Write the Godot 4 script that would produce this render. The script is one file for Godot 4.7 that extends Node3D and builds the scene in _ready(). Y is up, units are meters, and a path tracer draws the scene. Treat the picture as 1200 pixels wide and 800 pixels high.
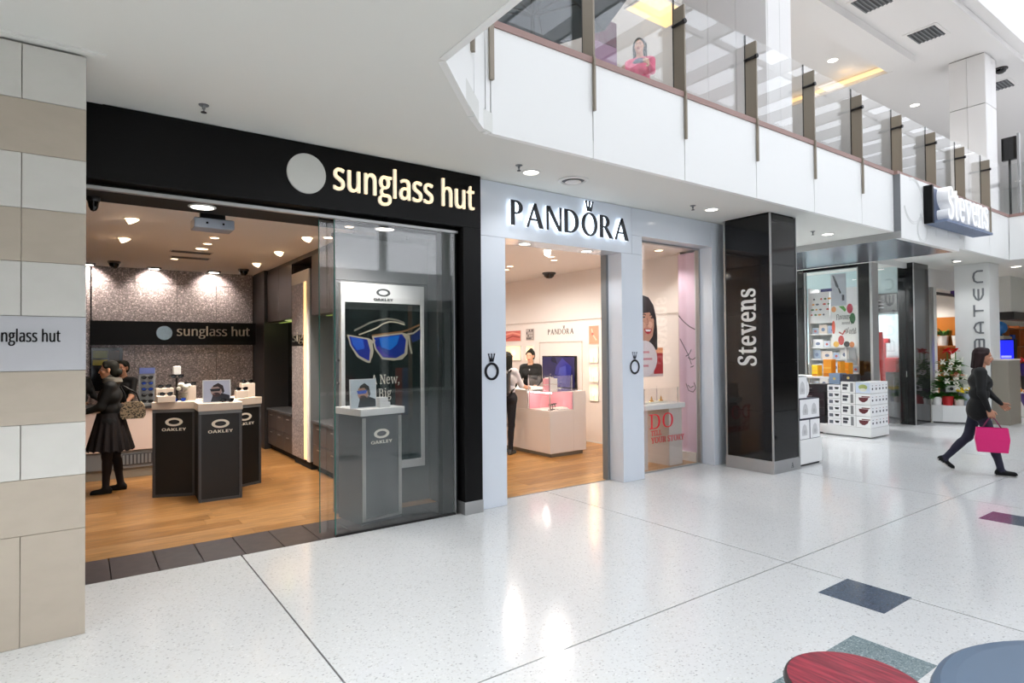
extends Node3D
# A shopping mall seen along its shopfronts. x runs along the shopfronts, z towards the hall, y up; metres.

var M := {}
var used := {}
var rng := RandomNumberGenerator.new()

# ---------------------------------------------------------------- mesh builder
class MB:
	var v := PackedVector3Array()
	var n := PackedVector3Array()
	var c := PackedColorArray()
	var col := Color.WHITE
	var t := Transform3D.IDENTITY
	func tri(a: Vector3, b: Vector3, d: Vector3, na := Vector3.ZERO, nb := Vector3.ZERO, nd := Vector3.ZERO) -> void:
		var g := (b - a).cross(d - a)
		if g.length_squared() < 1e-16:
			return
		if na == Vector3.ZERO:
			na = g.normalized(); nb = na; nd = na
		elif g.dot(na + nb + nd) < 0.0:
			var s := b; b = d; d = s
			s = nb; nb = nd; nd = s
		v.append(t * a); v.append(t * d); v.append(t * b)
		n.append((t.basis * na).normalized()); n.append((t.basis * nd).normalized()); n.append((t.basis * nb).normalized())
		c.append(col); c.append(col); c.append(col)
	func tri_out(a: Vector3, b: Vector3, d: Vector3, out: Vector3) -> void:
		if (b - a).cross(d - a).dot(out) < 0.0:
			tri(a, d, b)
		else:
			tri(a, b, d)
	func quad(a: Vector3, b: Vector3, d: Vector3, e: Vector3, out: Vector3) -> void:
		tri_out(a, b, d, out); tri_out(a, d, e, out)
	func box(x0: float, x1: float, y0: float, y1: float, z0: float, z1: float, bev := 0.0) -> void:
		var lo := Vector3(minf(x0, x1), minf(y0, y1), minf(z0, z1))
		var hi := Vector3(maxf(x0, x1), maxf(y0, y1), maxf(z0, z1))
		var s := hi - lo
		bev = minf(bev, 0.45 * minf(s.x, minf(s.y, s.z)))
		var ctr := (lo + hi) / 2.0
		for ax in 3:
			for sg in [-1.0, 1.0]:
				var u := (ax + 1) % 3
				var w := (ax + 2) % 3
				var q := []
				for k in [[-1, -1], [1, -1], [1, 1], [-1, 1]]:
					var p := ctr
					p[ax] += sg * s[ax] / 2.0
					p[u] += k[0] * (s[u] / 2.0 - bev)
					p[w] += k[1] * (s[w] / 2.0 - bev)
					q.append(p)
				var o := Vector3.ZERO
				o[ax] = sg
				quad(q[0], q[1], q[2], q[3], o)
		if bev <= 0.0:
			return
		for ax in 3:
			var u := (ax + 1) % 3
			var w := (ax + 2) % 3
			for su in [-1.0, 1.0]:
				for sw in [-1.0, 1.0]:
					var q := []
					for e in [[-1, 0], [1, 0], [1, 1], [-1, 1]]:
						var p := ctr
						p[ax] += e[0] * (s[ax] / 2.0 - bev)
						p[u] += su * (s[u] / 2.0 - (bev if e[1] == 0 else 0.0))
						p[w] += sw * (s[w] / 2.0 - (0.0 if e[1] == 0 else bev))
						q.append(p)
					var o := Vector3.ZERO
					o[u] = su; o[w] = sw
					quad(q[0], q[1], q[2], q[3], o)
		for sx in [-1.0, 1.0]:
			for sy in [-1.0, 1.0]:
				for sz in [-1.0, 1.0]:
					var sg := Vector3(sx, sy, sz)
					var h := ctr + sg * s / 2.0
					tri_out(h - sg * Vector3(0, bev, bev), h - sg * Vector3(bev, 0, bev), h - sg * Vector3(bev, bev, 0), sg)
	func tube(pts: Array, r0: float, r1 := -1.0, seg := 10, caps := true) -> void:
		if r1 < 0.0: r1 = r0
		var rings := []
		for i in pts.size():
			var d: Vector3 = (pts[mini(i + 1, pts.size() - 1)] - pts[maxi(i - 1, 0)]).normalized()
			var a := d.cross(Vector3.UP if absf(d.y) < 0.95 else Vector3.RIGHT).normalized()
			var b := d.cross(a)
			var rr := lerpf(r0, r1, float(i) / maxf(1.0, pts.size() - 1.0))
			var ring := []
			for k in seg:
				var o: Vector3 = a * cos(TAU * k / seg) + b * sin(TAU * k / seg)
				ring.append([pts[i] + o * rr, o])
			rings.append(ring)
			if caps and (i == 0 or i == pts.size() - 1):
				for k in seg:
					tri_out(pts[i], ring[k][0], pts[i] + (a * cos(TAU * (k + 1) / seg) + b * sin(TAU * (k + 1) / seg)) * rr, d * (-1.0 if i == 0 else 1.0))
		for i in rings.size() - 1:
			for k in seg:
				var A = rings[i][k]; var B = rings[i][(k + 1) % seg]
				var C = rings[i + 1][(k + 1) % seg]; var D = rings[i + 1][k]
				tri(A[0], B[0], C[0], A[1], B[1], C[1]); tri(A[0], C[0], D[0], A[1], C[1], D[1])
	# profile: [[radius, height], ...] about the y axis through o; axes may be turned with b
	func lathe(o: Vector3, prof: Array, seg := 24, b := Basis.IDENTITY, sx := 1.0) -> void:
		for i in prof.size() - 1:
			var dr: float = prof[i + 1][0] - prof[i][0]
			var dh: float = prof[i + 1][1] - prof[i][1]
			if absf(dr) + absf(dh) < 1e-7: continue
			for k in seg:
				var q := []
				var nn := []
				for e in [[i, k], [i, k + 1], [i + 1, k + 1], [i + 1, k]]:
					var an: float = TAU * e[1] / seg
					q.append(o + b * Vector3(cos(an) * prof[e[0]][0] * sx, prof[e[0]][1], sin(an) * prof[e[0]][0]))
					nn.append(b * Vector3(cos(an) * dh / sx, -dr, sin(an) * dh).normalized())
				tri(q[0], q[1], q[2], nn[0], nn[1], nn[2]); tri(q[0], q[2], q[3], nn[0], nn[2], nn[3])
	func ball(o: Vector3, r: Vector3, seg := 14, rings := 9, b := Basis.IDENTITY) -> void:
		for i in rings:
			for k in seg:
				var q := []
				var nn := []
				for e in [[i, k], [i, k + 1], [i + 1, k + 1], [i + 1, k]]:
					var la: float = -PI / 2 + PI * e[0] / rings
					var an: float = TAU * e[1] / seg
					var u := Vector3(cos(an) * cos(la), sin(la), sin(an) * cos(la))
					q.append(o + b * (u * r)); nn.append(b * (u / r).normalized())
				tri(q[0], q[1], q[2], nn[0], nn[1], nn[2]); tri(q[0], q[2], q[3], nn[0], nn[2], nn[3])
	# flat polygon given in a plane: origin o, axes u and w, extruded by depth along u x w (backwards from the face)
	func plate(o: Vector3, u: Vector3, w: Vector3, pts: Array, depth := 0.0) -> void:
		var p2 := PackedVector2Array()
		for p in pts: p2.append(p if p is Vector2 else Vector2(p[0], p[1]))
		var face := u.cross(w).normalized()
		var ix := Geometry2D.triangulate_polygon(p2)
		for k in range(0, ix.size(), 3):
			var a := o + u * p2[ix[k]].x + w * p2[ix[k]].y
			var b := o + u * p2[ix[k + 1]].x + w * p2[ix[k + 1]].y
			var d := o + u * p2[ix[k + 2]].x + w * p2[ix[k + 2]].y
			tri_out(a, b, d, face)
			if depth > 0.0: tri_out(a - face * depth, b - face * depth, d - face * depth, -face)
		if depth > 0.0:
			var cw := 1.0 if Geometry2D.is_polygon_clockwise(p2) else -1.0
			for k in p2.size():
				var a2 := p2[k]; var b2 := p2[(k + 1) % p2.size()]
				var e := (b2 - a2).normalized()
				var out := (u * -e.y + w * e.x) * cw
				var a := o + u * a2.x + w * a2.y
				var b := o + u * b2.x + w * b2.y
				quad(a, b, b - face * depth, a - face * depth, out)
	func band(o: Vector3, u: Vector3, w: Vector3, cx: float, cy: float, rx1: float, ry1: float, rx0: float, ry0: float, a0: float, a1: float, seg: int, depth: float) -> void:
		for k in seg:
			var s0 := deg_to_rad(lerpf(a0, a1, float(k) / seg)); var s1 := deg_to_rad(lerpf(a0, a1, float(k + 1) / seg))
			plate(o, u, w, [[cx + rx0 * cos(s0), cy + ry0 * sin(s0)], [cx + rx1 * cos(s0), cy + ry1 * sin(s0)], [cx + rx1 * cos(s1), cy + ry1 * sin(s1)], [cx + rx0 * cos(s1), cy + ry0 * sin(s1)]], depth)
	# line of text set into the rectangle (x0..x1, y0..y1) of the plane o, u, w; rising by depth towards u x w
	func text(s: String, f: Font, o: Vector3, u: Vector3, w: Vector3, x0: float, x1: float, y0: float, y1: float, depth := 0.01, thick := 0.0) -> void:
		if thick > 0.0:
			for e in [-1.0, 1.0]: text(s, f, o + u * thick * e, u, w, x0 + thick, x1 - thick, y0, y1, depth)
			return
		var tm := TextMesh.new()
		tm.text = s; tm.font = f; tm.font_size = 64; tm.pixel_size = 0.01; tm.depth = 0.1; tm.curve_step = 1.0
		var bb := tm.get_aabb()
		var ar := tm.get_mesh_arrays()
		var P: PackedVector3Array = ar[Mesh.ARRAY_VERTEX]
		var I = ar[Mesh.ARRAY_INDEX]
		var face := u.cross(w).normalized()
		if I == null or I.size() == 0: I = range(P.size())
		for k in range(0, I.size(), 3):
			var q := []
			for j in 3:
				var p := P[I[k + j]]
				q.append(o + u * (x0 + (p.x - bb.position.x) / bb.size.x * (x1 - x0)) + w * (y0 + (p.y - bb.position.y) / bb.size.y * (y1 - y0)) + face * ((p.z - bb.position.z) / bb.size.z * depth))
			tri(q[0], q[2], q[1])
	func arrays() -> ArrayMesh:
		var a := []
		a.resize(Mesh.ARRAY_MAX)
		a[Mesh.ARRAY_VERTEX] = v; a[Mesh.ARRAY_NORMAL] = n; a[Mesh.ARRAY_COLOR] = c
		var uv := PackedVector2Array()
		uv.resize(v.size())
		a[Mesh.ARRAY_TEX_UV] = uv
		var m := ArrayMesh.new()
		m.add_surface_from_arrays(Mesh.PRIMITIVE_TRIANGLES, a)
		return m

func lin(r: float, g: float, b: float) -> Color:
	return Color(r, g, b).srgb_to_linear()

# ---------------------------------------------------------------- nodes
func numbered(s: String) -> String:
	var k: int = used.get(s, 0)
	used[s] = k + 1
	return s if k == 0 else "%s_%03d" % [s, k]

func thing(called: String, label: String, category: String, at := Vector3.ZERO, group := "", turn := 0.0) -> Node3D:
	var o := Node3D.new()
	o.name = numbered(called)
	add_child(o, true)
	o.position = at
	o.rotation.y = turn
	o.set_meta("label", label)
	o.set_meta("category", category)
	if group != "": o.set_meta("group", group)
	return o

func struct(called: String, label: String, at := Vector3.ZERO) -> Node3D:
	var o := thing(called, label, "building part", at)
	o.set_meta("kind", "structure")
	return o

# a builder that takes world coordinates for parts of o
func W(o: Node3D) -> MB:
	var m := MB.new()
	m.t = o.transform.affine_inverse()
	return m

func L() -> MB:
	return MB.new()

func part(o: Node3D, called: String, m: MB, mt: Material, label := "") -> MeshInstance3D:
	var i := MeshInstance3D.new()
	i.name = called
	i.mesh = m.arrays()
	i.material_override = mt
	o.add_child(i, true)
	if label != "": i.set_meta("label", label)
	return i

# one box as a part, in world coordinates of the thing o (or of the thing that owns the part o)
func bp(o: Node3D, called: String, mt: Material, x0: float, x1: float, y0: float, y1: float, z0: float, z1: float, bev := 0.0, label := "") -> MeshInstance3D:
	var r: Node3D = o if o.get_parent() == self else o.get_parent()
	var m := W(r)
	m.box(x0, x1, y0, y1, z0, z1, bev)
	return part(o, called, m, mt, label)

# a copy of a thing under the next number
func copy(o: Node3D, at: Vector3, label: String, turn := 0.0) -> Node3D:
	var base := String(o.name)
	if base.length() > 4 and base[base.length() - 4] == "_" and base.right(3).is_valid_int(): base = base.left(base.length() - 4)
	var d: Node3D = o.duplicate()
	d.name = numbered(base)
	add_child(d, true)
	d.position = at
	d.rotation.y = turn
	d.set_meta("label", label)
	return d

# ---------------------------------------------------------------- materials
func mat(key: String, r: float, g: float, b: float, rough := 0.6, metal := 0.0, spec := 0.5) -> StandardMaterial3D:
	var m := StandardMaterial3D.new()
	m.resource_name = key
	m.albedo_color = Color(r, g, b)
	m.roughness = rough
	m.metallic = metal
	m.metallic_specular = spec
	M[key] = m
	return m

func glow(key: String, r: float, g: float, b: float, e: float) -> StandardMaterial3D:
	var m := mat(key, r, g, b, 0.5)
	m.emission_enabled = true
	m.emission = Color(r, g, b)
	m.emission_energy_multiplier = e
	return m

func pane(key: String, r: float, g: float, b: float, a: float) -> StandardMaterial3D:
	var m := mat(key, r, g, b, 0.02)
	m.albedo_color.a = a
	m.transparency = BaseMaterial3D.TRANSPARENCY_ALPHA
	return m

func tex(m: StandardMaterial3D, im: Image, metres: float) -> void:
	m.albedo_texture = ImageTexture.create_from_image(im)
	m.uv1_triplanar = true
	m.uv1_world_triplanar = true
	m.uv1_scale = Vector3.ONE / metres

func im_terrazzo(base: Color, chips: Array, dens: float, n := 640) -> Image:
	var im := Image.create(n, n, false, Image.FORMAT_RGB8)
	im.fill(base)
	for k in int(n * n * dens):
		var x := rng.randi() % n; var y := rng.randi() % n
		var cc: Color = chips[rng.randi() % chips.size()]
		var s := 1 + (rng.randi() % 3)
		cc = base.lerp(cc, rng.randf_range(0.2, 0.7))
		im.fill_rect(Rect2i(x, y, s, 1 + (rng.randi() % 2)), cc)
	return im

# grain: streaks along x (or y) in a tone range
func im_grain(base: Color, dark: Color, fx: float, fy: float, amount: float, n := 256) -> Image:
	var im := Image.create(n, n, false, Image.FORMAT_RGB8)
	var f := FastNoiseLite.new()
	f.seed = 11; f.frequency = 1.0; f.fractal_octaves = 4
	for y in n:
		for x in n:
			var k := f.get_noise_2d(x * fx, y * fy) * 0.5 + 0.5
			k = clampf((k - 0.3) * 1.8, 0, 1) * amount
			im.set_pixel(x, y, base.lerp(dark, k))
	return im

func make_materials() -> void:
	rng.seed = 7
	mat("white", 0.90, 0.90, 0.89, 0.55)
	mat("soffit", 0.88, 0.88, 0.86, 0.8, 0, 0.3)
	mat("fascia", 0.94, 0.94, 0.93, 0.35)
	mat("upper_white", 0.93, 0.92, 0.91, 0.6)
	mat("joint", 0.22, 0.21, 0.20, 0.9)
	mat("black", 0.045, 0.043, 0.045, 0.35, 0.0, 0.3)
	mat("black_gloss", 0.045, 0.042, 0.045, 0.07)
	mat("matt_black", 0.05, 0.05, 0.05, 0.8)
	mat("charcoal", 0.16, 0.15, 0.15, 0.4)
	mat("dark_grey", 0.27, 0.27, 0.28, 0.45)
	mat("mid_grey", 0.48, 0.49, 0.50, 0.5)
	mat("cabinet", 0.27, 0.235, 0.225, 0.35)
	mat("steel", 0.72, 0.71, 0.69, 0.28, 0.9)
	mat("brushed", 0.70, 0.70, 0.70, 0.38, 0.75)
	mat("chrome", 0.85, 0.85, 0.86, 0.12, 1.0)
	mat("fin", 0.57, 0.53, 0.47, 0.4, 0.15)
	mat("dark_metal", 0.17, 0.16, 0.16, 0.4, 0.6)
	mat("cap", 0.62, 0.50, 0.47, 0.5)
	mat("gloss_white", 0.86, 0.885, 0.92, 0.12)
	mat("cream", 0.925, 0.895, 0.875, 0.5)
	mat("cream_dark", 0.82, 0.78, 0.75, 0.5)
	mat("pink", 0.86, 0.76, 0.84, 0.5)
	mat("rose", 0.90, 0.62, 0.67, 0.6)
	mat("purple", 0.26, 0.16, 0.45, 0.5)
	mat("magenta", 0.86, 0.10, 0.45, 0.45)
	mat("plum", 0.45, 0.12, 0.28, 0.6)
	mat("red", 0.74, 0.10, 0.12, 0.45)
	mat("orange", 0.93, 0.60, 0.12, 0.6)
	mat("navy", 0.11, 0.12, 0.22, 0.35)
	mat("ceiling_brown", 0.945, 0.935, 0.93, 0.75, 0, 0.3)
	mat("letter_cream", 0.93, 0.90, 0.84, 0.45)
	mat("orange_wall", 0.72, 0.42, 0.12, 0.5)
	mat("green", 0.20, 0.42, 0.15, 0.5)
	mat("green_light", 0.34, 0.52, 0.16, 0.5)
	mat("yellow", 0.95, 0.82, 0.10, 0.5)
	mat("petal_white", 0.93, 0.93, 0.88, 0.5)
	mat("petal_red", 0.85, 0.08, 0.06, 0.5)
	mat("petal_peach", 0.93, 0.62, 0.50, 0.5)
	mat("taupe", 0.55, 0.52, 0.47, 0.6)
	mat("lens_blue", 0.10, 0.25, 0.62, 0.12, 0.6)
	mat("lens_dark", 0.03, 0.03, 0.04, 0.1)
	var vc := mat("vcol", 1, 1, 1, 0.75, 0, 0.4)
	vc.vertex_color_use_as_albedo = true
	var pr := mat("print", 1, 1, 1, 0.35)
	pr.vertex_color_use_as_albedo = true
	var vg := mat("print_gloss", 1, 1, 1, 0.12)
	vg.vertex_color_use_as_albedo = true
	glow("lamp", 1.0, 0.97, 0.92, 9.0)
	glow("lamp_warm", 1.0, 0.86, 0.70, 9.0)
	glow("led_strip", 1.0, 0.80, 0.55, 1.7)
	glow("niche_warm", 1.0, 0.86, 0.68, 1.1)
	glow("halo", 0.92, 0.96, 1.0, 3.2)
	glow("cove", 1.0, 0.86, 0.62, 1.3)
	glow("letter_lit", 1.0, 0.95, 0.86, 0.42)
	glow("sign_white", 1.0, 1.0, 1.0, 0.1)
	glow("screen_blue", 0.08, 0.12, 0.85, 1.0)
	pane("glass", 0.4, 0.5, 0.48, 0.02)
	pane("glass_green", 0.25, 0.36, 0.34, 0.05)
	pane("glass_clear", 0.8, 0.85, 0.85, 0.015)
	mat("glass_edge", 0.20, 0.42, 0.38, 0.15)
	# textured ones
	var tz := mat("terrazzo", 1, 1, 1, 0.13)
	tex(tz, im_terrazzo(Color(0.805, 0.81, 0.805), [Color(0.60, 0.60, 0.59), Color(0.70, 0.68, 0.64), Color(0.5, 0.5, 0.5), Color(0.9, 0.9, 0.89), Color(0.76, 0.76, 0.76)], 0.045), 2.4)
	var tb := mat("terrazzo_blue", 1, 1, 1, 0.13)
	tex(tb, im_terrazzo(Color(0.29, 0.33, 0.39), [Color(0.42, 0.46, 0.52), Color(0.17, 0.19, 0.23)], 0.09, 256), 0.9)
	var tg := mat("terrazzo_green", 1, 1, 1, 0.16)
	tex(tg, im_terrazzo(Color(0.46, 0.52, 0.53), [Color(0.68, 0.73, 0.73), Color(0.26, 0.32, 0.34)], 0.12, 256), 0.9)
	for k in 3:
		var wd := mat("wood_%d" % k, 1, 1, 1, 0.32)
		var b: Color = [Color(0.66, 0.48, 0.28), Color(0.62, 0.44, 0.245), Color(0.70, 0.52, 0.32)][k]
		tex(wd, im_grain(b, b.darkened(0.28), 0.012, 0.09, 0.8, 192), 1.1)
		var wp := mat("oak_%d" % k, 1, 1, 1, 0.3)
		b = [Color(0.72, 0.52, 0.28), Color(0.66, 0.46, 0.23), Color(0.76, 0.565, 0.33)][k]
		tex(wp, im_grain(b, b.darkened(0.25), 0.012, 0.09, 0.8, 192), 1.1)
	var ve := mat("veneer", 1, 1, 1, 0.35)
	tex(ve, im_grain(Color(0.60, 0.17, 0.24), Color(0.34, 0.07, 0.13), 0.16, 0.012, 1.0), 0.9)
	var st := mat("stone_light", 1, 1, 1, 0.5)
	tex(st, im_grain(Color(0.82, 0.81, 0.785), Color(0.80, 0.79, 0.765), 0.02, 0.03, 0.7), 1.3)
	var sd := mat("stone_dark", 1, 1, 1, 0.55)
	tex(sd, im_grain(Color(0.72, 0.675, 0.615), Color(0.695, 0.65, 0.59), 0.02, 0.04, 0.7), 1.3)
	var im := Image.create(300, 300, false, Image.FORMAT_RGB8)
	for y in 300:
		for x in 300:
			var k := rng.randf()
			var g := 0.44 + 0.30 * k
			if k > 0.92: g = 0.93
			im.set_pixel(x, y, Color(g, g * 0.95, g * 0.95))
	var mo := mat("mosaic", 1, 1, 1, 0.35, 0.25)
	tex(mo, im, 300 * 0.012)
	tex(mat("dark_tile", 1, 1, 1, 0.4), im_grain(Color(0.235, 0.20, 0.20), Color(0.17, 0.145, 0.15), 0.05, 0.05, 1.0, 128), 0.8)

# ---------------------------------------------------------------- bodies: smooth union of capsules and ellipsoids, meshed by surface nets
# prim: [a, b, ra, rb, colour] a tapered capsule, or [centre, radii, colour] an ellipsoid
func prim_dist(q: Array, p: Vector3) -> float:
	if q.size() == 5:
		var a: Vector3 = q[0]
		var ba: Vector3 = q[1] - a
		var h := clampf((p - a).dot(ba) / maxf(ba.length_squared(), 1e-9), 0.0, 1.0)
		return (p - a - ba * h).length() - lerpf(q[2], q[3], h)
	var r: Vector3 = q[1]
	var u: Vector3 = p - q[0]
	var k0 := (u / r).length()
	var k1 := (u / (r * r)).length()
	return k0 * (k0 - 1.0) / k1 if k1 > 1e-6 else -minf(r.x, minf(r.y, r.z))

func nets(m: MB, prims: Array, cell: float, k: float) -> void:
	var lo := Vector3.ONE * 1e9
	var hi := -lo
	var ext := []
	for q in prims:
		var l: Vector3; var h: Vector3
		if q.size() == 5:
			var r := Vector3.ONE * maxf(q[2], q[3])
			l = q[0].min(q[1]) - r; h = q[0].max(q[1]) + r
		else:
			l = q[0] - q[1]; h = q[0] + q[1]
		ext.append([l, h])
		lo = lo.min(l); hi = hi.max(h)
	lo -= Vector3.ONE * cell * 2.5; hi += Vector3.ONE * cell * 2.5
	var nx := int((hi.x - lo.x) / cell) + 2
	var ny := int((hi.y - lo.y) / cell) + 2
	var nz := int((hi.z - lo.z) / cell) + 2
	var f := PackedFloat32Array()
	f.resize(nx * ny * nz); f.fill(9.0)
	var pad := Vector3.ONE * (k + cell * 2.0)
	for qi in prims.size():
		var q = prims[qi]
		var a: Vector3 = (ext[qi][0] - pad - lo) / cell
		var b: Vector3 = (ext[qi][1] + pad - lo) / cell
		for z in range(maxi(0, int(a.z)), mini(nz, int(b.z) + 2)):
			for y in range(maxi(0, int(a.y)), mini(ny, int(b.y) + 2)):
				var at := (z * ny + y) * nx
				for x in range(maxi(0, int(a.x)), mini(nx, int(b.x) + 2)):
					var d := prim_dist(q, lo + Vector3(x, y, z) * cell)
					var o := f[at + x]
					if o > 8.0:
						f[at + x] = d
					else:
						var e := maxf(k - absf(o - d), 0.0) / k
						f[at + x] = minf(o, d) - e * e * k * 0.25
	var id := PackedInt32Array()
	id.resize(f.size()); id.fill(-1)
	var pv := PackedVector3Array()
	var pn := PackedVector3Array()
	var pc := PackedColorArray()
	var off := [0, 1, nx, nx + 1, nx * ny, nx * ny + 1, nx * ny + nx, nx * ny + nx + 1]
	var edges := [[0, 1], [2, 3], [4, 5], [6, 7], [0, 2], [1, 3], [4, 6], [5, 7], [0, 4], [1, 5], [2, 6], [3, 7]]
	for z in nz - 1:
		for y in ny - 1:
			var row := (z * ny + y) * nx
			for x in nx - 1:
				var at := row + x
				var s := f[at] < 0.0
				if s == (f[at + 1] < 0.0) and s == (f[at + off[2]] < 0.0) and s == (f[at + off[3]] < 0.0) and s == (f[at + off[4]] < 0.0) and s == (f[at + off[5]] < 0.0) and s == (f[at + off[6]] < 0.0) and s == (f[at + off[7]] < 0.0):
					continue
				var sum := Vector3.ZERO
				var cnt := 0
				for e in edges:
					var f0 := f[at + off[e[0]]]; var f1 := f[at + off[e[1]]]
					if (f0 < 0.0) == (f1 < 0.0): continue
					var tt := f0 / (f0 - f1)
					var p0 := Vector3(e[0] & 1, (e[0] >> 1) & 1, e[0] >> 2)
					var p1 := Vector3(e[1] & 1, (e[1] >> 1) & 1, e[1] >> 2)
					sum += p0.lerp(p1, tt); cnt += 1
				var g := Vector3(
					f[at + 1] + f[at + off[3]] + f[at + off[5]] + f[at + off[7]] - f[at] - f[at + off[2]] - f[at + off[4]] - f[at + off[6]],
					f[at + off[2]] + f[at + off[3]] + f[at + off[6]] + f[at + off[7]] - f[at] - f[at + 1] - f[at + off[4]] - f[at + off[5]],
					f[at + off[4]] + f[at + off[5]] + f[at + off[6]] + f[at + off[7]] - f[at] - f[at + 1] - f[at + off[2]] - f[at + off[3]])
				var p := lo + (Vector3(x, y, z) + sum / cnt) * cell
				var best := 1e9
				var cc := Color.WHITE
				for q in prims:
					var d := prim_dist(q, p)
					if d < best:
						best = d; cc = q[q.size() - 1]
				id[at] = pv.size()
				pv.append(p); pn.append(g.normalized()); pc.append(cc)
	for z in range(1, nz - 1):
		for y in range(1, ny - 1):
			for x in range(1, nx - 1):
				var at := (z * ny + y) * nx + x
				var s := f[at] < 0.0
				for ax in 3:
					var st: int = [1, nx, nx * ny][ax]
					if s == (f[at + st] < 0.0): continue
					var u: int = [nx, nx * ny, 1][ax]
					var w: int = [nx * ny, 1, nx][ax]
					var q := [id[at], id[at - u], id[at - u - w], id[at - w]]
					if q.min() < 0: continue
					for tr in [[0, 1, 2], [0, 2, 3]]:
						var i0: int = q[tr[0]]
						var i1: int = q[tr[1]]
						var i2: int = q[tr[2]]
						if (pv[i1] - pv[i0]).cross(pv[i2] - pv[i0]).dot(pn[i0] + pn[i1] + pn[i2]) < 0.0:
							var sw := i1
							i1 = i2; i2 = sw
						for i in [i0, i2, i1]:
							m.v.append(m.t * pv[i]); m.n.append((m.t.basis * pn[i]).normalized()); m.c.append(pc[i])
	m.col = Color.WHITE

func hand_prims(wrist: Vector3, d: Vector3, inward: Vector3, thumb_side: Vector3, s: float, skin: Color, curl: float) -> Array:
	var out := []
	var kn: Vector3 = wrist + d * 0.085 * s
	for i in 4:
		var off := thumb_side * (0.030 - 0.020 * i) * s
		var k := kn + off - d * (0.004 * absf(i - 1.0)) * s
		out.append([wrist + off * 0.6 + d * 0.01, k, 0.015 * s, 0.0115 * s, skin])
		var len: float = [0.040, 0.045, 0.042, 0.032][i] * s
		var d1 := (d * cos(curl) + inward * sin(curl)).normalized()
		var d2 := (d * cos(curl * 2.2) + inward * sin(curl * 2.2)).normalized()
		out.append([k, k + d1 * len, 0.0095 * s, 0.0085 * s, skin])
		out.append([k + d1 * len, k + d1 * len + d2 * len * 0.85, 0.0085 * s, 0.007 * s, skin])
	var t0 := wrist + thumb_side * 0.022 * s + d * 0.025 * s
	var t1 := t0 + (thumb_side * 0.8 + d * 0.7 + inward * 0.3).normalized() * 0.042 * s
	out.append([t0, t1, 0.014 * s, 0.011 * s, skin])
	out.append([t1, t1 + (d * 0.9 + thumb_side * 0.2 + inward * 0.4).normalized() * 0.032 * s, 0.0105 * s, 0.008 * s, skin])
	return out

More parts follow.
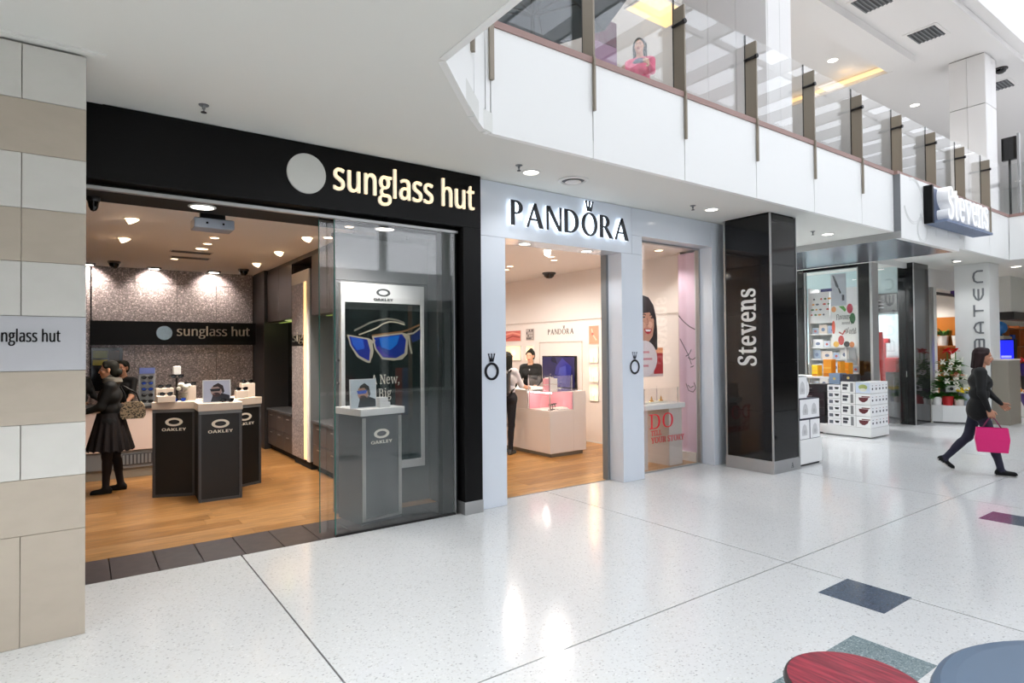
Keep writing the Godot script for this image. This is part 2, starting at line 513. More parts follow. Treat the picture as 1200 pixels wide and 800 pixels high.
# A person standing at o's place, facing local +z. Returns useful points in o's coordinates.
func person(o: Node3D, P: Dictionary) -> Dictionary:
	var s: float = P.h / 1.70
	var bulk: float = P.get("bulk", 1.0)
	var skin: Color = P.get("skin", lin(0.80, 0.60, 0.48))
	var top: Color = P.top
	var low: Color = P.low
	var legc: Color = P.get("leg", low)
	var shoe: Color = P.shoe
	var sole: Color = P.get("sole", shoe)
	var lean: float = P.get("lean", 0.0)
	var tb := Basis(Vector3.RIGHT, lean)
	var hipc := Vector3(0, 0.93, 0)
	var T := func(p: Vector3) -> Vector3: return hipc + tb * (p - hipc)
	var prims := []
	var R := {}
	prims.append([Vector3(-0.07, 0.93, -0.005), Vector3(0.07, 0.93, -0.005), 0.112, 0.112, top if P.has("hem") else low])
	prims.append([T.call(Vector3(-0.05, 1.09, 0)), T.call(Vector3(0.05, 1.09, 0)), 0.098 * bulk, 0.098 * bulk, top])
	prims.append([T.call(Vector3(-0.075, 1.25, 0)), T.call(Vector3(0.075, 1.25, 0)), 0.110 * bulk, 0.110 * bulk, top])
	prims.append([T.call(Vector3(-0.12, 1.375, -0.012)), T.call(Vector3(0.12, 1.375, -0.012)), 0.066 * bulk, 0.066 * bulk, top])
	if P.has("hem"):
		prims.append([Vector3(-0.065, P.hem, 0), Vector3(0.065, P.hem, 0), 0.118 * bulk, 0.118 * bulk, top])
	if P.get("bust", false):
		for sx in [-1.0, 1.0]:
			prims.append([T.call(Vector3(0.065 * sx, 1.235, 0.065)), T.call(Vector3(0.06 * sx, 1.22, 0.075)), 0.06, 0.055, top])
	prims.append([T.call(Vector3(0, 1.40, -0.012)), T.call(Vector3(0, 1.50, 0.012)), 0.056, 0.050, P.get("neck", skin)])
	# legs, index 0 the person's left (+x)
	for i in 2:
		var sx := 1.0 if i == 0 else -1.0
		var lg: Array = P.legs[i]
		var hp := Vector3(0.088 * sx, 0.90, 0)
		var kn := hp + Vector3(0.0, -cos(lg[0]), sin(lg[0])) * 0.42
		var sh: float = lg[0] - lg[1]
		var an := kn + Vector3(0.0, -cos(sh), sin(sh)) * 0.41
		prims.append([hp, kn, 0.086, 0.058, low if not P.has("leg") else legc])
		prims.append([kn, an, 0.056, 0.040, legc])
		prims.append([kn.lerp(an, 0.25) + Vector3(0, 0, -0.015), kn.lerp(an, 0.5) + Vector3(0, 0, -0.012), 0.046, 0.040, legc])
		var fp: float = lg[2]
		var fb := Basis(Vector3.RIGHT, fp)
		prims.append([an + fb * Vector3(0, -0.030, -0.035), an + fb * Vector3(0.01 * sx, -0.042, 0.135), 0.037, 0.028, shoe])
		prims.append([an + fb * Vector3(0, -0.066, -0.045), an + fb * Vector3(0.012 * sx, -0.068, 0.150), 0.021, 0.018, sole])
		R["ankle%d" % i] = an
	# arms
	for i in 2:
		var sx := 1.0 if i == 0 else -1.0
		var ar: Array = P.arms[i]
		var sp: Vector3 = T.call(Vector3(0.168 * sx, 1.375, -0.012))
		var ud := Vector3(sin(ar[1]) * sx, -cos(ar[0]) * cos(ar[1]), sin(ar[0]) * cos(ar[1])).normalized()
		var el := sp + ud * 0.275
		var fd := Vector3(sin(ar[1]) * sx * 0.4 - ar[3] * sx, -cos(ar[0] + ar[2]), sin(ar[0] + ar[2])).normalized()
		var wr := el + fd * 0.235
		var sl: float = P.get("sleeve", 1.0)
		prims.append([sp, el, 0.054 * bulk, 0.043 * bulk, top])
		prims.append([el, wr, 0.041 * (bulk if sl > 0.9 else 1.0), 0.028, top if sl > 0.9 else skin])
		if sl < 0.6:
			prims.append([sp.lerp(el, 0.72), el, 0.040, 0.038, skin])
		R["wrist%d" % i] = wr
		R["shoulder%d" % i] = sp
		R["fd%d" % i] = fd
	var m := L()
	m.t = Transform3D(Basis.from_scale(Vector3.ONE * s), Vector3.ZERO)
	nets(m, prims, P.get("cell", 0.014), 0.03)
	# hands, each on a finer grid of its own
	for i in 2:
		var sx := 1.0 if i == 0 else -1.0
		var fd: Vector3 = R["fd%d" % i]
		var side := fd.cross(Vector3(sx, 0, 0)).normalized()
		if side.z < 0.0 or absf(fd.z) > 0.8 and side.y < 0.0: side = -side
		var inward := Vector3(-sx, 0, 0)
		inward = (inward - fd * inward.dot(fd)).normalized()
		nets(m, hand_prims(R["wrist%d" % i] - fd * 0.012, fd, inward, side, 1.0, skin, P.get("curl", 0.45)), 0.005, 0.006)
		R["palm%d" % i] = (R["wrist%d" % i] + fd * 0.075 + inward * 0.02) * s
	# head
	var hb := tb * Basis(Vector3.UP, P.get("head_yaw", 0.0)) * Basis(Vector3.RIGHT, P.get("head_pitch", 0.0))
	var hc: Vector3 = T.call(Vector3(0, 1.585, 0.022))
	var dark := lin(0.10, 0.07, 0.06)
	var lip := lin(0.72, 0.36, 0.34)
	var hp := [
		[Vector3(0, 0.033, -0.012), Vector3(0.073, 0.080, 0.092), skin],
		[Vector3(0, -0.035, 0.022), Vector3(0.057, 0.076, 0.066), skin],
		[Vector3(-0.01, -0.092, 0.056), Vector3(0.01, -0.092, 0.056), 0.022, 0.022, skin],
		[Vector3(0, 0.006, 0.084), Vector3(0, -0.030, 0.100), 0.009, 0.013, skin],
		[Vector3(-0.038, 0.020, 0.070), Vector3(0.038, 0.020, 0.070), 0.014, 0.014, skin],
		[Vector3(-0.040, -0.026, 0.060), Vector3(0.040, -0.026, 0.060), 0.020, 0.020, skin],
		[Vector3(-0.074, -0.004, -0.004), Vector3(0.011, 0.030, 0.017), skin],
		[Vector3(0.074, -0.004, -0.004), Vector3(0.011, 0.030, 0.017), skin],
	]
	var tr := Transform3D(hb, hc)
	m.t = m.t * tr
	nets(m, hp, 0.006, 0.016)
	for sx in [-1.0, 1.0]:
		m.col = lin(0.92, 0.90, 0.88)
		m.ball(Vector3(0.030 * sx, 0.002, 0.0735), Vector3(0.014, 0.0085, 0.009), 10, 6)
		m.col = dark
		m.ball(Vector3(0.030 * sx, 0.002, 0.0800), Vector3(0.0062, 0.0068, 0.004), 8, 6)
		m.tube([Vector3(0.015 * sx, 0.020, 0.086), Vector3(0.032 * sx, 0.025, 0.084), Vector3(0.048 * sx, 0.019, 0.074)], 0.0035, 0.0025, 6)
	m.col = lip
	m.tube([Vector3(-0.022, -0.058, 0.079), Vector3(-0.007, -0.053, 0.087), Vector3(0.007, -0.053, 0.087), Vector3(0.022, -0.058, 0.079)], 0.005, 0.005, 8)
	m.tube([Vector3(-0.018, -0.060, 0.080), Vector3(0, -0.065, 0.086), Vector3(0.018, -0.060, 0.080)], 0.006, 0.006, 8)
	m.col = Color.WHITE
	part(o, "body", m, M.vcol)
	# hair
	var hr := L()
	hr.t = Transform3D(Basis.from_scale(Vector3.ONE * s), Vector3.ZERO) * tr
	var hcol: Color = P.get("hair_col", lin(0.10, 0.075, 0.065))
	var hq := [
		[Vector3(0, 0.052, -0.026), Vector3(0.083, 0.078, 0.094), hcol],
		[Vector3(0, 0.000, -0.055), Vector3(0.078, 0.085, 0.058), hcol],
		[Vector3(-0.02, 0.088, 0.035), Vector3(-0.066, 0.045, 0.030), 0.026, 0.020, hcol],
		[Vector3(0.0, 0.090, 0.035), Vector3(0.066, 0.045, 0.030), 0.026, 0.020, hcol],
	]
	match P.get("hair", "short"):
		"bun":
			hq.append([Vector3(0, 0.118, -0.060), Vector3(0.040, 0.036, 0.040), hcol])
		"pony":
			hq.append([Vector3(0, 0.06, -0.110), Vector3(0, 0.02, -0.145), 0.034, 0.032, hcol])
			hq.append([Vector3(0, 0.02, -0.145), Vector3(0, -0.15, -0.125), 0.034, 0.018, hcol])
		"low":
			hq.append([Vector3(0, -0.03, -0.115), Vector3(0.050, 0.045, 0.040), hcol])
		"long":
			for k in 7:
				var a := deg_to_rad(-105.0 + 35.0 * k)
				var x := sin(a) * 0.074; var z := -0.030 - cos(a) * 0.062
				hq.append([Vector3(x, 0.03, z), Vector3(x * 1.12, P.get("hair_len", -0.24), z * 1.05 - 0.015), 0.030, 0.020, hcol])
	nets(hr, hq, 0.008, 0.02)
	part(o, "hair", hr, M.vcol)
	R["head"] = hc * s
	R["s"] = s
	return R

func skirt(o: Node3D, y0: float, y1: float, r0: Vector2, r1: Vector2, col: Color, pleats: int) -> void:
	var m := L()
	m.col = col
	var rows := 8
	var seg := pleats * 6
	var pt := func(i: int, k: int) -> Vector3:
		var t := float(i) / rows
		var a := TAU * k / seg
		var fold := 1.0 + 0.07 * t * sin(a * pleats)
		return Vector3(cos(a) * lerpf(r0.x, r1.x, t) * fold, lerpf(y0, y1, t) + 0.012 * t * sin(a * pleats + 1.0), sin(a) * lerpf(r0.y, r1.y, t) * fold)
	for i in rows:
		for k in seg:
			m.quad(pt.call(i, k), pt.call(i, k + 1), pt.call(i + 1, k + 1), pt.call(i + 1, k), (pt.call(i, k) * Vector3(1, 0, 1)))
	part(o, "skirt", m, M.vcol)

# ---------------------------------------------------------------- small builders
var serif: SystemFont
var serif_bold: SystemFont
var sans: SystemFont
var sans_bold: SystemFont
var logo_font: SystemFont

func font(fam: String, wt: int) -> SystemFont:
	var f := SystemFont.new()
	f.font_names = PackedStringArray([fam])
	f.font_weight = wt
	return f

const X := Vector3(1, 0, 0)
const Y := Vector3(0, 1, 0)
const Z := Vector3(0, 0, 1)

func lamp(o: Node3D, at: Vector3, dir: Vector3, e: float, c: Color, angle := 60.0, size := 0.06) -> void:
	var s := SpotLight3D.new()
	s.name = "lamp_light"
	o.add_child(s, true)
	s.position = at
	var up := Vector3.UP if absf(dir.y) < 0.9 else Vector3.BACK
	s.basis = Basis.looking_at(dir, up)
	s.light_color = c
	s.light_energy = e * (shop_gain if inside(o.position) else lamp_gain)
	s.light_size = size
	s.spot_angle = angle
	s.spot_angle_attenuation = 0.6
	s.spot_range = 20.0
	s.spot_attenuation = 2.0
	s.shadow_enabled = true

# whether a fitting hangs inside one of the shops
func inside(p: Vector3) -> bool:
	return p.y < 3.2 or p.z < -5.0

func downlight(at: Vector3, r: float, label: String, e: float, warm := false, group := "", angle := 62.0) -> Node3D:
	var o := thing("downlight", label, "ceiling light", at, group)
	var m := L()
	m.lathe(Vector3.ZERO, [[r, -0.002], [r * 1.02, -0.010], [r * 1.22, -0.006], [r * 1.25, 0.0]], 28)
	part(o, "trim_ring", m, M.white)
	var d := L()
	d.lathe(Vector3.ZERO, [[0.0, -0.006], [r * 0.9, -0.006], [r, -0.002], [0.0, -0.001]], 28)
	part(o, "lens", d, M.lamp_warm if warm else M.lamp)
	lamp(o, Vector3(0, -0.03, 0), Vector3.DOWN, e, Color(1.0, 0.97, 0.935) if warm else Color(0.98, 0.99, 1.0), angle, r)
	return o

func sprinkler(at: Vector3, label: String) -> void:
	var o := thing("sprinkler", label, "sprinkler", at, "fire sprinklers in the hall soffit")
	var m := L()
	m.lathe(Vector3.ZERO, [[0.035, 0.0], [0.032, -0.006], [0.012, -0.008], [0.011, -0.03], [0.006, -0.032], [0.006, -0.052]], 14)
	part(o, "head", m, M.mid_grey)
	var d := L()
	d.lathe(Vector3.ZERO, [[0.0, -0.052], [0.02, -0.052], [0.02, -0.056], [0.0, -0.056]], 14)
	part(o, "deflector", d, M.dark_metal)

func dome_camera(at: Vector3, label: String, r := 0.075) -> void:
	var o := thing("dome_camera", label, "security camera", at)
	var m := L()
	m.lathe(Vector3.ZERO, [[r * 1.15, 0.0], [r * 1.15, -0.02], [r, -0.035]], 20)
	part(o, "housing", m, M.charcoal)
	var d := L()
	d.lathe(Vector3(0, -0.035, 0), [[r * 0.95, 0.0], [r * 0.8, -0.04], [r * 0.45, -0.068], [0.0, -0.075]], 20)
	part(o, "dome", d, M.black_gloss)

# ring-and-letters mark: an ellipse ring over wide lettering
func ring_mark(o: Node3D, mt: Material, at: Vector3, u: Vector3, w: Vector3, width: float, depth := 0.004) -> void:
	var m := L()
	m.t = o.transform.affine_inverse() if o.get_parent() == self else o.get_parent().transform.affine_inverse()
	m.band(at, u, w, 0, 0.30 * width, 0.36 * width, 0.19 * width, 0.23 * width, 0.105 * width, 0, 360, 36, depth)
	part(o, "ring_emblem", m, mt)
	var t := L()
	t.t = m.t
	t.text("OAKLEY", sans_bold, at, u, w, -0.5 * width, 0.5 * width, -0.10 * width, 0.03 * width, depth)
	part(o, "lettering", t, mt)

# thick-and-thin capitals drawn as plates; cap height h, left edge x, baseline y in the plane (o, u, w)
func capital(m: MB, ch: String, o: Vector3, u: Vector3, w: Vector3, x: float, y: float, h: float, depth: float) -> float:
	var P := o + u * x + w * y
	var U := u * h
	var V := w * h
	match ch:
		"P", "R":
			m.plate(P, U, V, [[0, 0], [0.17, 0], [0.17, 1], [0, 1]], depth)
			m.plate(P, U, V, [[0.17, 0.93], [0.25, 0.93], [0.25, 1], [0.17, 1]], depth)
			m.plate(P, U, V, [[0.17, 0.45], [0.25, 0.45], [0.25, 0.52], [0.17, 0.52]], depth)
			m.band(P, U, V, 0.25, 0.725, 0.32, 0.275, 0.155, 0.205, -90, 90, 14, depth)
			if ch == "R":
				m.plate(P, U, V, [[0.26, 0.47], [0.41, 0.49], [0.80, 0], [0.60, 0]], depth)
				return 0.78 * h
			return 0.60 * h
		"A":
			m.plate(P, U, V, [[0, 0], [0.085, 0], [0.44, 0.92], [0.40, 1]], depth)
			m.plate(P, U, V, [[0.40, 1], [0.49, 1], [0.86, 0], [0.665, 0], [0.36, 0.86]], depth)
			m.plate(P, U, V, [[0.17, 0.29], [0.57, 0.29], [0.545, 0.36], [0.19, 0.36]], depth)
			return 0.88 * h
		"N":
			m.plate(P, U, V, [[0, 0], [0.085, 0], [0.085, 0.9], [0, 1]], depth)
			m.plate(P, U, V, [[0, 1], [0.17, 1], [0.79, 0], [0.66, 0]], depth)
			m.plate(P, U, V, [[0.705, 0.13], [0.79, 0], [0.79, 1], [0.705, 1]], depth)
			return 0.80 * h
		"D":
			m.plate(P, U, V, [[0, 0], [0.17, 0], [0.17, 1], [0, 1]], depth)
			m.plate(P, U, V, [[0.17, 0.93], [0.27, 0.93], [0.27, 1], [0.17, 1]], depth)
			m.plate(P, U, V, [[0.17, 0], [0.27, 0], [0.27, 0.07], [0.17, 0.07]], depth)
			m.band(P, U, V, 0.27, 0.5, 0.53, 0.5, 0.35, 0.43, -90, 90, 20, depth)
			return 0.81 * h
		"O":
			m.band(P, U, V, 0.46, 0.5, 0.46, 0.52, 0.30, 0.45, 0, 360, 36, depth)
			return 0.92 * h
	return 0.5 * h

func crown(m: MB, o: Vector3, u: Vector3, w: Vector3, s: float, depth: float) -> void:
	m.plate(o, u * s, w * s, [[-0.26, 0], [0.26, 0], [0.26, 0.1], [-0.26, 0.1]], depth)
	for a in [-0.42, 0.0, 0.42]:
		m.plate(o, u * s, w * s, [[a * 0.5 - 0.06, 0.1], [a * 0.5 + 0.06, 0.1], [a + 0.035, 0.85], [a - 0.035, 0.85]], depth)
		m.band(o, u * s, w * s, a, 0.92, 0.085, 0.085, 0.0, 0.0, 0, 360, 10, depth)
	for a in [-0.2, 0.2]:
		m.plate(o, u * s, w * s, [[a - 0.09, 0.1], [a + 0.09, 0.1], [a + 0.02, 0.45], [a - 0.02, 0.45]], depth)

func jewel_word(o: Node3D, mt: Material, at: Vector3, u: Vector3, w: Vector3, width: float, h: float, depth: float, back := 0.0) -> void:
	var word := "PANDORA"
	var adv := [0.60, 0.88, 0.80, 0.81, 0.92, 0.76, 0.88]
	var tot := 0.0
	for a in adv: tot += a * h
	var gap := (width - tot) / 6.0
	var x := 0.0
	var ti := o.transform.affine_inverse()
	for k in 7:
		var m := L()
		m.t = ti
		capital(m, word[k], at, u, w, x, 0.0, h, depth)
		if k == 4: crown(m, at + u * (x + 0.46 * h) + w * (h * 1.07), u, w, 0.46 * h, depth)
		var pm := part(o, "letter", m, mt)
		if back > 0.0:
			var b := L()
			b.t = ti
			capital(b, word[k], at - u.cross(w) * (depth + 0.004), u, w, x, 0.0, h, 0.008)
			if k == 4: crown(b, at + u * (x + 0.46 * h) + w * (h * 1.07) - u.cross(w) * (depth + 0.004), u, w, 0.46 * h, 0.008)
			part(pm, "backlight", b, M.halo)
		x += adv[k] * h + gap

# sunglasses: local x along the front, z forwards
func sunglasses(o: Node3D, b: Transform3D, lens: Material) -> void:
	var f := L()
	f.t = o.transform.affine_inverse() * b
	for s in [-1.0, 1.0]:
		f.tube([Vector3(0.008 * s, 0.008, 0.002), Vector3(0.034 * s, 0.020, 0), Vector3(0.064 * s, 0.017, -0.004), Vector3(0.068 * s, 0.0, -0.006), Vector3(0.05 * s, -0.020, -0.003), Vector3(0.025 * s, -0.020, 0), Vector3(0.008 * s, 0.008, 0.002)], 0.0035, 0.0035, 6)
		f.tube([Vector3(0.066 * s, 0.016, -0.004), Vector3(0.070 * s, 0.012, -0.08), Vector3(0.066 * s, -0.012, -0.13)], 0.004, 0.003, 6)
	f.tube([Vector3(-0.01, 0.009, 0.002), Vector3(0, 0.012, 0.004), Vector3(0.01, 0.009, 0.002)], 0.004, 0.004, 6)
	var fr := part(o, "frame", f, M.black)
	var l := L()
	l.t = f.t
	for s in [-1.0, 1.0]:
		l.ball(Vector3(0.037 * s, 0, -0.002), Vector3(0.031, 0.020, 0.004), 14, 6)
	part(fr, "lenses", l, lens)

func leaf(m: MB, base: Vector3, dir: Vector3, len: float, wd: float, droop: float) -> void:
	var side := dir.cross(Vector3.UP)
	if side.length() < 0.05: side = Vector3.RIGHT
	side = side.normalized()
	var prev := []
	for i in 5:
		var t := i / 4.0
		var p := base + dir * len * t + Vector3.DOWN * droop * len * t * t
		var w := wd * sin(PI * (0.10 + 0.88 * t)) * 0.5
		var q := [p - side * w, p + Vector3.DOWN * w * 0.4, p + side * w]
		if i > 0:
			for k in 2:
				m.quad(prev[k], prev[k + 1], q[k + 1], q[k], Vector3.UP)
		prev = q

func foliage(m: MB, base: Vector3, n: int, len: float, wd: float, up: float, droop: float, h := 0.0) -> void:
	for k in n:
		var a := rng.randf() * TAU
		var d := Vector3(cos(a), up * rng.randf_range(0.4, 1.5), sin(a)).normalized()
		leaf(m, base + Vector3(0, rng.randf() * h, 0), d, len * rng.randf_range(0.65, 1.1), wd * rng.randf_range(0.7, 1.1), droop * rng.randf_range(0.5, 1.2))

func pot(o: Node3D, mt: Material, r0: float, r1: float, h: float, square := false) -> void:
	var m := L()
	m.lathe(Vector3.ZERO, [[0.0, 0.0], [r0, 0.0], [r1, h * 0.96], [r1 * 1.06, h * 0.97], [r1 * 1.06, h], [r1 * 0.94, h], [r1 * 0.9, h * 0.85], [0.0, h * 0.85]], 4 if square else 22, Basis(Vector3.UP, PI / 4))
	part(o, "pot", m, mt)

# a picture printed on a flat sheet: [[colour, [points]], ...] in metres on the plane at, u, w
func printed(o: Node3D, called: String, at: Vector3, u: Vector3, w: Vector3, polys: Array, mt: Material) -> void:
	var m := L()
	m.t = o.transform.affine_inverse()
	var z := 0.0
	for q in polys:
		z += 0.0004
		m.col = q[0]
		m.plate(at + u.cross(w).normalized() * z, u, w, q[1])
	part(o, called, m, mt)

func ell(cx: float, cy: float, rx: float, ry: float, n := 20) -> Array:
	var out := []
	for k in n: out.append([cx + rx * cos(TAU * k / n), cy + ry * sin(TAU * k / n)])
	return out

func rect(x0: float, x1: float, y0: float, y1: float) -> Array:
	return [[x0, y0], [x1, y0], [x1, y1], [x0, y1]]

# a stroke of given width through points, as one polygon
func stroke(p: Array, wd: float) -> Array:
	var l := []
	var r := []
	for i in p.size():
		var a := Vector2(p[maxi(i - 1, 0)][0], p[maxi(i - 1, 0)][1])
		var b := Vector2(p[mini(i + 1, p.size() - 1)][0], p[mini(i + 1, p.size() - 1)][1])
		var nn := (b - a).normalized().orthogonal() * wd / 2.0
		var c := Vector2(p[i][0], p[i][1])
		l.append(c + nn); r.append(c - nn)
	r.reverse()
	return l + r

func planks(o: Node3D, mats: Array, x0: float, x1: float, z0: float, z1: float, wd: float, len: float) -> void:
	var z := z1
	while z > z0 + 0.01:
		var zb := maxf(z - wd, z0)
		var x := x0 - rng.randf() * len * 0.8
		while x < x1:
			var xa := maxf(x, x0)
			var xb := minf(x + len * rng.randf_range(0.9, 1.1), x1)
			if x1 - xb < 0.25: xb = x1
			if xb - xa > 0.02:
				bp(o, "plank", mats[rng.randi() % mats.size()], xa + 0.0012, xb - 0.0012, -0.03, 0.0, zb + 0.0012, z - 0.0012, 0.0012)
			x = xb if xb < x1 else x1
		z = zb

var lamp_gain := 0.4
var shop_gain := 0.75

func _ready() -> void:
	# ---- camera, sky, exposure
	var cam := Camera3D.new()
	cam.name = "camera"
	cam.fov = 59.10
	cam.near = 0.05
	cam.far = 200.0
	cam.transform = Transform3D(Basis(Vector3.UP, -0.623097) * Basis(Vector3.RIGHT, 0.0157272) * Basis(Vector3.BACK, -0.0087018), Vector3(0, 1.62, 0))
	add_child(cam)
	cam.current = true
	var env := Environment.new()
	var sky := Sky.new()
	var sm := ProceduralSkyMaterial.new()
	sm.sky_top_color = Color(0.93, 0.955, 1.0)
	sm.sky_horizon_color = Color(0.975, 0.985, 1.0)
	sm.sky_curve = 0.3
	sm.ground_bottom_color = Color(0.55, 0.55, 0.55)
	sm.ground_horizon_color = Color(0.75, 0.77, 0.8)
	sky.sky_material = sm
	env.background_mode = Environment.BG_SKY
	env.sky = sky
	env.background_energy_multiplier = 3.9
	env.tonemap_mode = Environment.TONE_MAPPER_LINEAR
	env.tonemap_exposure = 0.80
	env.sdfgi_enabled = true
	env.ssao_enabled = true
	env.ssil_enabled = true
	var we := WorldEnvironment.new()
	we.name = "world"
	we.environment = env
	add_child(we)

	serif = font("Droid Serif", 400)
	serif_bold = font("Droid Serif", 700)
	sans = font("Droid Sans", 400)
	sans_bold = font("Droid Sans", 700)
	logo_font = sans
	make_materials()
	hall()
	sunglass_shop()
	jewellery_shop()
	homeware_shop()
	florist_and_beyond()
	upper_level()
	people()

const SOF := 3.40

func wallseg(m: MB, p: Vector2, q: Vector2, y0: float, y1: float, th: float) -> void:
	var d := q - p
	var u := Vector3(d.x, 0, d.y).normalized()
	m.plate(Vector3(p.x, 0, p.y), u, Y, rect(0, d.length(), y0, y1), th)

func hall() -> void:
	# ---- floor of terrazzo slabs between dark metal joints
	var fl := struct("floor", "pale speckled terrazzo floor of the shopping hall with thin dark joints")
	bp(fl, "screed", M.joint, -7.0, 30.0, -0.25, -0.02, -14.0, 12.0)
	var xs := [-7.0, -5.54, -2.24, 1.06, 4.36, 7.66, 10.96, 14.26, 17.56, 20.86, 24.16, 27.46, 30.0]
	var zs := [12.0, 10.684, 7.384, 4.084, 0.784, -2.516]
	var g := 0.0055
	for i in xs.size() - 1:
		for k in zs.size() - 1:
			bp(fl, "terrazzo_slab", M.terrazzo, xs[i] + g, xs[i + 1] - g, -0.03, 0.0, zs[k + 1] + g, zs[k] - g)
	for i in xs.size() - 1:
		bp(fl, "terrazzo_slab", M.terrazzo, xs[i] + g, xs[i + 1] - g, -0.03, 0.0, -5.22 if xs[i] < 7.0 else -8.0, -2.516 - g)
	bp(fl, "terrazzo_slab", M.terrazzo, 3.325, 4.36 - g, -0.03, 0.0, -5.43, -5.2201)
	bp(fl, "terrazzo_slab", M.terrazzo, 4.36 + g, 7.34, -0.03, 0.0, -5.43, -5.2201)
	bp(fl, "terrazzo_slab", M.terrazzo, 7.345, 7.66 - g, -0.03, 0.0, -8.0, -5.2201)
	for s in [[7.345, 10.96], [10.96, 14.26], [14.26, 17.56], [17.56, 20.86], [20.86, 24.16], [24.16, 30.0]]:
		bp(fl, "terrazzo_slab", M.terrazzo, s[0] + g, s[1] - g, -0.03, 0.0, -13.9, -8.0 - g)
	for t in [[3.985, 4.385, -2.09, -1.685, "terrazzo_blue"], [6.905, 7.305, -2.08, -1.0, "terrazzo_blue"], [2.70, 3.55, -1.665, -1.255, "terrazzo_green"]]:
		bp(fl, "inlay_tile", M[t[4]], t[0], t[1], -0.02, 0.0012, t[2], t[3])
	# ---- soffit over the shopfronts, with the corner of the void cut off at a slant
	var so := struct("ceiling", "pale grey plastered soffit over the shopfronts with a slanted cut-out for the void")
	var m := W(so)
	var soff := [[-7, 12], [-7, -14], [30, -14], [30, 12], [15.55, 12], [15.55, -4.06], [2.75, -4.06], [2.60, -4.0], [1.82, -3.22], [1.82, 12]]
	var pts := []
	for p in soff: pts.append([p[0], -p[1]])
	m.plate(Vector3(0, SOF + 0.16, 0), X, -Z, pts, 0.16)
	part(so, "plasterboard", m, M.soffit)
	bp(so, "column_collar", M.soffit, -1.75, 0.13, SOF - 0.012, SOF + 0.01, -5.12, -4.27)
	# ---- outer walls that close the hall
	var wl := struct("wall_west", "plain white end wall of the hall behind the camera")
	bp(wl, "wall_body", M.white, -7.3, -7.0, 0.0, 8.2, -14.0, 12.0)
	var we := struct("wall_east", "plain white far end wall of the hall")
	bp(we, "wall_body", M.white, 30.0, 30.3, 0.0, 8.2, -14.0, 12.0)
	var wn := struct("wall_north", "plain back wall behind the shops")
	bp(wn, "wall_body", M.white, -7.3, 30.3, 0.0, 8.2, -14.3, -14.0)
	var wo := struct("wall_south", "glazed entrance side of the hall with white mullions")
	bp(wo, "band", M.white, -7.3, 30.3, 3.30, 4.35, 12.0, 12.3)
	bp(wo, "band", M.white, -7.3, 30.3, 7.75, 8.2, 12.0, 12.3)
	bp(wo, "sill", M.white, -7.3, 30.3, 0.0, 0.12, 12.0, 12.3)
	for k in 14:
		for y in [[0.12, 3.30], [4.35, 7.75]]:
			bp(wo, "mullion", M.white, -7.3 + 2.85 * k, -7.05 + 2.85 * k, y[0], y[1], 12.0, 12.3)
			if k < 13 and (k < 4 or y[0] > 4.0): bp(wo, "glazing", M.glass_clear, -7.05 + 2.85 * k, -4.45 + 2.85 * k, y[0], y[1], 12.14, 12.15)
			elif k < 13: bp(wo, "shop_shutter", M.charcoal, -7.05 + 2.85 * k, -4.45 + 2.85 * k, y[0], y[1], 12.1, 12.2)
	# opposite gallery edge
	var go := struct("wall_gallery", "white edge of the gallery across the void")
	bp(go, "fascia_panel", M.fascia, 1.82, 15.5, SOF, 4.3, 8.0, 8.25)
	bp(go, "soffit_panel", M.soffit, 1.82, 15.5, SOF, SOF + 0.1, 8.25, 12.0)

	# ---- striped stone pier on the left
	var pier := struct("wall_left", "stone pier clad in broad pale and sandy bands beside the black shopfront")
	bp(pier, "core", mat("pier_joint", 0.66, 0.63, 0.59, 0.8), -1.70, 0.018, 0.0, SOF - 0.02, -5.12, -4.338)
	var ys := [0.0, 0.615, 0.925, 1.23, 1.53, 1.84, 2.145, 2.445, 2.755, 3.06, 3.372]
	var dark := [1, 1, 0, 1, 0, 0, 1, 0, 1, 0]
	for k in 10:
		if k == 4: continue
		var cols := [[-1.70, -1.20], [-1.20, -0.72], [-0.72, -0.265], [-0.265, 0.03]]
		if k in [1, 3, 8]: cols = [[-1.70, -0.72], [-0.72, 0.03]]
		for c in cols:
			var gx := 0.0012 if dark[k] == 1 else 0.0022
			bp(pier, "stone_panel", M.stone_dark if dark[k] else M.stone_light, c[0] + gx, c[1] - (gx if c[1] < 0 else 0.0), ys[k] + 0.0012, ys[k + 1] - 0.0012, -4.345, -4.32, 0.0012)
			if c[1] > 0: bp(pier, "stone_panel", M.stone_dark if dark[k] else M.stone_light, 0.012, 0.0299, ys[k] + 0.0012, ys[k + 1] - 0.0012, -5.11, -4.346)
	var ps := thing("pier_sign", "pale grey metal sign band with small black lettering across the striped stone pier", "sign", Vector3(-0.8, 1.53, -4.32))
	bp(ps, "band", mat("sign_band", 0.70, 0.70, 0.715, 0.35, 0.25), -1.70, 0.031, 1.532, 1.838, -4.345, -4.318)
	bp(ps, "return", M.sign_band, 0.012, 0.031, 1.532, 1.838, -5.11, -4.345)
	var t := W(ps)
	t.text("sunglass hut", logo_font, Vector3(0, 0, -4.318), X, Y, -0.412, -0.088, 1.672, 1.768, 0.004, 0.0015)
	part(ps, "lettering", t, M.matt_black)

	# ---- balcony edge: white panels with a brown-pink capping
	var wb := struct("wall_balcony", "white panelled edge of the upper gallery with a dusky pink capping")
	var base := []
	for k in 10: base.append(3.86 + 1.315 * k)
	var q := [Vector2(1.82, 12.0), Vector2(1.82, -1.2), Vector2(1.82, -3.2), Vector2(2.42, -3.83), Vector2(2.66, -4.045), Vector2(2.72, -4.055)]
	for bx in base:
		if bx < 10.0: q.append(Vector2(bx, -4.055))
	q.append(Vector2(10.16, -4.055))
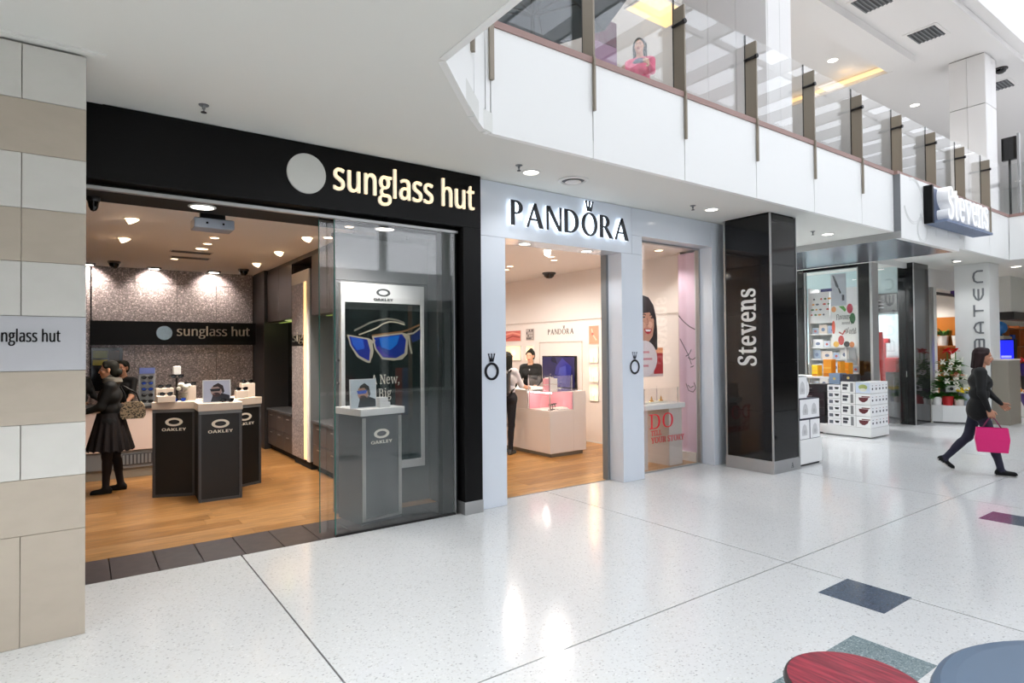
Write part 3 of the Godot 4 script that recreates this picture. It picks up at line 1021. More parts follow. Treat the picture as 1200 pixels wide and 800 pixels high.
	for k in q.size() - 1:
		var d: Vector2 = (q[k + 1] - q[k]).normalized() * 0.006
		m = W(wb)
		wallseg(m, q[k] + d, q[k + 1] - d, SOF - 0.004, 4.275, 0.05)
		part(wb, "fascia_panel", m, M.fascia)
	for k in q.size() - 1:
		m = W(wb)
		var d: Vector2 = (q[k + 1] - q[k]).normalized()
		var o := Vector2(-d.y, d.x) * 0.012
		wallseg(m, q[k] + o, q[k + 1] + o, 4.277, 4.335, 0.17)
		part(wb, "capping", m, M.cap)
	q = [Vector2(12.52, -4.055), Vector2(13.06, -4.055), Vector2(14.38, -4.055), Vector2(15.52, -4.055), Vector2(15.52, -2.6), Vector2(15.52, -1.2), Vector2(15.52, 1.4), Vector2(15.52, 4.0), Vector2(15.52, 8.0)]
	for k in q.size() - 1:
		var d: Vector2 = (q[k + 1] - q[k]).normalized()
		m = W(wb)
		wallseg(m, q[k] + d * 0.006, q[k + 1] - d * 0.006, SOF - 0.004, 4.275, 0.05)
		part(wb, "fascia_panel", m, M.fascia)
		m = W(wb)
		wallseg(m, q[k] + Vector2(-d.y, d.x) * 0.012, q[k + 1] + Vector2(-d.y, d.x) * 0.012, 4.277, 4.335, 0.17)
		part(wb, "capping", m, M.cap)
	m = W(wb)
	m.box(10.18, 12.5, 4.277, 4.335, -4.2, -4.0)
	part(wb, "capping", m, M.cap)

	# ---- lights, vent and sprinklers in the soffit
	downlight(Vector3(3.65, SOF, -4.73), 0.075, "round white downlight in the soffit above the first letters of the jewellery sign", 1.3)
	downlight(Vector3(6.53, SOF, -4.71), 0.075, "round white downlight in the soffit between the jewellery window and the glossy black column", 1.3)
	downlight(Vector3(9.47, SOF, -4.72), 0.075, "round white downlight in the soffit between the black column and the steel canopy", 3.0)
	downlight(Vector3(14.75, SOF, -4.72), 0.075, "round white downlight in the soffit beside the grey-lettered white column", 3.0)
	downlight(Vector3(16.9, SOF, -4.3), 0.09, "round downlight in the soffit right of the grey-lettered white column", 3.0)
	for p in [[0.7, -2.0], [-2.2, -2.0], [0.7, 1.0], [-2.2, 1.0], [0.7, 4.0], [-2.2, 4.0], [-2.2, -4.72]]:
		downlight(Vector3(p[0], SOF, p[1]), 0.075, "round white downlight in the soffit over the walkway behind the viewer", 22.0, false, "walkway downlights out of view")
	for p in [[19.0, -2.0], [19.0, 1.5], [22.5, -2.0], [22.5, 1.5], [25.5, -3.0], [19.5, -6.0], [22.5, -6.5]]:
		downlight(Vector3(p[0], SOF, p[1]), 0.08, "round downlight in the far soffit beyond the void", 8.0, true, "downlights beyond the void")
	for s in [[0.72, -4.76, "sprinkler head in the soffit above the black shop sign"], [3.42, -4.62, "sprinkler head in the soffit left of the first downlight over the jewellery shop"], [6.17, -4.72, "sprinkler head in the soffit just left of the downlight by the black column"], [9.06, -4.74, "sprinkler head in the soffit just left of the downlight by the steel canopy"], [14.5, -4.71, "sprinkler head in the soffit nearest the grey-lettered column"]]:
		sprinkler(Vector3(s[0], SOF, s[1]), s[2])
	var dv := thing("air_diffuser", "round white ceiling air diffuser in the soffit above the jewellery sign", "air vent", Vector3(4.19, SOF, -4.71))
	m = L()
	m.lathe(Vector3.ZERO, [[0.16, 0.0], [0.16, -0.012], [0.13, -0.02], [0.12, -0.006], [0.118, 0.0]], 30)
	part(dv, "outer_ring", m, M.white)
	m = L()
	m.lathe(Vector3.ZERO, [[0.0, -0.004], [0.118, -0.004], [0.118, 0.0]], 30)
	part(dv, "slot", m, M.dark_grey)
	m = L()
	m.lathe(Vector3.ZERO, [[0.0, -0.022], [0.085, -0.022], [0.07, -0.012], [0.0, -0.012]], 30)
	part(dv, "centre_disc", m, M.white)

	# ---- seats in the corner of the picture
	var st := thing("round_stool", "round stool with a streaky dark red timber top beside the large blue seat", "stool", Vector3(2.205, 0, -1.03))
	m = L()
	m.lathe(Vector3.ZERO, [[0.0, 0.412], [0.215, 0.412], [0.228, 0.42], [0.231, 0.433], [0.226, 0.447], [0.218, 0.45]], 48)
	part(st, "edge_band", m, M.charcoal)
	m = L()
	m.lathe(Vector3.ZERO, [[0.2185, 0.449], [0.217, 0.4525], [0.0, 0.453]], 48)
	part(st, "timber_top", m, M.veneer)
	m = L()
	m.lathe(Vector3.ZERO, [[0.0, 0.0], [0.19, 0.0], [0.195, 0.02], [0.195, 0.412], [0.0, 0.412]], 40)
	part(st, "drum", m, M.charcoal)
	var po := thing("round_pouffe", "large round blue-grey upholstered seat in the near corner", "seat", Vector3(2.695, 0, -0.26))
	m = L()
	m.lathe(Vector3.ZERO, [[0.0, 0.05], [0.645, 0.05], [0.672, 0.10], [0.678, 0.34], [0.67, 0.345]], 64)
	part(po, "side_panel", m, mat("blue_vinyl_dark", 0.27, 0.33, 0.40, 0.5))
	m = L()
	m.lathe(Vector3.ZERO, [[0.668, 0.345], [0.68, 0.37], [0.679, 0.405], [0.668, 0.43], [0.645, 0.445], [0.60, 0.45], [0.0, 0.458]], 64)
	part(po, "cushion", m, mat("blue_vinyl", 0.33, 0.40, 0.48, 0.42))
	m = L()
	m.lathe(Vector3.ZERO, [[0.0, 0.0], [0.6, 0.0], [0.6, 0.05], [0.0, 0.05]], 40)
	part(po, "plinth", m, M.black)

func sunglass_shop() -> void:
	var FZ := -5.13
	# ---- floor, walls, ceiling
	var fl := struct("floor_sunglass_shop", "warm brown timber board floor of the sunglasses shop with a dark tiled threshold")
	planks(fl, [M.wood_0, M.wood_1, M.wood_2], -1.6, 3.40, -11.6, -5.79, 0.19, 1.7)
	var x := -1.62
	while x < 3.3:
		bp(fl, "threshold_tile", M.dark_tile, x + 0.002, minf(x + 0.298, 3.32), -0.03, 0.0005, -5.786, -5.222, 0.001)
		x += 0.302
	var wb := struct("wall_sunglass_back", "glittering silver mosaic back wall of the sunglasses shop")
	bp(wb, "backing", M.charcoal, -1.75, 3.45, 0.0, 3.25, -11.75, -11.62)
	for xx in [-1.6, -1.02, -0.44, 0.13, 0.73, 1.33, 1.93]:
		for yy in [[0.02, 1.10], [1.104, 2.10], [2.104, 2.785], [2.79, 3.02]]:
			bp(wb, "mosaic_panel", M.mosaic, xx + 0.003, minf(xx + 0.6, 2.53) - 0.003, yy[0], yy[1], -11.62, -11.5)
	var wl := struct("wall_sunglass_left", "left side wall of the sunglasses shop hidden behind the pier")
	bp(wl, "wall_body", M.cabinet, -1.75, -1.6, 0.0, 3.25, -11.62, -5.13)
	var wr := struct("wall_sunglass_right", "dark brown right side wall of the sunglasses shop")
	bp(wr, "wall_body", M.cabinet, 2.95, 3.40, 0.0, 3.1, -11.62, -6.06)
	bp(wr, "bulkhead", M.cabinet, 2.60, 2.95, 2.96, 3.1, -11.5, -6.06)
	bp(wr, "end_panel", M.charcoal, 2.54, 2.95, 0.0, 3.02, -11.5, -10.72)
	var ce := struct("ceiling_sunglass_shop", "brownish plaster ceiling of the sunglasses shop")
	bp(ce, "plasterboard", M.ceiling_brown, -1.75, 3.45, 3.02, 3.14, -11.75, -5.73)
	var wf := struct("wall_sunglass_front", "black panelled shopfront fascia and side jamb of the sunglasses shop")
	bp(wf, "fascia_panel", M.black, -1.7, 3.31, 2.86, SOF - 0.004, -5.28, FZ, 0.003)
	bp(wf, "header_box", M.matt_black, -1.7, 3.45, 2.83, SOF - 0.004, -5.75, -5.28)
	bp(wf, "jamb_panel", M.black, 3.10, 3.31, 0.125, 2.86, -5.28, FZ, 0.003)
	bp(wf, "jamb_return", M.matt_black, 2.93, 3.098, 0.0, 2.83, -5.36, -5.27)
	bp(wf, "kick_plate", M.brushed, 3.095, 3.315, 0.0, 0.125, -5.285, FZ + 0.004, 0.003)
	bp(wf, "channel", M.brushed, 3.045, 3.06, 0.0, 2.83, -5.268, -5.235)
	bp(wf, "side_panel", M.charcoal, 3.14, 3.42, 0.0, 2.83, -6.2, -5.36)
	bp(wf, "track", M.brushed, 0.03, 3.09, 2.805, 2.83, -5.26, -5.215)

	# ---- fascia sign
	var sg := thing("shop_sign", "large silver disc and cream lettering sign on the black fascia", "sign", Vector3(1.5, 3.0, FZ))
	var m := W(sg)
	m.band(Vector3(1.555, 3.132, FZ + 0.022), X, Y, 0, 0, 0.162, 0.168, 0, 0, 0, 360, 48, 0.02)
	part(sg, "disc", m, mat("disc_silver", 0.84, 0.84, 0.82, 0.5), "plain silver-grey disc")
	m = W(sg)
	m.text("sunglass hut", logo_font, Vector3(0, 0, FZ), X, Y, 1.785, 3.225, 2.955, 3.305, 0.02, 0.004)
	part(sg, "lettering", m, M.letter_lit)

	# ---- glass
	var g1 := thing("glass_screen", "tall fixed clear glass panel in front of the eyewear poster", "glass panel", Vector3(2.4, 0, -5.23))
	bp(g1, "pane", M.glass_green, 1.835, 3.04, 0.02, 2.805, -5.236, -5.224)
	bp(g1, "edge", M.glass_edge, 1.826, 1.834, 0.02, 2.805, -5.236, -5.224)
	bp(g1, "floor_channel", M.dark_metal, 1.826, 3.04, 0.0, 0.02, -5.25, -5.212)
	for yy in [1.35, 1.55]:
		bp(g1, "handle_fixing", M.chrome, 1.85, 1.868, yy - 0.009, yy + 0.009, -5.245, -5.215)
	var g2 := thing("sliding_door", "frameless glass sliding door leaf parked behind the fixed glass panel", "door", Vector3(2.3, 0, -5.33))
	bp(g2, "pane", M.glass, 1.73, 2.92, 0.03, 2.80, -5.335, -5.325)
	bp(g2, "edge", M.glass_edge, 1.724, 1.7295, 0.03, 2.80, -5.335, -5.325)
	bp(g2, "top_rail", M.dark_metal, 1.724, 2.92, 2.80, 2.829, -5.345, -5.315)
	var sb := thing("door_sensor", "pale grey door operator box hanging below the black header", "sensor", Vector3(0.96, 2.75, -5.9))
	bp(sb, "case", mat("grey_blue", 0.60, 0.63, 0.68, 0.4), 0.80, 1.12, 2.715, 2.80, -6.0, -5.78, 0.006)
	bp(sb, "bracket", M.dark_metal, 0.86, 1.06, 2.80, 3.02, -5.92, -5.86)
	for xx in [0.90, 1.03]:
		bp(sb, "lens", M.black_gloss, xx - 0.008, xx + 0.008, 2.75, 2.766, -5.782, -5.776)

	# ---- ceiling fittings
	var order := ["nearest of the row of round downlights running into the sunglasses shop", "second round downlight of the row running into the sunglasses shop", "third round downlight of the row running into the sunglasses shop", "fourth round downlight of the row running into the sunglasses shop", "farthest round downlight of the row running into the sunglasses shop"]
	for k in 5:
		downlight(Vector3(1.32, 3.02, [-7.24, -7.55, -7.96, -8.44, -8.89][k]), 0.075 if k in [0, 4] else 0.05, order[k], 3.2, true, "row of downlights in the brown ceiling")
	downlight(Vector3(1.13, 3.02, -10.05), 0.05, "small round downlight near the glitter wall of the sunglasses shop", 2.5, true)
	downlight(Vector3(0.82, 2.83, -5.50), 0.085, "round downlight under the black header above the shop entrance", 1.2, false)
	downlight(Vector3(2.43, 2.83, -5.50), 0.085, "round downlight under the black header behind the glass panel", 1.6, false)
	downlight(Vector3(2.10, 2.83, -5.58), 0.04, "small downlight under the black header left of the larger one behind the glass", 2.5, true)
	for a in [[0.44, -7.31, "tilted slot spotlight in the brown ceiling, nearer one at the left"], [0.44, -8.60, "tilted slot spotlight in the brown ceiling, farther one at the left"], [2.24, -7.36, "tilted slot spotlight near the right wall, closest to the glass door"], [2.24, -8.63, "tilted slot spotlight near the right wall, second from the glass door"], [2.24, -9.92, "tilted slot spotlight near the right wall, farthest from the glass door"]]:
		var o := thing("tilted_spotlight", a[2], "ceiling light", Vector3(a[0], 3.02, a[1]), "tilted slot spotlights")
		m = L()
		m.lathe(Vector3.ZERO, [[0.07, 0.0], [0.085, -0.006], [0.065, -0.008], [0.06, 0.0]], 22)
		part(o, "trim_ring", m, M.white)
		m = L()
		var tb := Basis(Vector3.BACK, 0.5 if a[0] < 1.0 else -0.5)
		m.lathe(Vector3(0, -0.012, 0), [[0.0, -0.028], [0.05, -0.028], [0.055, 0.012], [0.0, 0.012]], 22, tb)
		part(o, "lamp_head", m, M.lamp_warm)
		lamp(o, Vector3(0, -0.06, 0), (Vector3.DOWN + X * (0.55 if a[0] < 1.0 else -0.2)).normalized(), 3.5, Color(1.0, 0.93, 0.85), 40.0, 0.05)
	downlight(Vector3(2.45, 3.02, -7.21), 0.06, "round downlight in the brown ceiling right of the tilted spotlight by the door", 3.0, true)
	for k in 3:
		var o := thing("wall_washer", ["square wall-washer spotlight over the left of the glitter wall", "square wall-washer spotlight over the middle of the glitter wall", "square wall-washer spotlight over the right of the glitter wall"][k], "ceiling light", Vector3([0.10, 0.98, 1.86][k], 3.02, -11.28), "wall washers over the glitter wall")
		m = L()
		m.box(-0.10, 0.10, -0.022, 0.0, -0.06, 0.06, 0.004)
		part(o, "housing", m, M.charcoal)
		m = L()
		m.box(-0.07, 0.07, -0.028, -0.022, -0.04, 0.04)
		part(o, "lens", m, M.lamp)
		lamp(o, Vector3(0, -0.05, 0), Vector3(0, -1, -0.85), 2.6, Color(1.0, 0.93, 0.88), 58.0, 0.05)
	dome_camera(Vector3(0.42, 3.02, -10.82), "black dome camera on the brown ceiling left of centre")
	dome_camera(Vector3(2.22, 3.02, -10.75), "black dome camera on the brown ceiling by the right cabinets")
	dome_camera(Vector3(0.085, 2.83, -5.62), "small grey dome camera under the black header beside the pier", 0.04)
	for k in 2:
		var o := thing("ceiling_grille", ["nearer dark slotted air grille in the brown ceiling", "farther dark slotted air grille in the brown ceiling"][k], "air vent", Vector3(1.25 + 0.06 * k, 3.02, -9.28 - 0.55 * k))
		m = L()
		m.box(-0.26, 0.26, -0.008, 0.0, -0.09, 0.09)
		part(o, "frame", m, M.cream_dark)
		for j in 5:
			m = L()
			m.box(-0.24, 0.24, -0.012, -0.008, -0.075 + 0.034 * j, -0.058 + 0.034 * j)
			part(o, "slat", m, M.dark_grey)

	# ---- sign band on the back wall, poster, counter
	var bs := thing("band_sign", "black band with silver disc and pale lettering on the glitter wall", "sign", Vector3(1.3, 1.77, -11.4))
	bp(bs, "band", M.black, 0.13, 2.54, 1.77, 2.15, -11.5, -11.34)
	m = W(bs)
	m.band(Vector3(1.13, 1.965, -11.325), X, Y, 0, 0, 0.115, 0.115, 0, 0, 0, 360, 32, 0.012)
	part(bs, "disc", m, mat("disc_mirror", 0.55, 0.60, 0.62, 0.25, 0.8))
	m = W(bs)
	m.text("sunglass hut", logo_font, Vector3(0, 0, -11.34), X, Y, 1.31, 2.44, 1.87, 2.085, 0.012, 0.003)
	part(bs, "lettering", m, M.letter_cream)
	var pp := thing("wall_screen", "dark wall screen with yellow-green picture behind the shop assistants", "screen", Vector3(0.3, 1.1, -11.45))
	bp(pp, "panel", M.black_gloss, 0.15, 0.56, 1.05, 1.72, -11.5, -11.44)
	printed(pp, "picture", Vector3(0, 0, -11.438), X, Y, [[lin(0.55, 0.52, 0.08), rect(0.17, 0.36, 1.45, 1.54)], [lin(0.40, 0.42, 0.08), rect(0.17, 0.36, 1.56, 1.68)], [lin(0.20, 0.16, 0.07), rect(0.37, 0.52, 1.45, 1.68)]], M.print_gloss)
	var ct := thing("service_counter", "long white service counter with a dark top at the back of the sunglasses shop", "counter", Vector3(0, 0, -9.7))
	bp(ct, "front_panel", mat("counter_pink", 0.88, 0.80, 0.76, 0.45), -1.5, 1.02, 0.36, 0.90, -10.05, -9.36, 0.004)
	bp(ct, "lower_panel", M.mid_grey, -1.5, 0.99, 0.13, 0.355, -10.05, -9.38)
	bp(ct, "kick_base", M.taupe, -1.5, 0.96, 0.0, 0.13, -10.05, -9.40)
	bp(ct, "worktop", M.charcoal, -1.52, 1.04, 0.90, 0.935, -10.07, -9.33, 0.004)
	bp(ct, "vent_grille", M.dark_grey, 0.45, 0.84, 0.17, 0.31, -9.381, -9.372)
	for j in 9:
		bp(ct, "grille_bar", M.mid_grey, 0.46 + 0.042 * j, 0.485 + 0.042 * j, 0.18, 0.30, -9.374, -9.366)
	var rk := thing("sunglasses_rack", "upright countertop rack of coloured sunglasses with a small blue sign", "display rack", Vector3(0.75, 0.935, -9.55))
	m = L()
	m.box(-0.10, 0.10, 0.0, 0.02, -0.08, 0.08); m.box(-0.10, 0.10, 0.02, 0.50, -0.03, -0.015)
	part(rk, "stand", m, M.mid_grey)
	m = L()
	m.box(-0.09, 0.09, 0.42, 0.50, -0.014, -0.004)
	part(rk, "header_sign", m, mat("sign_blue", 0.35, 0.40, 0.62, 0.4))
	for k in 5:
		sunglasses_in(rk, Vector3(0, 0.37 - 0.08 * k, 0.02), [M.lens_dark, M.lens_blue, M.lens_blue, M.lens_dark, M.lens_dark][k])

	# ---- right-hand cabinets
	for c in [[-10.70, -9.25, "dark brown overhead cabinet beyond the lit display tower"], [-8.30, -6.10, "dark brown overhead cabinet behind the glass door"]]:
		var o := thing("overhead_cabinet", c[2], "cabinet", Vector3(2.75, 2.13, (c[0] + c[1]) / 2))
		bp(o, "body", M.cabinet, 2.61, 2.95, 2.13, 2.955, c[0], c[1], 0.003)
		var n := 2 if c[0] < -9 else 3
		for k in n:
			var a: float = lerpf(c[0], c[1], float(k) / n)
			var b: float = lerpf(c[0], c[1], float(k + 1) / n)
			bp(o, "door", M.cabinet, 2.585, 2.608, 2.135, 2.95, a + 0.004, b - 0.004, 0.002)
		bp(o, "light_strip", glow("green_led", 0.75, 0.85, 0.45, 0.5), 2.75, 2.80, 2.122, 2.13, c[0] + 0.1, c[1] - 0.1)
		var al := OmniLight3D.new()
		al.name = "strip_light"
		o.add_child(al, true)
		al.position = Vector3(0.02, -0.06, 0)
		al.light_color = Color(0.85, 0.9, 0.6); al.light_energy = 0.03; al.light_size = 0.1; al.shadow_enabled = true
	for c in [[-10.70, -9.25, "low dark drawer cabinet beyond the lit display tower"], [-8.30, -6.10, "low dark drawer cabinet behind the glass door"]]:
		var o := thing("drawer_cabinet", c[2], "cabinet", Vector3(2.75, 0, (c[0] + c[1]) / 2))
		bp(o, "body", M.cabinet, 2.62, 2.95, 0.09, 0.66, c[0], c[1])
		bp(o, "kick_base", M.matt_black, 2.66, 2.95, 0.0, 0.09, c[0], c[1])
		bp(o, "worktop", M.dark_grey, 2.57, 2.95, 0.66, 0.70, c[0], c[1], 0.003)
		var n := 3 if c[0] < -9 else 4
		for k in n:
			var a: float = lerpf(c[0], c[1], float(k) / n) + 0.004
			var b: float = lerpf(c[0], c[1], float(k + 1) / n) - 0.004
			for y in [[0.10, 0.37], [0.378, 0.65]]:
				var d := bp(o, "drawer", M.cabinet, 2.595, 2.618, y[0], y[1], a, b, 0.002)
				bp(d, "handle", M.steel, 2.578, 2.594, y[1] - 0.06, y[1] - 0.048, (a + b) / 2 - 0.06, (a + b) / 2 + 0.06)
	bp(wr, "splashback", M.black_gloss, 2.93, 2.949, 0.70, 2.13, -10.7, -6.1)
	var tw := thing("display_tower", "tall display tower with silver glitter front and a warm vertical light strip", "display", Vector3(2.68, 0, -8.8))
	bp(tw, "body", M.mid_grey, 2.595, 2.945, 0.11, 2.79, -9.22, -8.40, 0.003)
	bp(tw, "kick_base", M.matt_black, 2.61, 2.945, 0.0, 0.11, -9.20, -8.42)
	bp(tw, "face_frame", M.white, 2.575, 2.594, 2.62, 2.79, -9.22, -8.40)
	bp(tw, "face_frame", M.white, 2.575, 2.594, 0.11, 2.62, -8.50, -8.40)
	bp(tw, "glitter_face", M.mosaic, 2.578, 2.594, 0.11, 1.72, -9.22, -8.62)
	bp(tw, "glitter_face", M.mosaic, 2.578, 2.594, 1.88, 2.62, -9.22, -8.62)
	bp(tw, "led_strip", M.led_strip, 2.572, 2.594, 0.13, 2.62, -8.62, -8.50)
	bp(tw, "name_panel", M.black, 2.576, 2.594, 1.72, 1.88, -9.22, -8.62)
	m = W(tw)
	m.text("sig", logo_font, Vector3(2.576, 0, 0), Z, Y, -9.18, -8.66, 1.74, 1.92, 0.004, 0.004)
	part(tw, "lettering", m, M.letter_cream)
	var ol := OmniLight3D.new()
	ol.name = "strip_light"
	tw.add_child(ol, true)
	ol.position = Vector3(-0.40, 1.4, 0.24)
	ol.light_color = Color(1, 0.8, 0.55); ol.light_energy = 0.08; ol.light_size = 0.25; ol.shadow_enabled = true

	# ---- window display: backdrop, poster, podium
	var bd := thing("window_backdrop", "grey panelled backdrop behind the framed eyewear poster", "display panel", Vector3(2.7, 0, -6.0))
	bp(bd, "panel", mat("panel_grey", 0.43, 0.43, 0.44, 0.4, 0.2), 2.10, 3.42, 2.36, 2.80, -6.06, -5.97, 0.002)
	bp(bd, "panel", M.panel_grey, 2.10, 3.42, 1.74, 2.355, -6.06, -5.97, 0.002)
	bp(bd, "panel", M.panel_grey, 2.10, 3.42, 1.02, 1.735, -6.06, -5.97, 0.002)
	bp(bd, "panel", M.panel_grey, 2.10, 3.42, 0.0, 1.015, -6.06, -5.97, 0.002)
	bp(bd, "top_rail", M.charcoal, 2.09, 3.42, 2.80, 2.84, -6.07, -5.971)
	var ps := thing("framed_poster", "large white framed poster of blue-lensed sunglasses on a black ground", "poster", Vector3(2.59, 0.385, -5.93))
	bp(ps, "frame", M.white, 2.13, 2.172, 0.385, 2.33, -5.97, -5.90, 0.003)
	bp(ps, "frame", M.white, 3.018, 3.06, 0.385, 2.33, -5.97, -5.90, 0.003)
	bp(ps, "frame", M.white, 2.172, 3.018, 0.385, 0.47, -5.97, -5.90, 0.003)
	bp(ps, "frame", M.white, 2.172, 3.018, 2.13, 2.33, -5.97, -5.90, 0.003)
	bp(ps, "print_board", M.black_gloss, 2.172, 3.018, 0.47, 2.13, -5.965, -5.912)
	ring_mark(ps, M.black, Vector3(2.585, 2.175, -5.899), X, Y, 0.22)
	var fr := lin(0.72, 0.68, 0.60)
	var fr2 := lin(0.45, 0.43, 0.40)
	printed(ps, "sunglasses_picture", Vector3(0, 0, -5.911), X, Y, [
		[lin(0.16, 0.07, 0.05), rect(2.172, 2.25, 1.12, 1.4)],
		[lin(0.30, 0.12, 0.10), rect(2.72, 2.80, 0.95, 1.45)], [lin(0.16, 0.16, 0.24), rect(2.80, 2.87, 0.95, 1.45)], [lin(0.22, 0.17, 0.15), rect(2.87, 2.92, 0.9, 2.12)],
		[fr2, stroke([[2.27, 1.84], [2.36, 1.885], [2.45, 1.93], [2.54, 1.955], [2.64, 1.97], [2.74, 1.96], [2.83, 1.93]], 0.018)],
		[fr, stroke([[2.32, 1.80], [2.42, 1.835], [2.51, 1.87], [2.58, 1.915], [2.66, 1.94], [2.74, 1.935], [2.835, 1.91]], 0.014)],
		[lin(0.50, 0.36, 0.22), stroke([[2.46, 1.79], [2.63, 1.815], [2.80, 1.835], [2.87, 1.855], [3.01, 1.915]], 0.02)],
		[fr, [[2.195, 1.80], [2.42, 1.765], [2.46, 1.745], [2.465, 1.60], [2.44, 1.51], [2.40, 1.515], [2.30, 1.57], [2.225, 1.69]]],
		[lin(0.10, 0.15, 0.55), [[2.215, 1.785], [2.41, 1.75], [2.44, 1.64], [2.428, 1.53], [2.32, 1.585], [2.24, 1.69]]],
		[lin(0.16, 0.34, 0.75), [[2.235, 1.775], [2.36, 1.755], [2.38, 1.66], [2.30, 1.64], [2.255, 1.70]]],
		[fr, [[2.46, 1.785], [2.80, 1.825], [2.87, 1.81], [2.86, 1.60], [2.80, 1.54], [2.70, 1.53], [2.57, 1.545], [2.49, 1.65]]],
		[lin(0.07, 0.16, 0.55), [[2.48, 1.77], [2.80, 1.81], [2.845, 1.75], [2.825, 1.605], [2.73, 1.555], [2.58, 1.565], [2.505, 1.66]]],
		[lin(0.08, 0.42, 0.80), [[2.54, 1.765], [2.77, 1.795], [2.74, 1.70], [2.66, 1.64], [2.56, 1.67]]],
		[lin(0.30, 0.20, 0.62), [[2.50, 1.67], [2.58, 1.575], [2.72, 1.565], [2.60, 1.60], [2.53, 1.68]]],
		[fr, stroke([[2.42, 1.745], [2.46, 1.72], [2.49, 1.75]], 0.03)],
		[fr, stroke([[2.455, 1.73], [2.47, 1.63], [2.455, 1.56]], 0.012)],
		[lin(0.09, 0.14, 0.40), [[2.90, 1.79], [3.016, 1.86], [3.016, 1.76], [2.92, 1.72]]],
		[fr, stroke([[2.86, 1.81], [2.93, 1.82], [3.016, 1.88]], 0.018)],
		[fr, stroke([[2.875, 1.80], [2.885, 1.70], [2.91, 1.60]], 0.022)],
	], M.print_gloss)
	m = W(ps)
	m.text("A New,", serif, Vector3(0, 0, -5.911), X, Y, 2.45, 2.765, 1.265, 1.385, 0.002)
	m.text("Big", serif, Vector3(0, 0, -5.911), X, Y, 2.53, 2.675, 1.115, 1.245, 0.002)
	part(ps, "slogan", m, M.letter_cream)
	var yaw := 0.16
	var pd := thing("display_podium", "grey display podium with white top and ring emblem behind the window glass", "podium", Vector3(2.33, 0, -5.66), "", yaw)
	m = L()
	m.box(-0.22, 0.22, 0.0, 1.02, -0.22, 0.22, 0.003)
	part(pd, "body", m, M.dark_grey)
	for s in [-1.0, 1.0]:
		m = L()
		m.box(0.20 * s - 0.018, 0.20 * s + 0.018, 0.03, 1.0, 0.22, 0.226)
		part(pd, "edge_strip", m, M.steel)
	m = L()
	m.box(-0.18, 0.18, 0.03, 0.055, 0.22, 0.226)
	part(pd, "edge_strip", m, M.steel)
	m = L()
	m.box(-0.245, 0.245, 1.02, 1.085, -0.235, 0.245, 0.004)
	part(pd, "top_slab", m, M.white)
	local_ring(pd, M.letter_cream, Vector3(-0.01, 0.77, 0.226), 0.235)
	var b1 := thing("display_block", "small white display block on the podium behind the glass", "display block", Vector3(2.41, 1.085, -5.53))
	m = L()
	m.box(-0.055, 0.055, 0.0, 0.05, -0.06, 0.06, 0.003)
	part(b1, "lower_step", m, M.white)
	m = L()
	m.box(-0.055, 0.03, 0.05, 0.095, -0.06, 0.06, 0.003)
	part(b1, "upper_step", m, M.white)
	picture_card("picture_card", "white picture card of a cyclist in blue sunglasses on the podium behind the glass", Vector3(2.205, 1.085, -5.50), 0.28, 0.28, 0.12, true)

	# ---- central island of three podiums
	var isl := [[Vector3(1.28, 0, -7.53), -0.04, "front podium of the dark three-part island, nearest the entrance"], [Vector3(0.955, 0, -8.03), -0.37, "left podium of the dark three-part island"], [Vector3(1.56, 0, -8.09), 0.40, "right podium of the dark three-part island, half hidden"]]
	var proto: Node3D = null
	for a in isl:
		if proto == null:
			proto = thing("island_podium", a[2], "podium", a[0], "island of dark podiums with white tops", a[1])
			m = L()
			m.box(-0.215, 0.215, 0.012, 0.99, -0.22, 0.215, 0.003)
			part(proto, "body", m, mat("island_dark", 0.085, 0.08, 0.075, 0.5))
			for s in [-1.0, 1.0]:
				m = L()
				m.box(0.205 * s - 0.014, 0.205 * s + 0.014, 0.0, 0.985, 0.215, 0.224)
				part(proto, "edge_strip", m, M.dark_grey)
			m = L()
			m.box(-0.19, 0.19, 0.0, 0.03, 0.215, 0.224)
			part(proto, "edge_strip", m, M.dark_grey)
			m = L()
			m.box(-0.215, 0.215, 0.955, 0.99, 0.216, 0.226)
			part(proto, "edge_strip", m, M.mid_grey)
			m = L()
			m.box(-0.225, 0.225, 0.99, 1.075, -0.235, 0.235, 0.004)
			part(proto, "top_slab", m, mat("island_top", 0.86, 0.80, 0.74, 0.45))
			local_ring(proto, M.letter_cream, Vector3(0, 0.77, 0.215), 0.25)
		else:
			copy(proto, a[0], a[2], a[1])
	picture_card("picture_card", "white picture card of a bearded man in sunglasses on the front podium", Vector3(1.25, 1.075, -7.40), 0.29, 0.25, 0.03, false)
	# risers and sunglasses on the island
	for r in [[0.80, -7.86, 0.07, 0.18, "low white riser block at the left of the island"], [0.80, -8.03, 0.15, 0.18, "taller white riser block at the left of the island, behind the low one"], [1.62, -7.96, 0.09, 0.14, "small white riser block on the right podium"], [1.72, -8.12, 0.17, 0.16, "taller white riser block at the back of the right podium"], [1.06, -8.02, 0.17, 0.12, "white riser block in the middle of the island"]]:
		var o := thing("riser_block", r[4], "display block", Vector3(r[0], 1.075, r[1]), "white risers on the island")
		m = L()
		m.box(-r[3] / 2, r[3] / 2, 0, r[2], -0.06, 0.06, 0.004)
		part(o, "block", m, M.island_top)
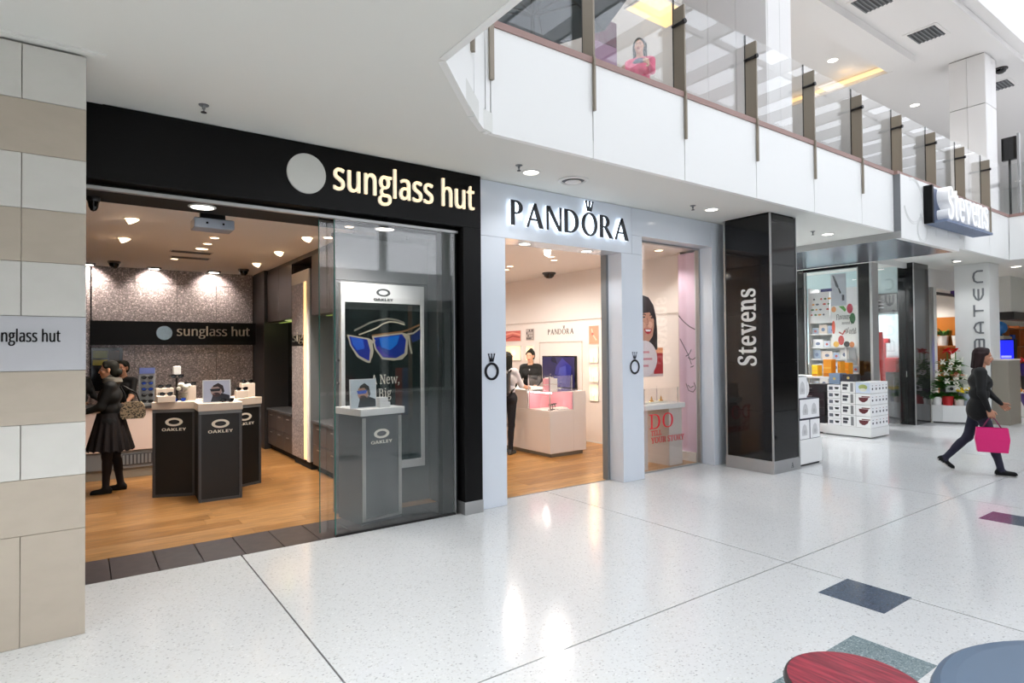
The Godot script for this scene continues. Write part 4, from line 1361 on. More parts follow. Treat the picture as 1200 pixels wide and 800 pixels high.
	for s in [[0.80, 1.145, -7.84, M.lens_dark, "dark sunglasses on the low white riser at the left of the island"], [0.80, 1.225, -8.0, M.lens_dark, "dark sunglasses on the taller white riser at the left of the island"], [0.93, 1.075, -7.83, M.lens_blue, "teal-lensed sunglasses on the left podium top"], [1.62, 1.165, -7.93, M.lens_dark, "dark sunglasses on the small riser of the right podium"], [1.72, 1.245, -8.1, M.lens_dark, "dark sunglasses on the tall riser of the right podium"], [1.06, 1.245, -7.99, M.lens_dark, "dark sunglasses on the middle riser of the island"], [1.35, 1.075, -7.36, M.lens_dark, "dark sunglasses lying before the picture card on the front podium"]]:
		var o := thing("sunglasses", s[4], "sunglasses", Vector3(s[0], s[1], s[2]), "sunglasses shown on the island")
		sunglasses(o, Transform3D(Basis.IDENTITY, Vector3(s[0], s[1] + 0.022, s[2])), s[3])
	var hs := thing("head_stand", "small white head-shaped stand with dark glasses in the middle of the island", "display stand", Vector3(0.93, 1.075, -8.05))
	m = L()
	m.lathe(Vector3.ZERO, [[0.0, 0.0], [0.05, 0.0], [0.05, 0.012], [0.014, 0.02], [0.012, 0.26], [0.03, 0.27], [0.0, 0.27]], 16)
	part(hs, "post", m, M.dark_metal)
	m = L()
	m.box(-0.04, 0.04, 0.30, 0.40, -0.03, 0.03, 0.008)
	part(hs, "block", m, M.white)
	sunglasses(hs, Transform3D(Basis.IDENTITY, Vector3(0.93, 1.075 + 0.285, -8.0)), M.lens_dark)
	var fl2 := thing("flower_vase", "small bunch of white artificial flowers on the island", "flowers", Vector3(0.99, 1.075, -7.90))
	m = L()
	m.lathe(Vector3.ZERO, [[0.0, 0.0], [0.035, 0.0], [0.03, 0.05], [0.036, 0.10], [0.0, 0.10]], 14)
	part(fl2, "vase", m, M.taupe)
	m = L()
	for k in 9:
		m.ball(Vector3(rng.randf_range(-0.055, 0.055), rng.randf_range(0.12, 0.19), rng.randf_range(-0.05, 0.05)), Vector3.ONE * 0.026, 8, 6)
	part(fl2, "blooms", m, M.petal_white)

func sunglasses_in(o: Node3D, at: Vector3, lens: Material) -> void:
	sunglasses(o, Transform3D(Basis.IDENTITY, o.position + at), lens)

# ring emblem in the local coordinates of a turned thing
func local_ring(o: Node3D, mt: Material, at: Vector3, width: float) -> void:
	var m := L()
	m.band(at + Z * 0.004, X, Y, 0, 0.30 * width, 0.36 * width, 0.19 * width, 0.23 * width, 0.105 * width, 0, 360, 32, 0.004)
	part(o, "ring_emblem", m, mt)
	m = L()
	m.text("OAKLEY", sans_bold, at, X, Y, -0.5 * width, 0.5 * width, -0.10 * width, 0.03 * width, 0.004)
	part(o, "lettering", m, mt)

func picture_card(called: String, label: String, at: Vector3, w: float, h: float, turn: float, blue: bool) -> void:
	var o := thing(called, label, "picture card", at)
	var b := Basis(Vector3.UP, turn) * Basis(Vector3.RIGHT, -0.06)
	var u := b.x
	var v := b.y
	var m := L()
	m.plate(Vector3.ZERO, u, v, rect(-w / 2, w / 2, 0, h), 0.008)
	part(o, "card", m, M.white)
	m = L()
	m.plate(-b.z * 0.008, u, (v - b.z * 0.6).normalized(), rect(-0.02, 0.02, 0.002, h * 0.7), 0.003)
	part(o, "strut", m, M.mid_grey)
	var sk := lin(0.72, 0.55, 0.48) if blue else lin(0.62, 0.52, 0.50)
	var bg := lin(0.80, 0.84, 0.86) if blue else lin(0.70, 0.72, 0.80)
	var art := [
		[bg, rect(-w * 0.47, w * 0.47, h * 0.03, h * 0.97)],
		[lin(0.12, 0.12, 0.16), [[-w * 0.22, h * 0.04], [w * 0.45, h * 0.04], [w * 0.45, h * 0.30], [w * 0.12, h * 0.42], [-w * 0.15, h * 0.30]]],
		[sk, ell(-w * 0.02, h * 0.52, w * 0.20, h * 0.26)],
		[lin(0.16, 0.11, 0.10), [[-w * 0.12, h * 0.76], [w * 0.05, h * 0.86], [w * 0.22, h * 0.74], [w * 0.27, h * 0.48], [w * 0.20, h * 0.36], [w * 0.16, h * 0.58], [w * 0.04, h * 0.70], [-w * 0.14, h * 0.68]]],
		[lin(0.20, 0.13, 0.12), ell(-w * 0.02, h * 0.34, w * 0.14, h * 0.10)],
		[lin(0.10, 0.30, 0.70) if blue else lin(0.08, 0.08, 0.10), [[-w * 0.25, h * 0.60], [w * 0.14, h * 0.62], [w * 0.10, h * 0.50], [-w * 0.20, h * 0.49]]],
		[lin(0.62, 0.40, 0.36), ell(-w * 0.10, h * 0.37, w * 0.045, h * 0.014)],
	]
	m = L()
	var z := 0.0005
	for q in art:
		m.col = q[0]
		m.plate(b.z * z, u, v, q[1])
		z += 0.0004
	part(o, "picture", m, M.print)

const ORD := ["first", "second", "third", "fourth", "fifth", "sixth", "seventh", "eighth"]
const LOW := ["lowest", "second from the bottom", "third from the bottom", "fourth from the bottom", "fifth from the bottom", "topmost"]

func jewellery_shop() -> void:
	var FZ := -5.20
	var fl := struct("floor_jewellery_shop", "golden timber strip floor of the jewellery shop")
	planks(fl, [M.oak_0, M.oak_1, M.oak_2], 3.45, 7.34, -12.0, -5.432, 0.13, 1.9)
	var wl := struct("wall_jewellery_left", "cream left wall of the jewellery shop")
	bp(wl, "wall_body", M.cream, 3.43, 3.50, 0.0, 3.25, -12.0, -5.45)
	var wk := struct("wall_jewellery_back", "cream back wall of the jewellery shop")
	bp(wk, "wall_body", M.cream, 3.43, 7.6, 0.0, 3.25, -12.1, -12.0)
	var wr := struct("wall_jewellery_right", "cream right wall of the jewellery shop with a raised lower display wall")
	bp(wr, "wall_body", M.cream, 7.42, 7.62, 0.0, 3.25, -12.0, -5.86)
	bp(wr, "display_wall", M.cream, 7.35, 7.419, 0.02, 2.17, -12.0, -5.86)
	bp(wr, "ledge", M.cream_dark, 7.335, 7.419, 2.17, 2.185, -12.0, -5.86)
	bp(wr, "wall_return", M.cream_dark, 7.28, 7.60, 0.0, 3.1, -5.86, -5.82)
	var bb := struct("baseboard_right", "pale skirting along the jewellery display wall")
	bp(bb, "board", M.white, 7.335, 7.349, 0.0, 0.02, -12.0, -5.86)
	var ce := struct("ceiling_jewellery_shop", "warm white plaster ceiling of the jewellery shop")
	bp(ce, "plasterboard", M.cream, 3.43, 7.62, 3.07, 3.17, -12.1, -5.50)
	# front: gloss white piers and fascia
	var wf := struct("wall_jewellery_front", "glossy white shopfront piers and fascia of the jewellery shop")
	bp(wf, "pier_panel", M.gloss_white, 3.335, 3.66, 0.0, 2.815, -5.50, FZ, 0.003)
	bp(wf, "pier_panel", M.gloss_white, 5.40, 5.775, 0.0, 2.815, -5.50, FZ, 0.003)
	bp(wf, "pier_panel", M.gloss_white, 7.20, 8.0, 0.0, SOF - 0.004, -5.50, FZ, 0.003)
	bp(wf, "fascia_panel", M.gloss_white, 3.335, 5.585, 2.817, SOF - 0.004, -5.50, FZ, 0.003)
	bp(wf, "fascia_panel", M.gloss_white, 5.588, 7.198, 3.055, SOF - 0.004, -5.50, FZ, 0.003)
	bp(wf, "fascia_panel", M.gloss_white, 5.588, 5.775, 2.817, 3.053, -5.50, FZ, 0.003)
	bp(wf, "door_track", M.mid_grey, 3.66, 5.40, 2.835, 2.86, -5.52, -5.42)
	bp(wf, "door_jamb", M.mid_grey, 5.36, 5.40, 0.0, 2.835, -5.52, -5.43)
	bp(wf, "sill", M.mid_grey, 3.66, 5.40, -0.02, 0.003, -5.445, -5.425)
	var w1 := struct("window_1", "tall jewellery shop window with a slim aluminium frame")
	bp(w1, "pane", M.glass, 5.776, 7.165, 0.015, 3.05, -5.436, -5.424)
	bp(w1, "frame", M.brushed, 7.165, 7.199, 0.0, 3.05, -5.46, -5.40)
	bp(w1, "frame", M.brushed, 5.776, 7.165, 0.0, 0.015, -5.45, -5.41)
	bp(w1, "frame", M.brushed, 5.776, 7.165, 3.035, 3.054, -5.46, -5.40)
	# fascia sign with halo light, ring marks
	var sg := thing("shop_sign", "dark halo-lit capital letters with a small crown on the white fascia", "sign", Vector3(4.6, 2.95, FZ))
	jewel_word(sg, mat("sign_dark", 0.07, 0.09, 0.13, 0.3), Vector3(3.70, 2.955, FZ + 0.062), X, Y, 1.775, 0.265, 0.018, 0.03)
	for k in 4:
		var ol := OmniLight3D.new()
		ol.name = "halo_light"
		sg.add_child(ol, true)
		ol.position = Vector3(-0.75 + 0.5 * k, 0.13, 0.02)
		ol.light_color = Color(0.93, 0.97, 1.0); ol.light_energy = 0.006; ol.light_size = 0.02; ol.shadow_enabled = true
	for a in [[3.47, "dark ring-shaped emblem with crown on the white pier left of the jewellery door"], [5.605, "silver ring-shaped emblem with crown on the white pier right of the jewellery door"]]:
		var e := thing("ring_emblem", a[1], "emblem", Vector3(a[0], 1.41, FZ), "ring emblems beside the jewellery door")
		var mm := W(e)
		mm.band(Vector3(a[0], 1.41, FZ + 0.012), X, Y, 0, 0, 0.088, 0.092, 0.062, 0.068, 0, 360, 32, 0.012)
		part(e, "ring", mm, M.chrome if a[0] > 5 else mat("ring_dark", 0.30, 0.30, 0.33, 0.2, 0.8))
		mm = W(e)
		crown(mm, Vector3(a[0], 1.51, FZ + 0.012), X, Y, 0.085, 0.012)
		part(e, "crown", mm, M.ring_dark if a[0] < 5 else M.chrome)
	var wt := thing("window_lettering", "red window lettering reading DO and tell your story on the jewellery window", "lettering", Vector3(6.4, 0.3, -5.424))
	var m := W(wt)
	m.text("DO", serif, Vector3(0, 0, -5.4235), X, Y, 6.12, 6.60, 0.565, 0.765, 0.001)
	m.text("TELL", serif, Vector3(0, 0, -5.4235), X, Y, 6.15, 6.36, 0.475, 0.545, 0.001, 0.003)
	m.text("YOUR STORY", serif, Vector3(0, 0, -5.4235), X, Y, 6.15, 6.83, 0.375, 0.455, 0.001, 0.003)
	part(wt, "letters", m, mat("letter_red", 0.85, 0.16, 0.22, 0.5))
	# lights
	downlight(Vector3(4.03, 2.817, -5.35), 0.062, "left round downlight under the white door head of the jewellery shop", 0.7)
	downlight(Vector3(4.96, 2.817, -5.35), 0.062, "right round downlight under the white door head of the jewellery shop", 0.7)
	downlight(Vector3(6.85, 3.07, -5.85), 0.06, "round downlight inside the top of the jewellery window", 1.6, true)
	for a in [[5.89, -7.15, "second nearest round downlight in the cream jewellery ceiling"], [6.16, -7.40, "third nearest round downlight in the cream jewellery ceiling"], [5.97, -8.35, "round downlight in the cream jewellery ceiling above the shop assistant, nearer one"], [6.17, -8.75, "round downlight in the cream jewellery ceiling above the shop assistant, farther one"], [5.0, -10.2, "round downlight deep in the cream jewellery ceiling"]]:
		downlight(Vector3(a[0], 3.07, a[1]), 0.055, a[2], 2.3, true, "", 86.0)
	for p in [[4.4, -7.0], [4.4, -9.0], [6.0, -10.6]]:
		downlight(Vector3(p[0], 3.07, p[1]), 0.055, "round downlight in the hidden part of the cream jewellery ceiling", 2.0, true, "jewellery downlights out of view", 86.0)
	var ts := thing("tilted_spotlight", "white tilted spotlight head nearest the door in the jewellery ceiling", "ceiling light", Vector3(5.47, 3.07, -6.72))
	m = L()
	m.lathe(Vector3.ZERO, [[0.06, 0.0], [0.075, -0.006], [0.055, -0.01], [0.05, 0.0]], 20)
	part(ts, "trim_ring", m, M.white)
	m = L()
	m.lathe(Vector3(0, -0.03, 0), [[0.0, -0.04], [0.045, -0.04], [0.05, 0.03], [0.0, 0.03]], 20, Basis(Vector3.BACK, -0.5) * Basis(Vector3.RIGHT, -0.5))
	part(ts, "lamp_head", m, M.lamp)
	lamp(ts, Vector3(0.02, -0.1, 0), Vector3(0.4, -1, -0.5), 4.0, Color(1, 0.9, 0.78), 42.0, 0.05)
	dome_camera(Vector3(7.1, 3.07, -8.68), "black dome camera in the cream jewellery ceiling", 0.11)
	# display wall: pictures, niches, screen, wall word
	var ww := thing("wall_word", "thin grey capital lettering on the cream display wall", "sign", Vector3(7.35, 1.93, -8.7))
	jewel_word(ww, mat("word_grey", 0.50, 0.46, 0.45, 0.4), Vector3(7.343, 1.925, -9.03), Z, Y, 0.74, 0.105, 0.006)
	# (the wall faces -x, so its right-hand direction is +z)
	for a in [[-7.87, -7.63, 1.73, 2.05, "small peach picture at the top of the niche column by the door", "picture"], [-10.46, -9.90, 1.82, 2.04, "pink striped picture at the left end of the display wall", "picture"], [-9.72, -9.47, 1.83, 2.06, "grey patterned picture beside the pink striped one", "picture"]]:
		var o := thing("wall_picture", a[4], "picture", Vector3(7.35, a[2], (a[0] + a[1]) / 2))
		bp(o, "board", M.cream_dark, 7.335, 7.35, a[2], a[3], a[0], a[1])
		var w: float = a[1] - a[0]
		var h: float = a[3] - a[2]
		var art := []
		if a[0] > -8: art = [[lin(0.97, 0.62, 0.52), rect(0.005, w - 0.005, 0.005, h - 0.005)], [lin(0.98, 0.80, 0.72), stroke([[w * 0.3, h * 0.85], [w * 0.45, h * 0.5], [w * 0.8, h * 0.2]], 0.03)], [lin(0.86, 0.45, 0.40), ell(w * 0.4, h * 0.55, w * 0.12, h * 0.08)]]
		elif w > 0.3: art = [[lin(0.80, 0.42, 0.38), rect(0.005, w - 0.005, 0.005, h - 0.005)], [lin(0.62, 0.25, 0.22), stroke([[0.02, h * 0.2], [w * 0.5, h * 0.5], [w * 0.97, h * 0.35]], 0.03)], [lin(0.90, 0.62, 0.56), stroke([[0.02, h * 0.65], [w * 0.5, h * 0.8], [w * 0.97, h * 0.6]], 0.035)]]
		else:
			art = [[lin(0.62, 0.58, 0.57), rect(0.005, w - 0.005, 0.005, h - 0.005)]]
			for k in 5:
				for j in 4: art.append([lin(0.28, 0.26, 0.27) if rng.randf() < 0.5 else lin(0.8, 0.77, 0.75), rect(0.02 + k * 0.044, 0.05 + k * 0.044, 0.02 + j * 0.053, 0.055 + j * 0.053)])
		printed(o, "print", Vector3(7.334, a[2], a[0]), Z, Y, art, M.print)
	var nd := [[-7.87, -7.64, 1.40, 1.69, "top lit niche in the column of three by the jewellery door"], [-7.87, -7.64, 1.06, 1.36, "middle lit niche in the column of three by the jewellery door"], [-7.87, -7.64, 0.73, 1.02, "bottom lit niche in the column of three by the jewellery door"], [-10.46, -9.90, 1.42, 1.73, "amber lit niche at the left end of the display wall"], [-9.72, -9.47, 1.42, 1.72, "small lit niche behind the shop assistant"]]
	for a in nd:
		var o := thing("lit_niche", a[4], "display niche", Vector3(7.35, a[2], (a[0] + a[1]) / 2), "lit jewellery niches")
		bp(o, "glow_panel", M.niche_warm, 7.3405, 7.348, a[2] + 0.012, a[3] - 0.012, a[0] + 0.012, a[1] - 0.012)
		for e in [[a[2], a[2] + 0.012, a[0], a[1]], [a[3] - 0.012, a[3], a[0], a[1]], [a[2], a[3], a[0], a[0] + 0.012], [a[2], a[3], a[1] - 0.012, a[1]]]:
			bp(o, "frame", M.white, 7.325, 7.348, e[0], e[1], e[2], e[3])
		var zc: float = (a[0] + a[1]) / 2
		m = W(o)
		m.lathe(Vector3(7.331, a[2] + 0.012, zc), [[0.0, 0.0], [0.007, 0.0], [0.005, 0.05], [0.009, 0.07], [0.006, 0.12], [0.0, 0.12]], 10)
		part(o, "trinket_stand", m, M.cream)
		var ol := OmniLight3D.new()
		ol.name = "niche_light"
		o.add_child(ol, true)
		ol.position = Vector3(-0.06, 0.15, 0)
		ol.light_color = Color(1, 0.8, 0.55); ol.light_energy = 0.03; ol.light_size = 0.05; ol.shadow_enabled = true
	var tv := thing("wall_screen", "large dark blue picture screen on the cream display wall behind the counter", "screen", Vector3(7.35, 0.92, -8.68))
	bp(tv, "case", M.black_gloss, 7.30, 7.35, 0.92, 1.52, -9.16, -8.20, 0.004)
	printed(tv, "picture", Vector3(7.2985, 0.92, -9.16), Z, Y, [[lin(0.17, 0.17, 0.36), rect(0.02, 0.94, 0.02, 0.58)], [lin(0.22, 0.24, 0.56), [[0.3, 0.02], [0.8, 0.02], [0.86, 0.4], [0.6, 0.56], [0.42, 0.4]]], [lin(0.30, 0.32, 0.66), [[0.45, 0.1], [0.72, 0.08], [0.70, 0.42], [0.52, 0.38]]], [lin(0.10, 0.10, 0.22), [[0.28, 0.5], [0.45, 0.45], [0.40, 0.57], [0.3, 0.58]]]], M.print_gloss)
	bp(tv, "surround", M.cream_dark, 7.338, 7.349, 0.80, 1.78, -9.30, -9.29)
	bp(tv, "surround", M.cream_dark, 7.338, 7.349, 0.80, 1.78, -8.07, -8.06)
	bp(tv, "surround", M.cream_dark, 7.338, 7.349, 1.78, 1.79, -9.30, -8.06)

	# counter with a glass showcase
	var ct := thing("jewellery_counter", "cream jewellery counter with a glass showcase lined in pink", "counter", Vector3(6.1, 0, -8.0))
	bp(ct, "plinth", M.taupe, 5.81, 6.46, 0.0, 0.06, -9.4, -7.10)
	bp(ct, "body", M.cream, 5.76, 6.23, 0.06, 0.70, -9.45, -7.05, 0.004)
	bp(ct, "end_cabinet", M.cream, 6.234, 6.50, 0.06, 0.985, -9.45, -7.06, 0.004)
	bp(ct, "raised_front", M.cream, 5.76, 6.23, 0.70, 0.985, -9.45, -7.62, 0.004)
	bp(ct, "case_deck", M.cream_dark, 5.765, 6.23, 0.70, 0.706, -7.62, -7.055)
	bp(ct, "pink_lining", M.rose, 6.215, 6.23, 0.706, 0.975, -7.60, -7.06)
	bp(ct, "pink_lining", M.rose, 5.80, 6.215, 0.706, 0.975, -7.619, -7.605)
	bp(ct, "case_glass", M.glass_clear, 5.768, 5.774, 0.706, 0.975, -7.605, -7.07)
	bp(ct, "case_glass", M.glass_clear, 5.775, 6.23, 0.706, 0.975, -7.066, -7.060)
	bp(ct, "case_post", M.chrome, 5.764, 5.776, 0.706, 0.98, -7.068, -7.056)
	bp(ct, "case_post", M.chrome, 6.218, 6.232, 0.706, 0.98, -7.068, -7.056)
	bp(ct, "case_post", M.chrome, 5.764, 5.776, 0.706, 0.98, -7.618, -7.606)
	bp(ct, "glass_top", M.glass_green, 5.75, 6.51, 0.985, 0.997, -7.63, -7.04)
	bp(ct, "worktop", M.white, 5.75, 6.51, 0.985, 1.0, -9.46, -7.632)
	bp(ct, "strip_lamp", M.lamp, 5.80, 5.84, 0.965, 0.978, -7.58, -7.10)
	var sl := OmniLight3D.new()
	sl.name = "case_light"
	ct.add_child(sl, true)
	sl.position = Vector3(5.9 - 6.1, 0.93, -7.33 + 8.0)
	sl.light_color = Color(1, 0.92, 0.88); sl.light_energy = 0.05; sl.light_size = 0.04; sl.shadow_enabled = true
	var tc := thing("top_showcase", "clear glass showcase box standing on top of the cream counter", "showcase", Vector3(6.0, 1.0, -7.33))
	for f in [[5.77, 5.775, -7.60, -7.07], [6.22, 6.225, -7.60, -7.07], [5.775, 6.22, -7.075, -7.07], [5.775, 6.22, -7.60, -7.595]]:
		bp(tc, "glass_side", M.glass_clear, f[0], f[1], 0.998, 1.23, f[2], f[3])
	bp(tc, "glass_lid", M.glass_clear, 5.77, 6.225, 1.231, 1.237, -7.60, -7.07)
	for p in [[5.772, -7.073], [6.222, -7.073], [5.772, -7.597], [6.222, -7.597]]:
		bp(tc, "edge_rod", M.chrome, p[0] - 0.005, p[0] + 0.005, 0.998, 1.24, p[1] - 0.005, p[1] + 0.005)
	for k in 3:
		var o := thing("charm_stand", ["left dark charm stand in the pink lined showcase", "middle dark charm stand in the pink lined showcase", "right dark charm stand in the pink lined showcase"][k], "display stand", Vector3(5.86 + 0.085 * k, 0.706, -7.16 - 0.05 * k), "charm stands in the showcase")
		m = L()
		m.box(-0.03, 0.03, 0.0, 0.012, -0.025, 0.025, 0.002); m.box(-0.004, 0.004, 0.012, 0.085, -0.004, 0.004)
		part(o, "stand", m, M.black)
		m = L()
		m.tube([Vector3(-0.032, 0.085, 0), Vector3(0.032, 0.085, 0)], 0.008, 0.008, 8)
		part(o, "bar", m, M.black)
		m = L()
		for j in 4: m.ball(Vector3(-0.024 + 0.016 * j, 0.065, 0.004), Vector3.ONE * 0.008, 8, 6)
		part(o, "charms", m, M.chrome)
	var tray := thing("cushion_tray", "white cushioned jewellery tray in the pink lined showcase", "tray", Vector3(6.08, 0.706, -7.2))
	m = L()
	m.box(-0.11, 0.11, 0, 0.018, -0.09, 0.09, 0.006)
	part(tray, "base", m, M.white)
	m = L()
	for j in 5: m.tube([Vector3(-0.09 + 0.045 * j, 0.02, -0.07), Vector3(-0.09 + 0.045 * j, 0.02, 0.07)], 0.014, 0.014, 8)
	part(tray, "rolls", m, M.petal_white)
	for a in [[5.90, -7.30, 0.10, 0.19, 0.06, "rose", "pink gift box beside the white ones on the counter showcase shelf"], [6.00, -7.36, 0.12, 0.20, 0.08, "white", "tall white gift box in the middle of the counter showcase"], [6.11, -7.38, 0.09, 0.18, 0.08, "white", "white gift box at the right inside the counter showcase"]]:
		var o := thing("gift_box", a[6], "box", Vector3(a[0], 0.999, a[1]), "gift boxes on the counter")
		m = L()
		m.box(-a[2] / 2, a[2] / 2, 0, a[3], -a[4] / 2, a[4] / 2, 0.004)
		part(o, "box", m, M[a[5]])
		m = L()
		m.box(-a[2] / 2 - 0.001, a[2] / 2 + 0.001, a[3] * 0.45, a[3] * 0.52, -a[4] / 2 - 0.001, a[4] / 2 + 0.001)
		part(o, "ribbon", m, M.cream_dark)
	# window display
	var pk := struct("trim_1", "pink printed side panel of the jewellery window")
	bp(pk, "panel", M.pink, 7.24, 7.279, 0.13, 3.03, -5.82, -5.505)
	bp(pk, "plinth", M.white, 7.20, 7.279, 0.0, 0.128, -5.86, -5.51)
	m = W(pk)
	for s in [[[-5.80, 2.45], [-5.76, 2.55], [-5.73, 2.75], [-5.745, 2.5]], [[-5.82, 2.12], [-5.72, 2.02], [-5.62, 1.95], [-5.51, 1.90]], [[-5.80, 1.78], [-5.74, 1.68], [-5.66, 1.55], [-5.60, 1.40]], [[-5.70, 1.52], [-5.64, 1.55], [-5.60, 1.62]], [[-5.66, 1.50], [-5.58, 1.47], [-5.53, 1.50]], [[-5.62, 1.36], [-5.56, 1.38]], [[-5.70, 1.12], [-5.66, 1.02], [-5.58, 1.00], [-5.53, 1.06], [-5.56, 1.14]], [[-5.67, 1.10], [-5.62, 1.06], [-5.57, 1.09]]]:
		var st := []
		for p in s: st.append([p[0], p[1]])
		m.plate(Vector3(7.2395, 0, 0), Z, Y, stroke(st, 0.012))
	part(pk, "line_drawing", m, M.ring_dark)
	var pd := thing("window_plinth", "pale display plinth with overhanging top in the jewellery window", "plinth", Vector3(6.6, 0, -5.75))
	bp(pd, "body", M.cream_dark, 6.68, 6.96, 0.0, 0.80, -5.98, -5.56, 0.003)
	bp(pd, "top_slab", M.white, 6.16, 7.0, 0.80, 0.87, -6.02, -5.53, 0.004)
	bp(pd, "support_leg", M.cream_dark, 6.18, 6.24, 0.0, 0.80, -5.98, -5.56)
	var vc := thing("window_showcase", "low glass showcase with gold jewellery on the window plinth", "showcase", Vector3(6.55, 0.87, -5.75))
	for f in [[6.20, 6.205, -5.97, -5.58], [6.90, 6.905, -5.97, -5.58], [6.205, 6.90, -5.585, -5.58], [6.205, 6.90, -5.97, -5.965]]:
		bp(vc, "glass_side", M.glass_clear, f[0], f[1], 0.872, 1.08, f[2], f[3])
	bp(vc, "glass_lid", M.glass_clear, 6.20, 6.905, 1.081, 1.087, -5.97, -5.58)
	for p in [[6.203, -5.583], [6.902, -5.583], [6.902, -5.967]]:
		bp(vc, "edge_rod", M.chrome, p[0] - 0.005, p[0] + 0.005, 0.872, 1.09, p[1] - 0.005, p[1] + 0.005)
	for k in 3:
		var o := thing("jewel_pad", ["left gold-trimmed jewellery pad in the window showcase", "middle gold-trimmed jewellery pad in the window showcase", "right gold-trimmed jewellery pad in the window showcase"][k], "jewellery display", Vector3(6.33 + 0.2 * k, 0.872, -5.74), "jewellery pads in the window")
		m = L()
		m.box(-0.075, 0.075, 0, 0.02, -0.06, 0.06, 0.004)
		part(o, "pad", m, M.petal_white)
		m = L()
		m.lathe(Vector3(0, 0.02, 0), [[0.028, 0.0], [0.034, 0.008], [0.028, 0.016], [0.022, 0.008], [0.028, 0.0]], 18)
		m.lathe(Vector3(0, 0.02, 0), [[0.0, 0.0], [0.018, 0.0], [0.008, 0.07], [0.0, 0.075]], 12)
		part(o, "bangle", m, mat("gold", 0.90, 0.68, 0.35, 0.25, 0.9))
	var po := thing("portrait_standee", "cut-out portrait of a smiling woman above a round badge in the jewellery window", "standee", Vector3(6.75, 0.9, -6.05))
	m = W(po)
	var hair := [[6.44, 1.55], [6.45, 1.95], [6.50, 2.22], [6.58, 2.36], [6.70, 2.43], [6.84, 2.40], [6.95, 2.29], [7.01, 2.10], [7.03, 1.88], [7.03, 1.65], [7.15, 1.65], [7.15, 1.22], [6.44, 1.22]]
	m.plate(Vector3(0, 0, -6.05), X, Y, hair, 0.012)
	part(po, "board", m, M.white)
	var sk := lin(0.83, 0.62, 0.52)
	var dk := lin(0.13, 0.10, 0.11)
	printed(po, "portrait", Vector3(0, 0, -6.049), X, Y, [
		[lin(0.90, 0.84, 0.84), rect(6.445, 7.145, 1.225, 1.65)],
		[lin(0.72, 0.16, 0.20), [[6.94, 1.26], [7.145, 1.26], [7.145, 1.56], [7.06, 1.62], [6.96, 1.56]]],
		[lin(0.96, 0.66, 0.46), [[6.96, 1.57], [7.145, 1.57], [7.145, 1.65], [6.98, 1.65]]],
		[dk, [[6.445, 1.60], [6.455, 1.95], [6.505, 2.22], [6.585, 2.355], [6.70, 2.425], [6.84, 2.395], [6.945, 2.285], [7.005, 2.10], [7.025, 1.88], [7.02, 1.62]]],
		[sk, [[6.58, 1.92], [6.60, 2.18], [6.72, 2.22], [6.88, 2.20], [6.95, 2.12], [6.955, 1.96], [6.92, 1.82], [6.83, 1.73], [6.70, 1.73], [6.62, 1.80]]],
		[dk, [[6.57, 2.16], [6.70, 2.155], [6.86, 2.175], [6.96, 2.06], [6.99, 2.15], [6.90, 2.30], [6.62, 2.30]]],
		[lin(0.93, 0.74, 0.64), ell(6.87, 1.99, 0.05, 0.05, 14)], [lin(0.90, 0.70, 0.60), ell(6.72, 1.98, 0.05, 0.05, 14)],
		[dk, stroke([[6.69, 2.135], [6.74, 2.145], [6.78, 2.13]], 0.016)], [dk, stroke([[6.86, 2.13], [6.90, 2.14], [6.94, 2.12]], 0.016)],
		[dk, ell(6.735, 2.10, 0.028, 0.012, 12)], [dk, ell(6.905, 2.095, 0.026, 0.012, 12)],
		[lin(0.66, 0.42, 0.36), stroke([[6.80, 2.09], [6.83, 2.0], [6.79, 1.985]], 0.012)],
		[lin(0.74, 0.13, 0.17), [[6.73, 1.925], [6.82, 1.935], [6.91, 1.925], [6.87, 1.865], [6.82, 1.85], [6.77, 1.865]]], [lin(0.95, 0.93, 0.92), [[6.75, 1.918], [6.82, 1.922], [6.89, 1.917], [6.86, 1.89], [6.78, 1.89]]],
		[lin(0.95, 0.92, 0.93), ell(6.74, 1.49, 0.27, 0.265, 40)],
		[lin(0.88, 0.62, 0.66), rect(6.66, 6.84, 1.57, 1.60)], [lin(0.88, 0.62, 0.66), rect(6.60, 6.90, 1.47, 1.50)], [lin(0.88, 0.62, 0.66), rect(6.64, 6.82, 1.37, 1.40)],
	], M.print)
	bp(po, "support", M.chrome, 6.70, 6.715, 0.871, 1.23, -6.06, -6.051)

func rounded_plate(cx: float, cy: float, w: float, h: float, r: float) -> Array:
	var out := []
	for q in [[1, 1, 0], [-1, 1, 90], [-1, -1, 180], [1, -1, 270]]:
		for k in 5:
			var a := deg_to_rad(q[2] + 22.5 * k)
			out.append([cx + q[0] * (w / 2 - r) + r * cos(a), cy + q[1] * (h / 2 - r) + r * sin(a)])
	return out

# cardboard product box; picture on the faces towards -x and +z
func product_box(called: String, label: String, at: Vector3, s: Vector3, body: Material, art_left: Array, art_front: Array, group := "") -> Node3D:
	var o := thing(called, label, "box", at, group)
	var m := L()
	m.box(-s.x / 2, s.x / 2, 0, s.y, -s.z / 2, s.z / 2, 0.003)
	part(o, "carton", m, body)
	m = L()
	var e := 0.0006
	for q in art_left:
		m.col = q[0]
		m.plate(Vector3(-s.x / 2 - e, 0, -s.z / 2), Z, Y, q[1])
		e += 0.0004
	for q in art_front:
		m.col = q[0]
		m.plate(Vector3(-s.x / 2, 0, s.z / 2 + e), X, Y, q[1])
		e += 0.0004
	if art_left.size() + art_front.size() > 0: part(o, "printed_picture", m, M.print)
	return o

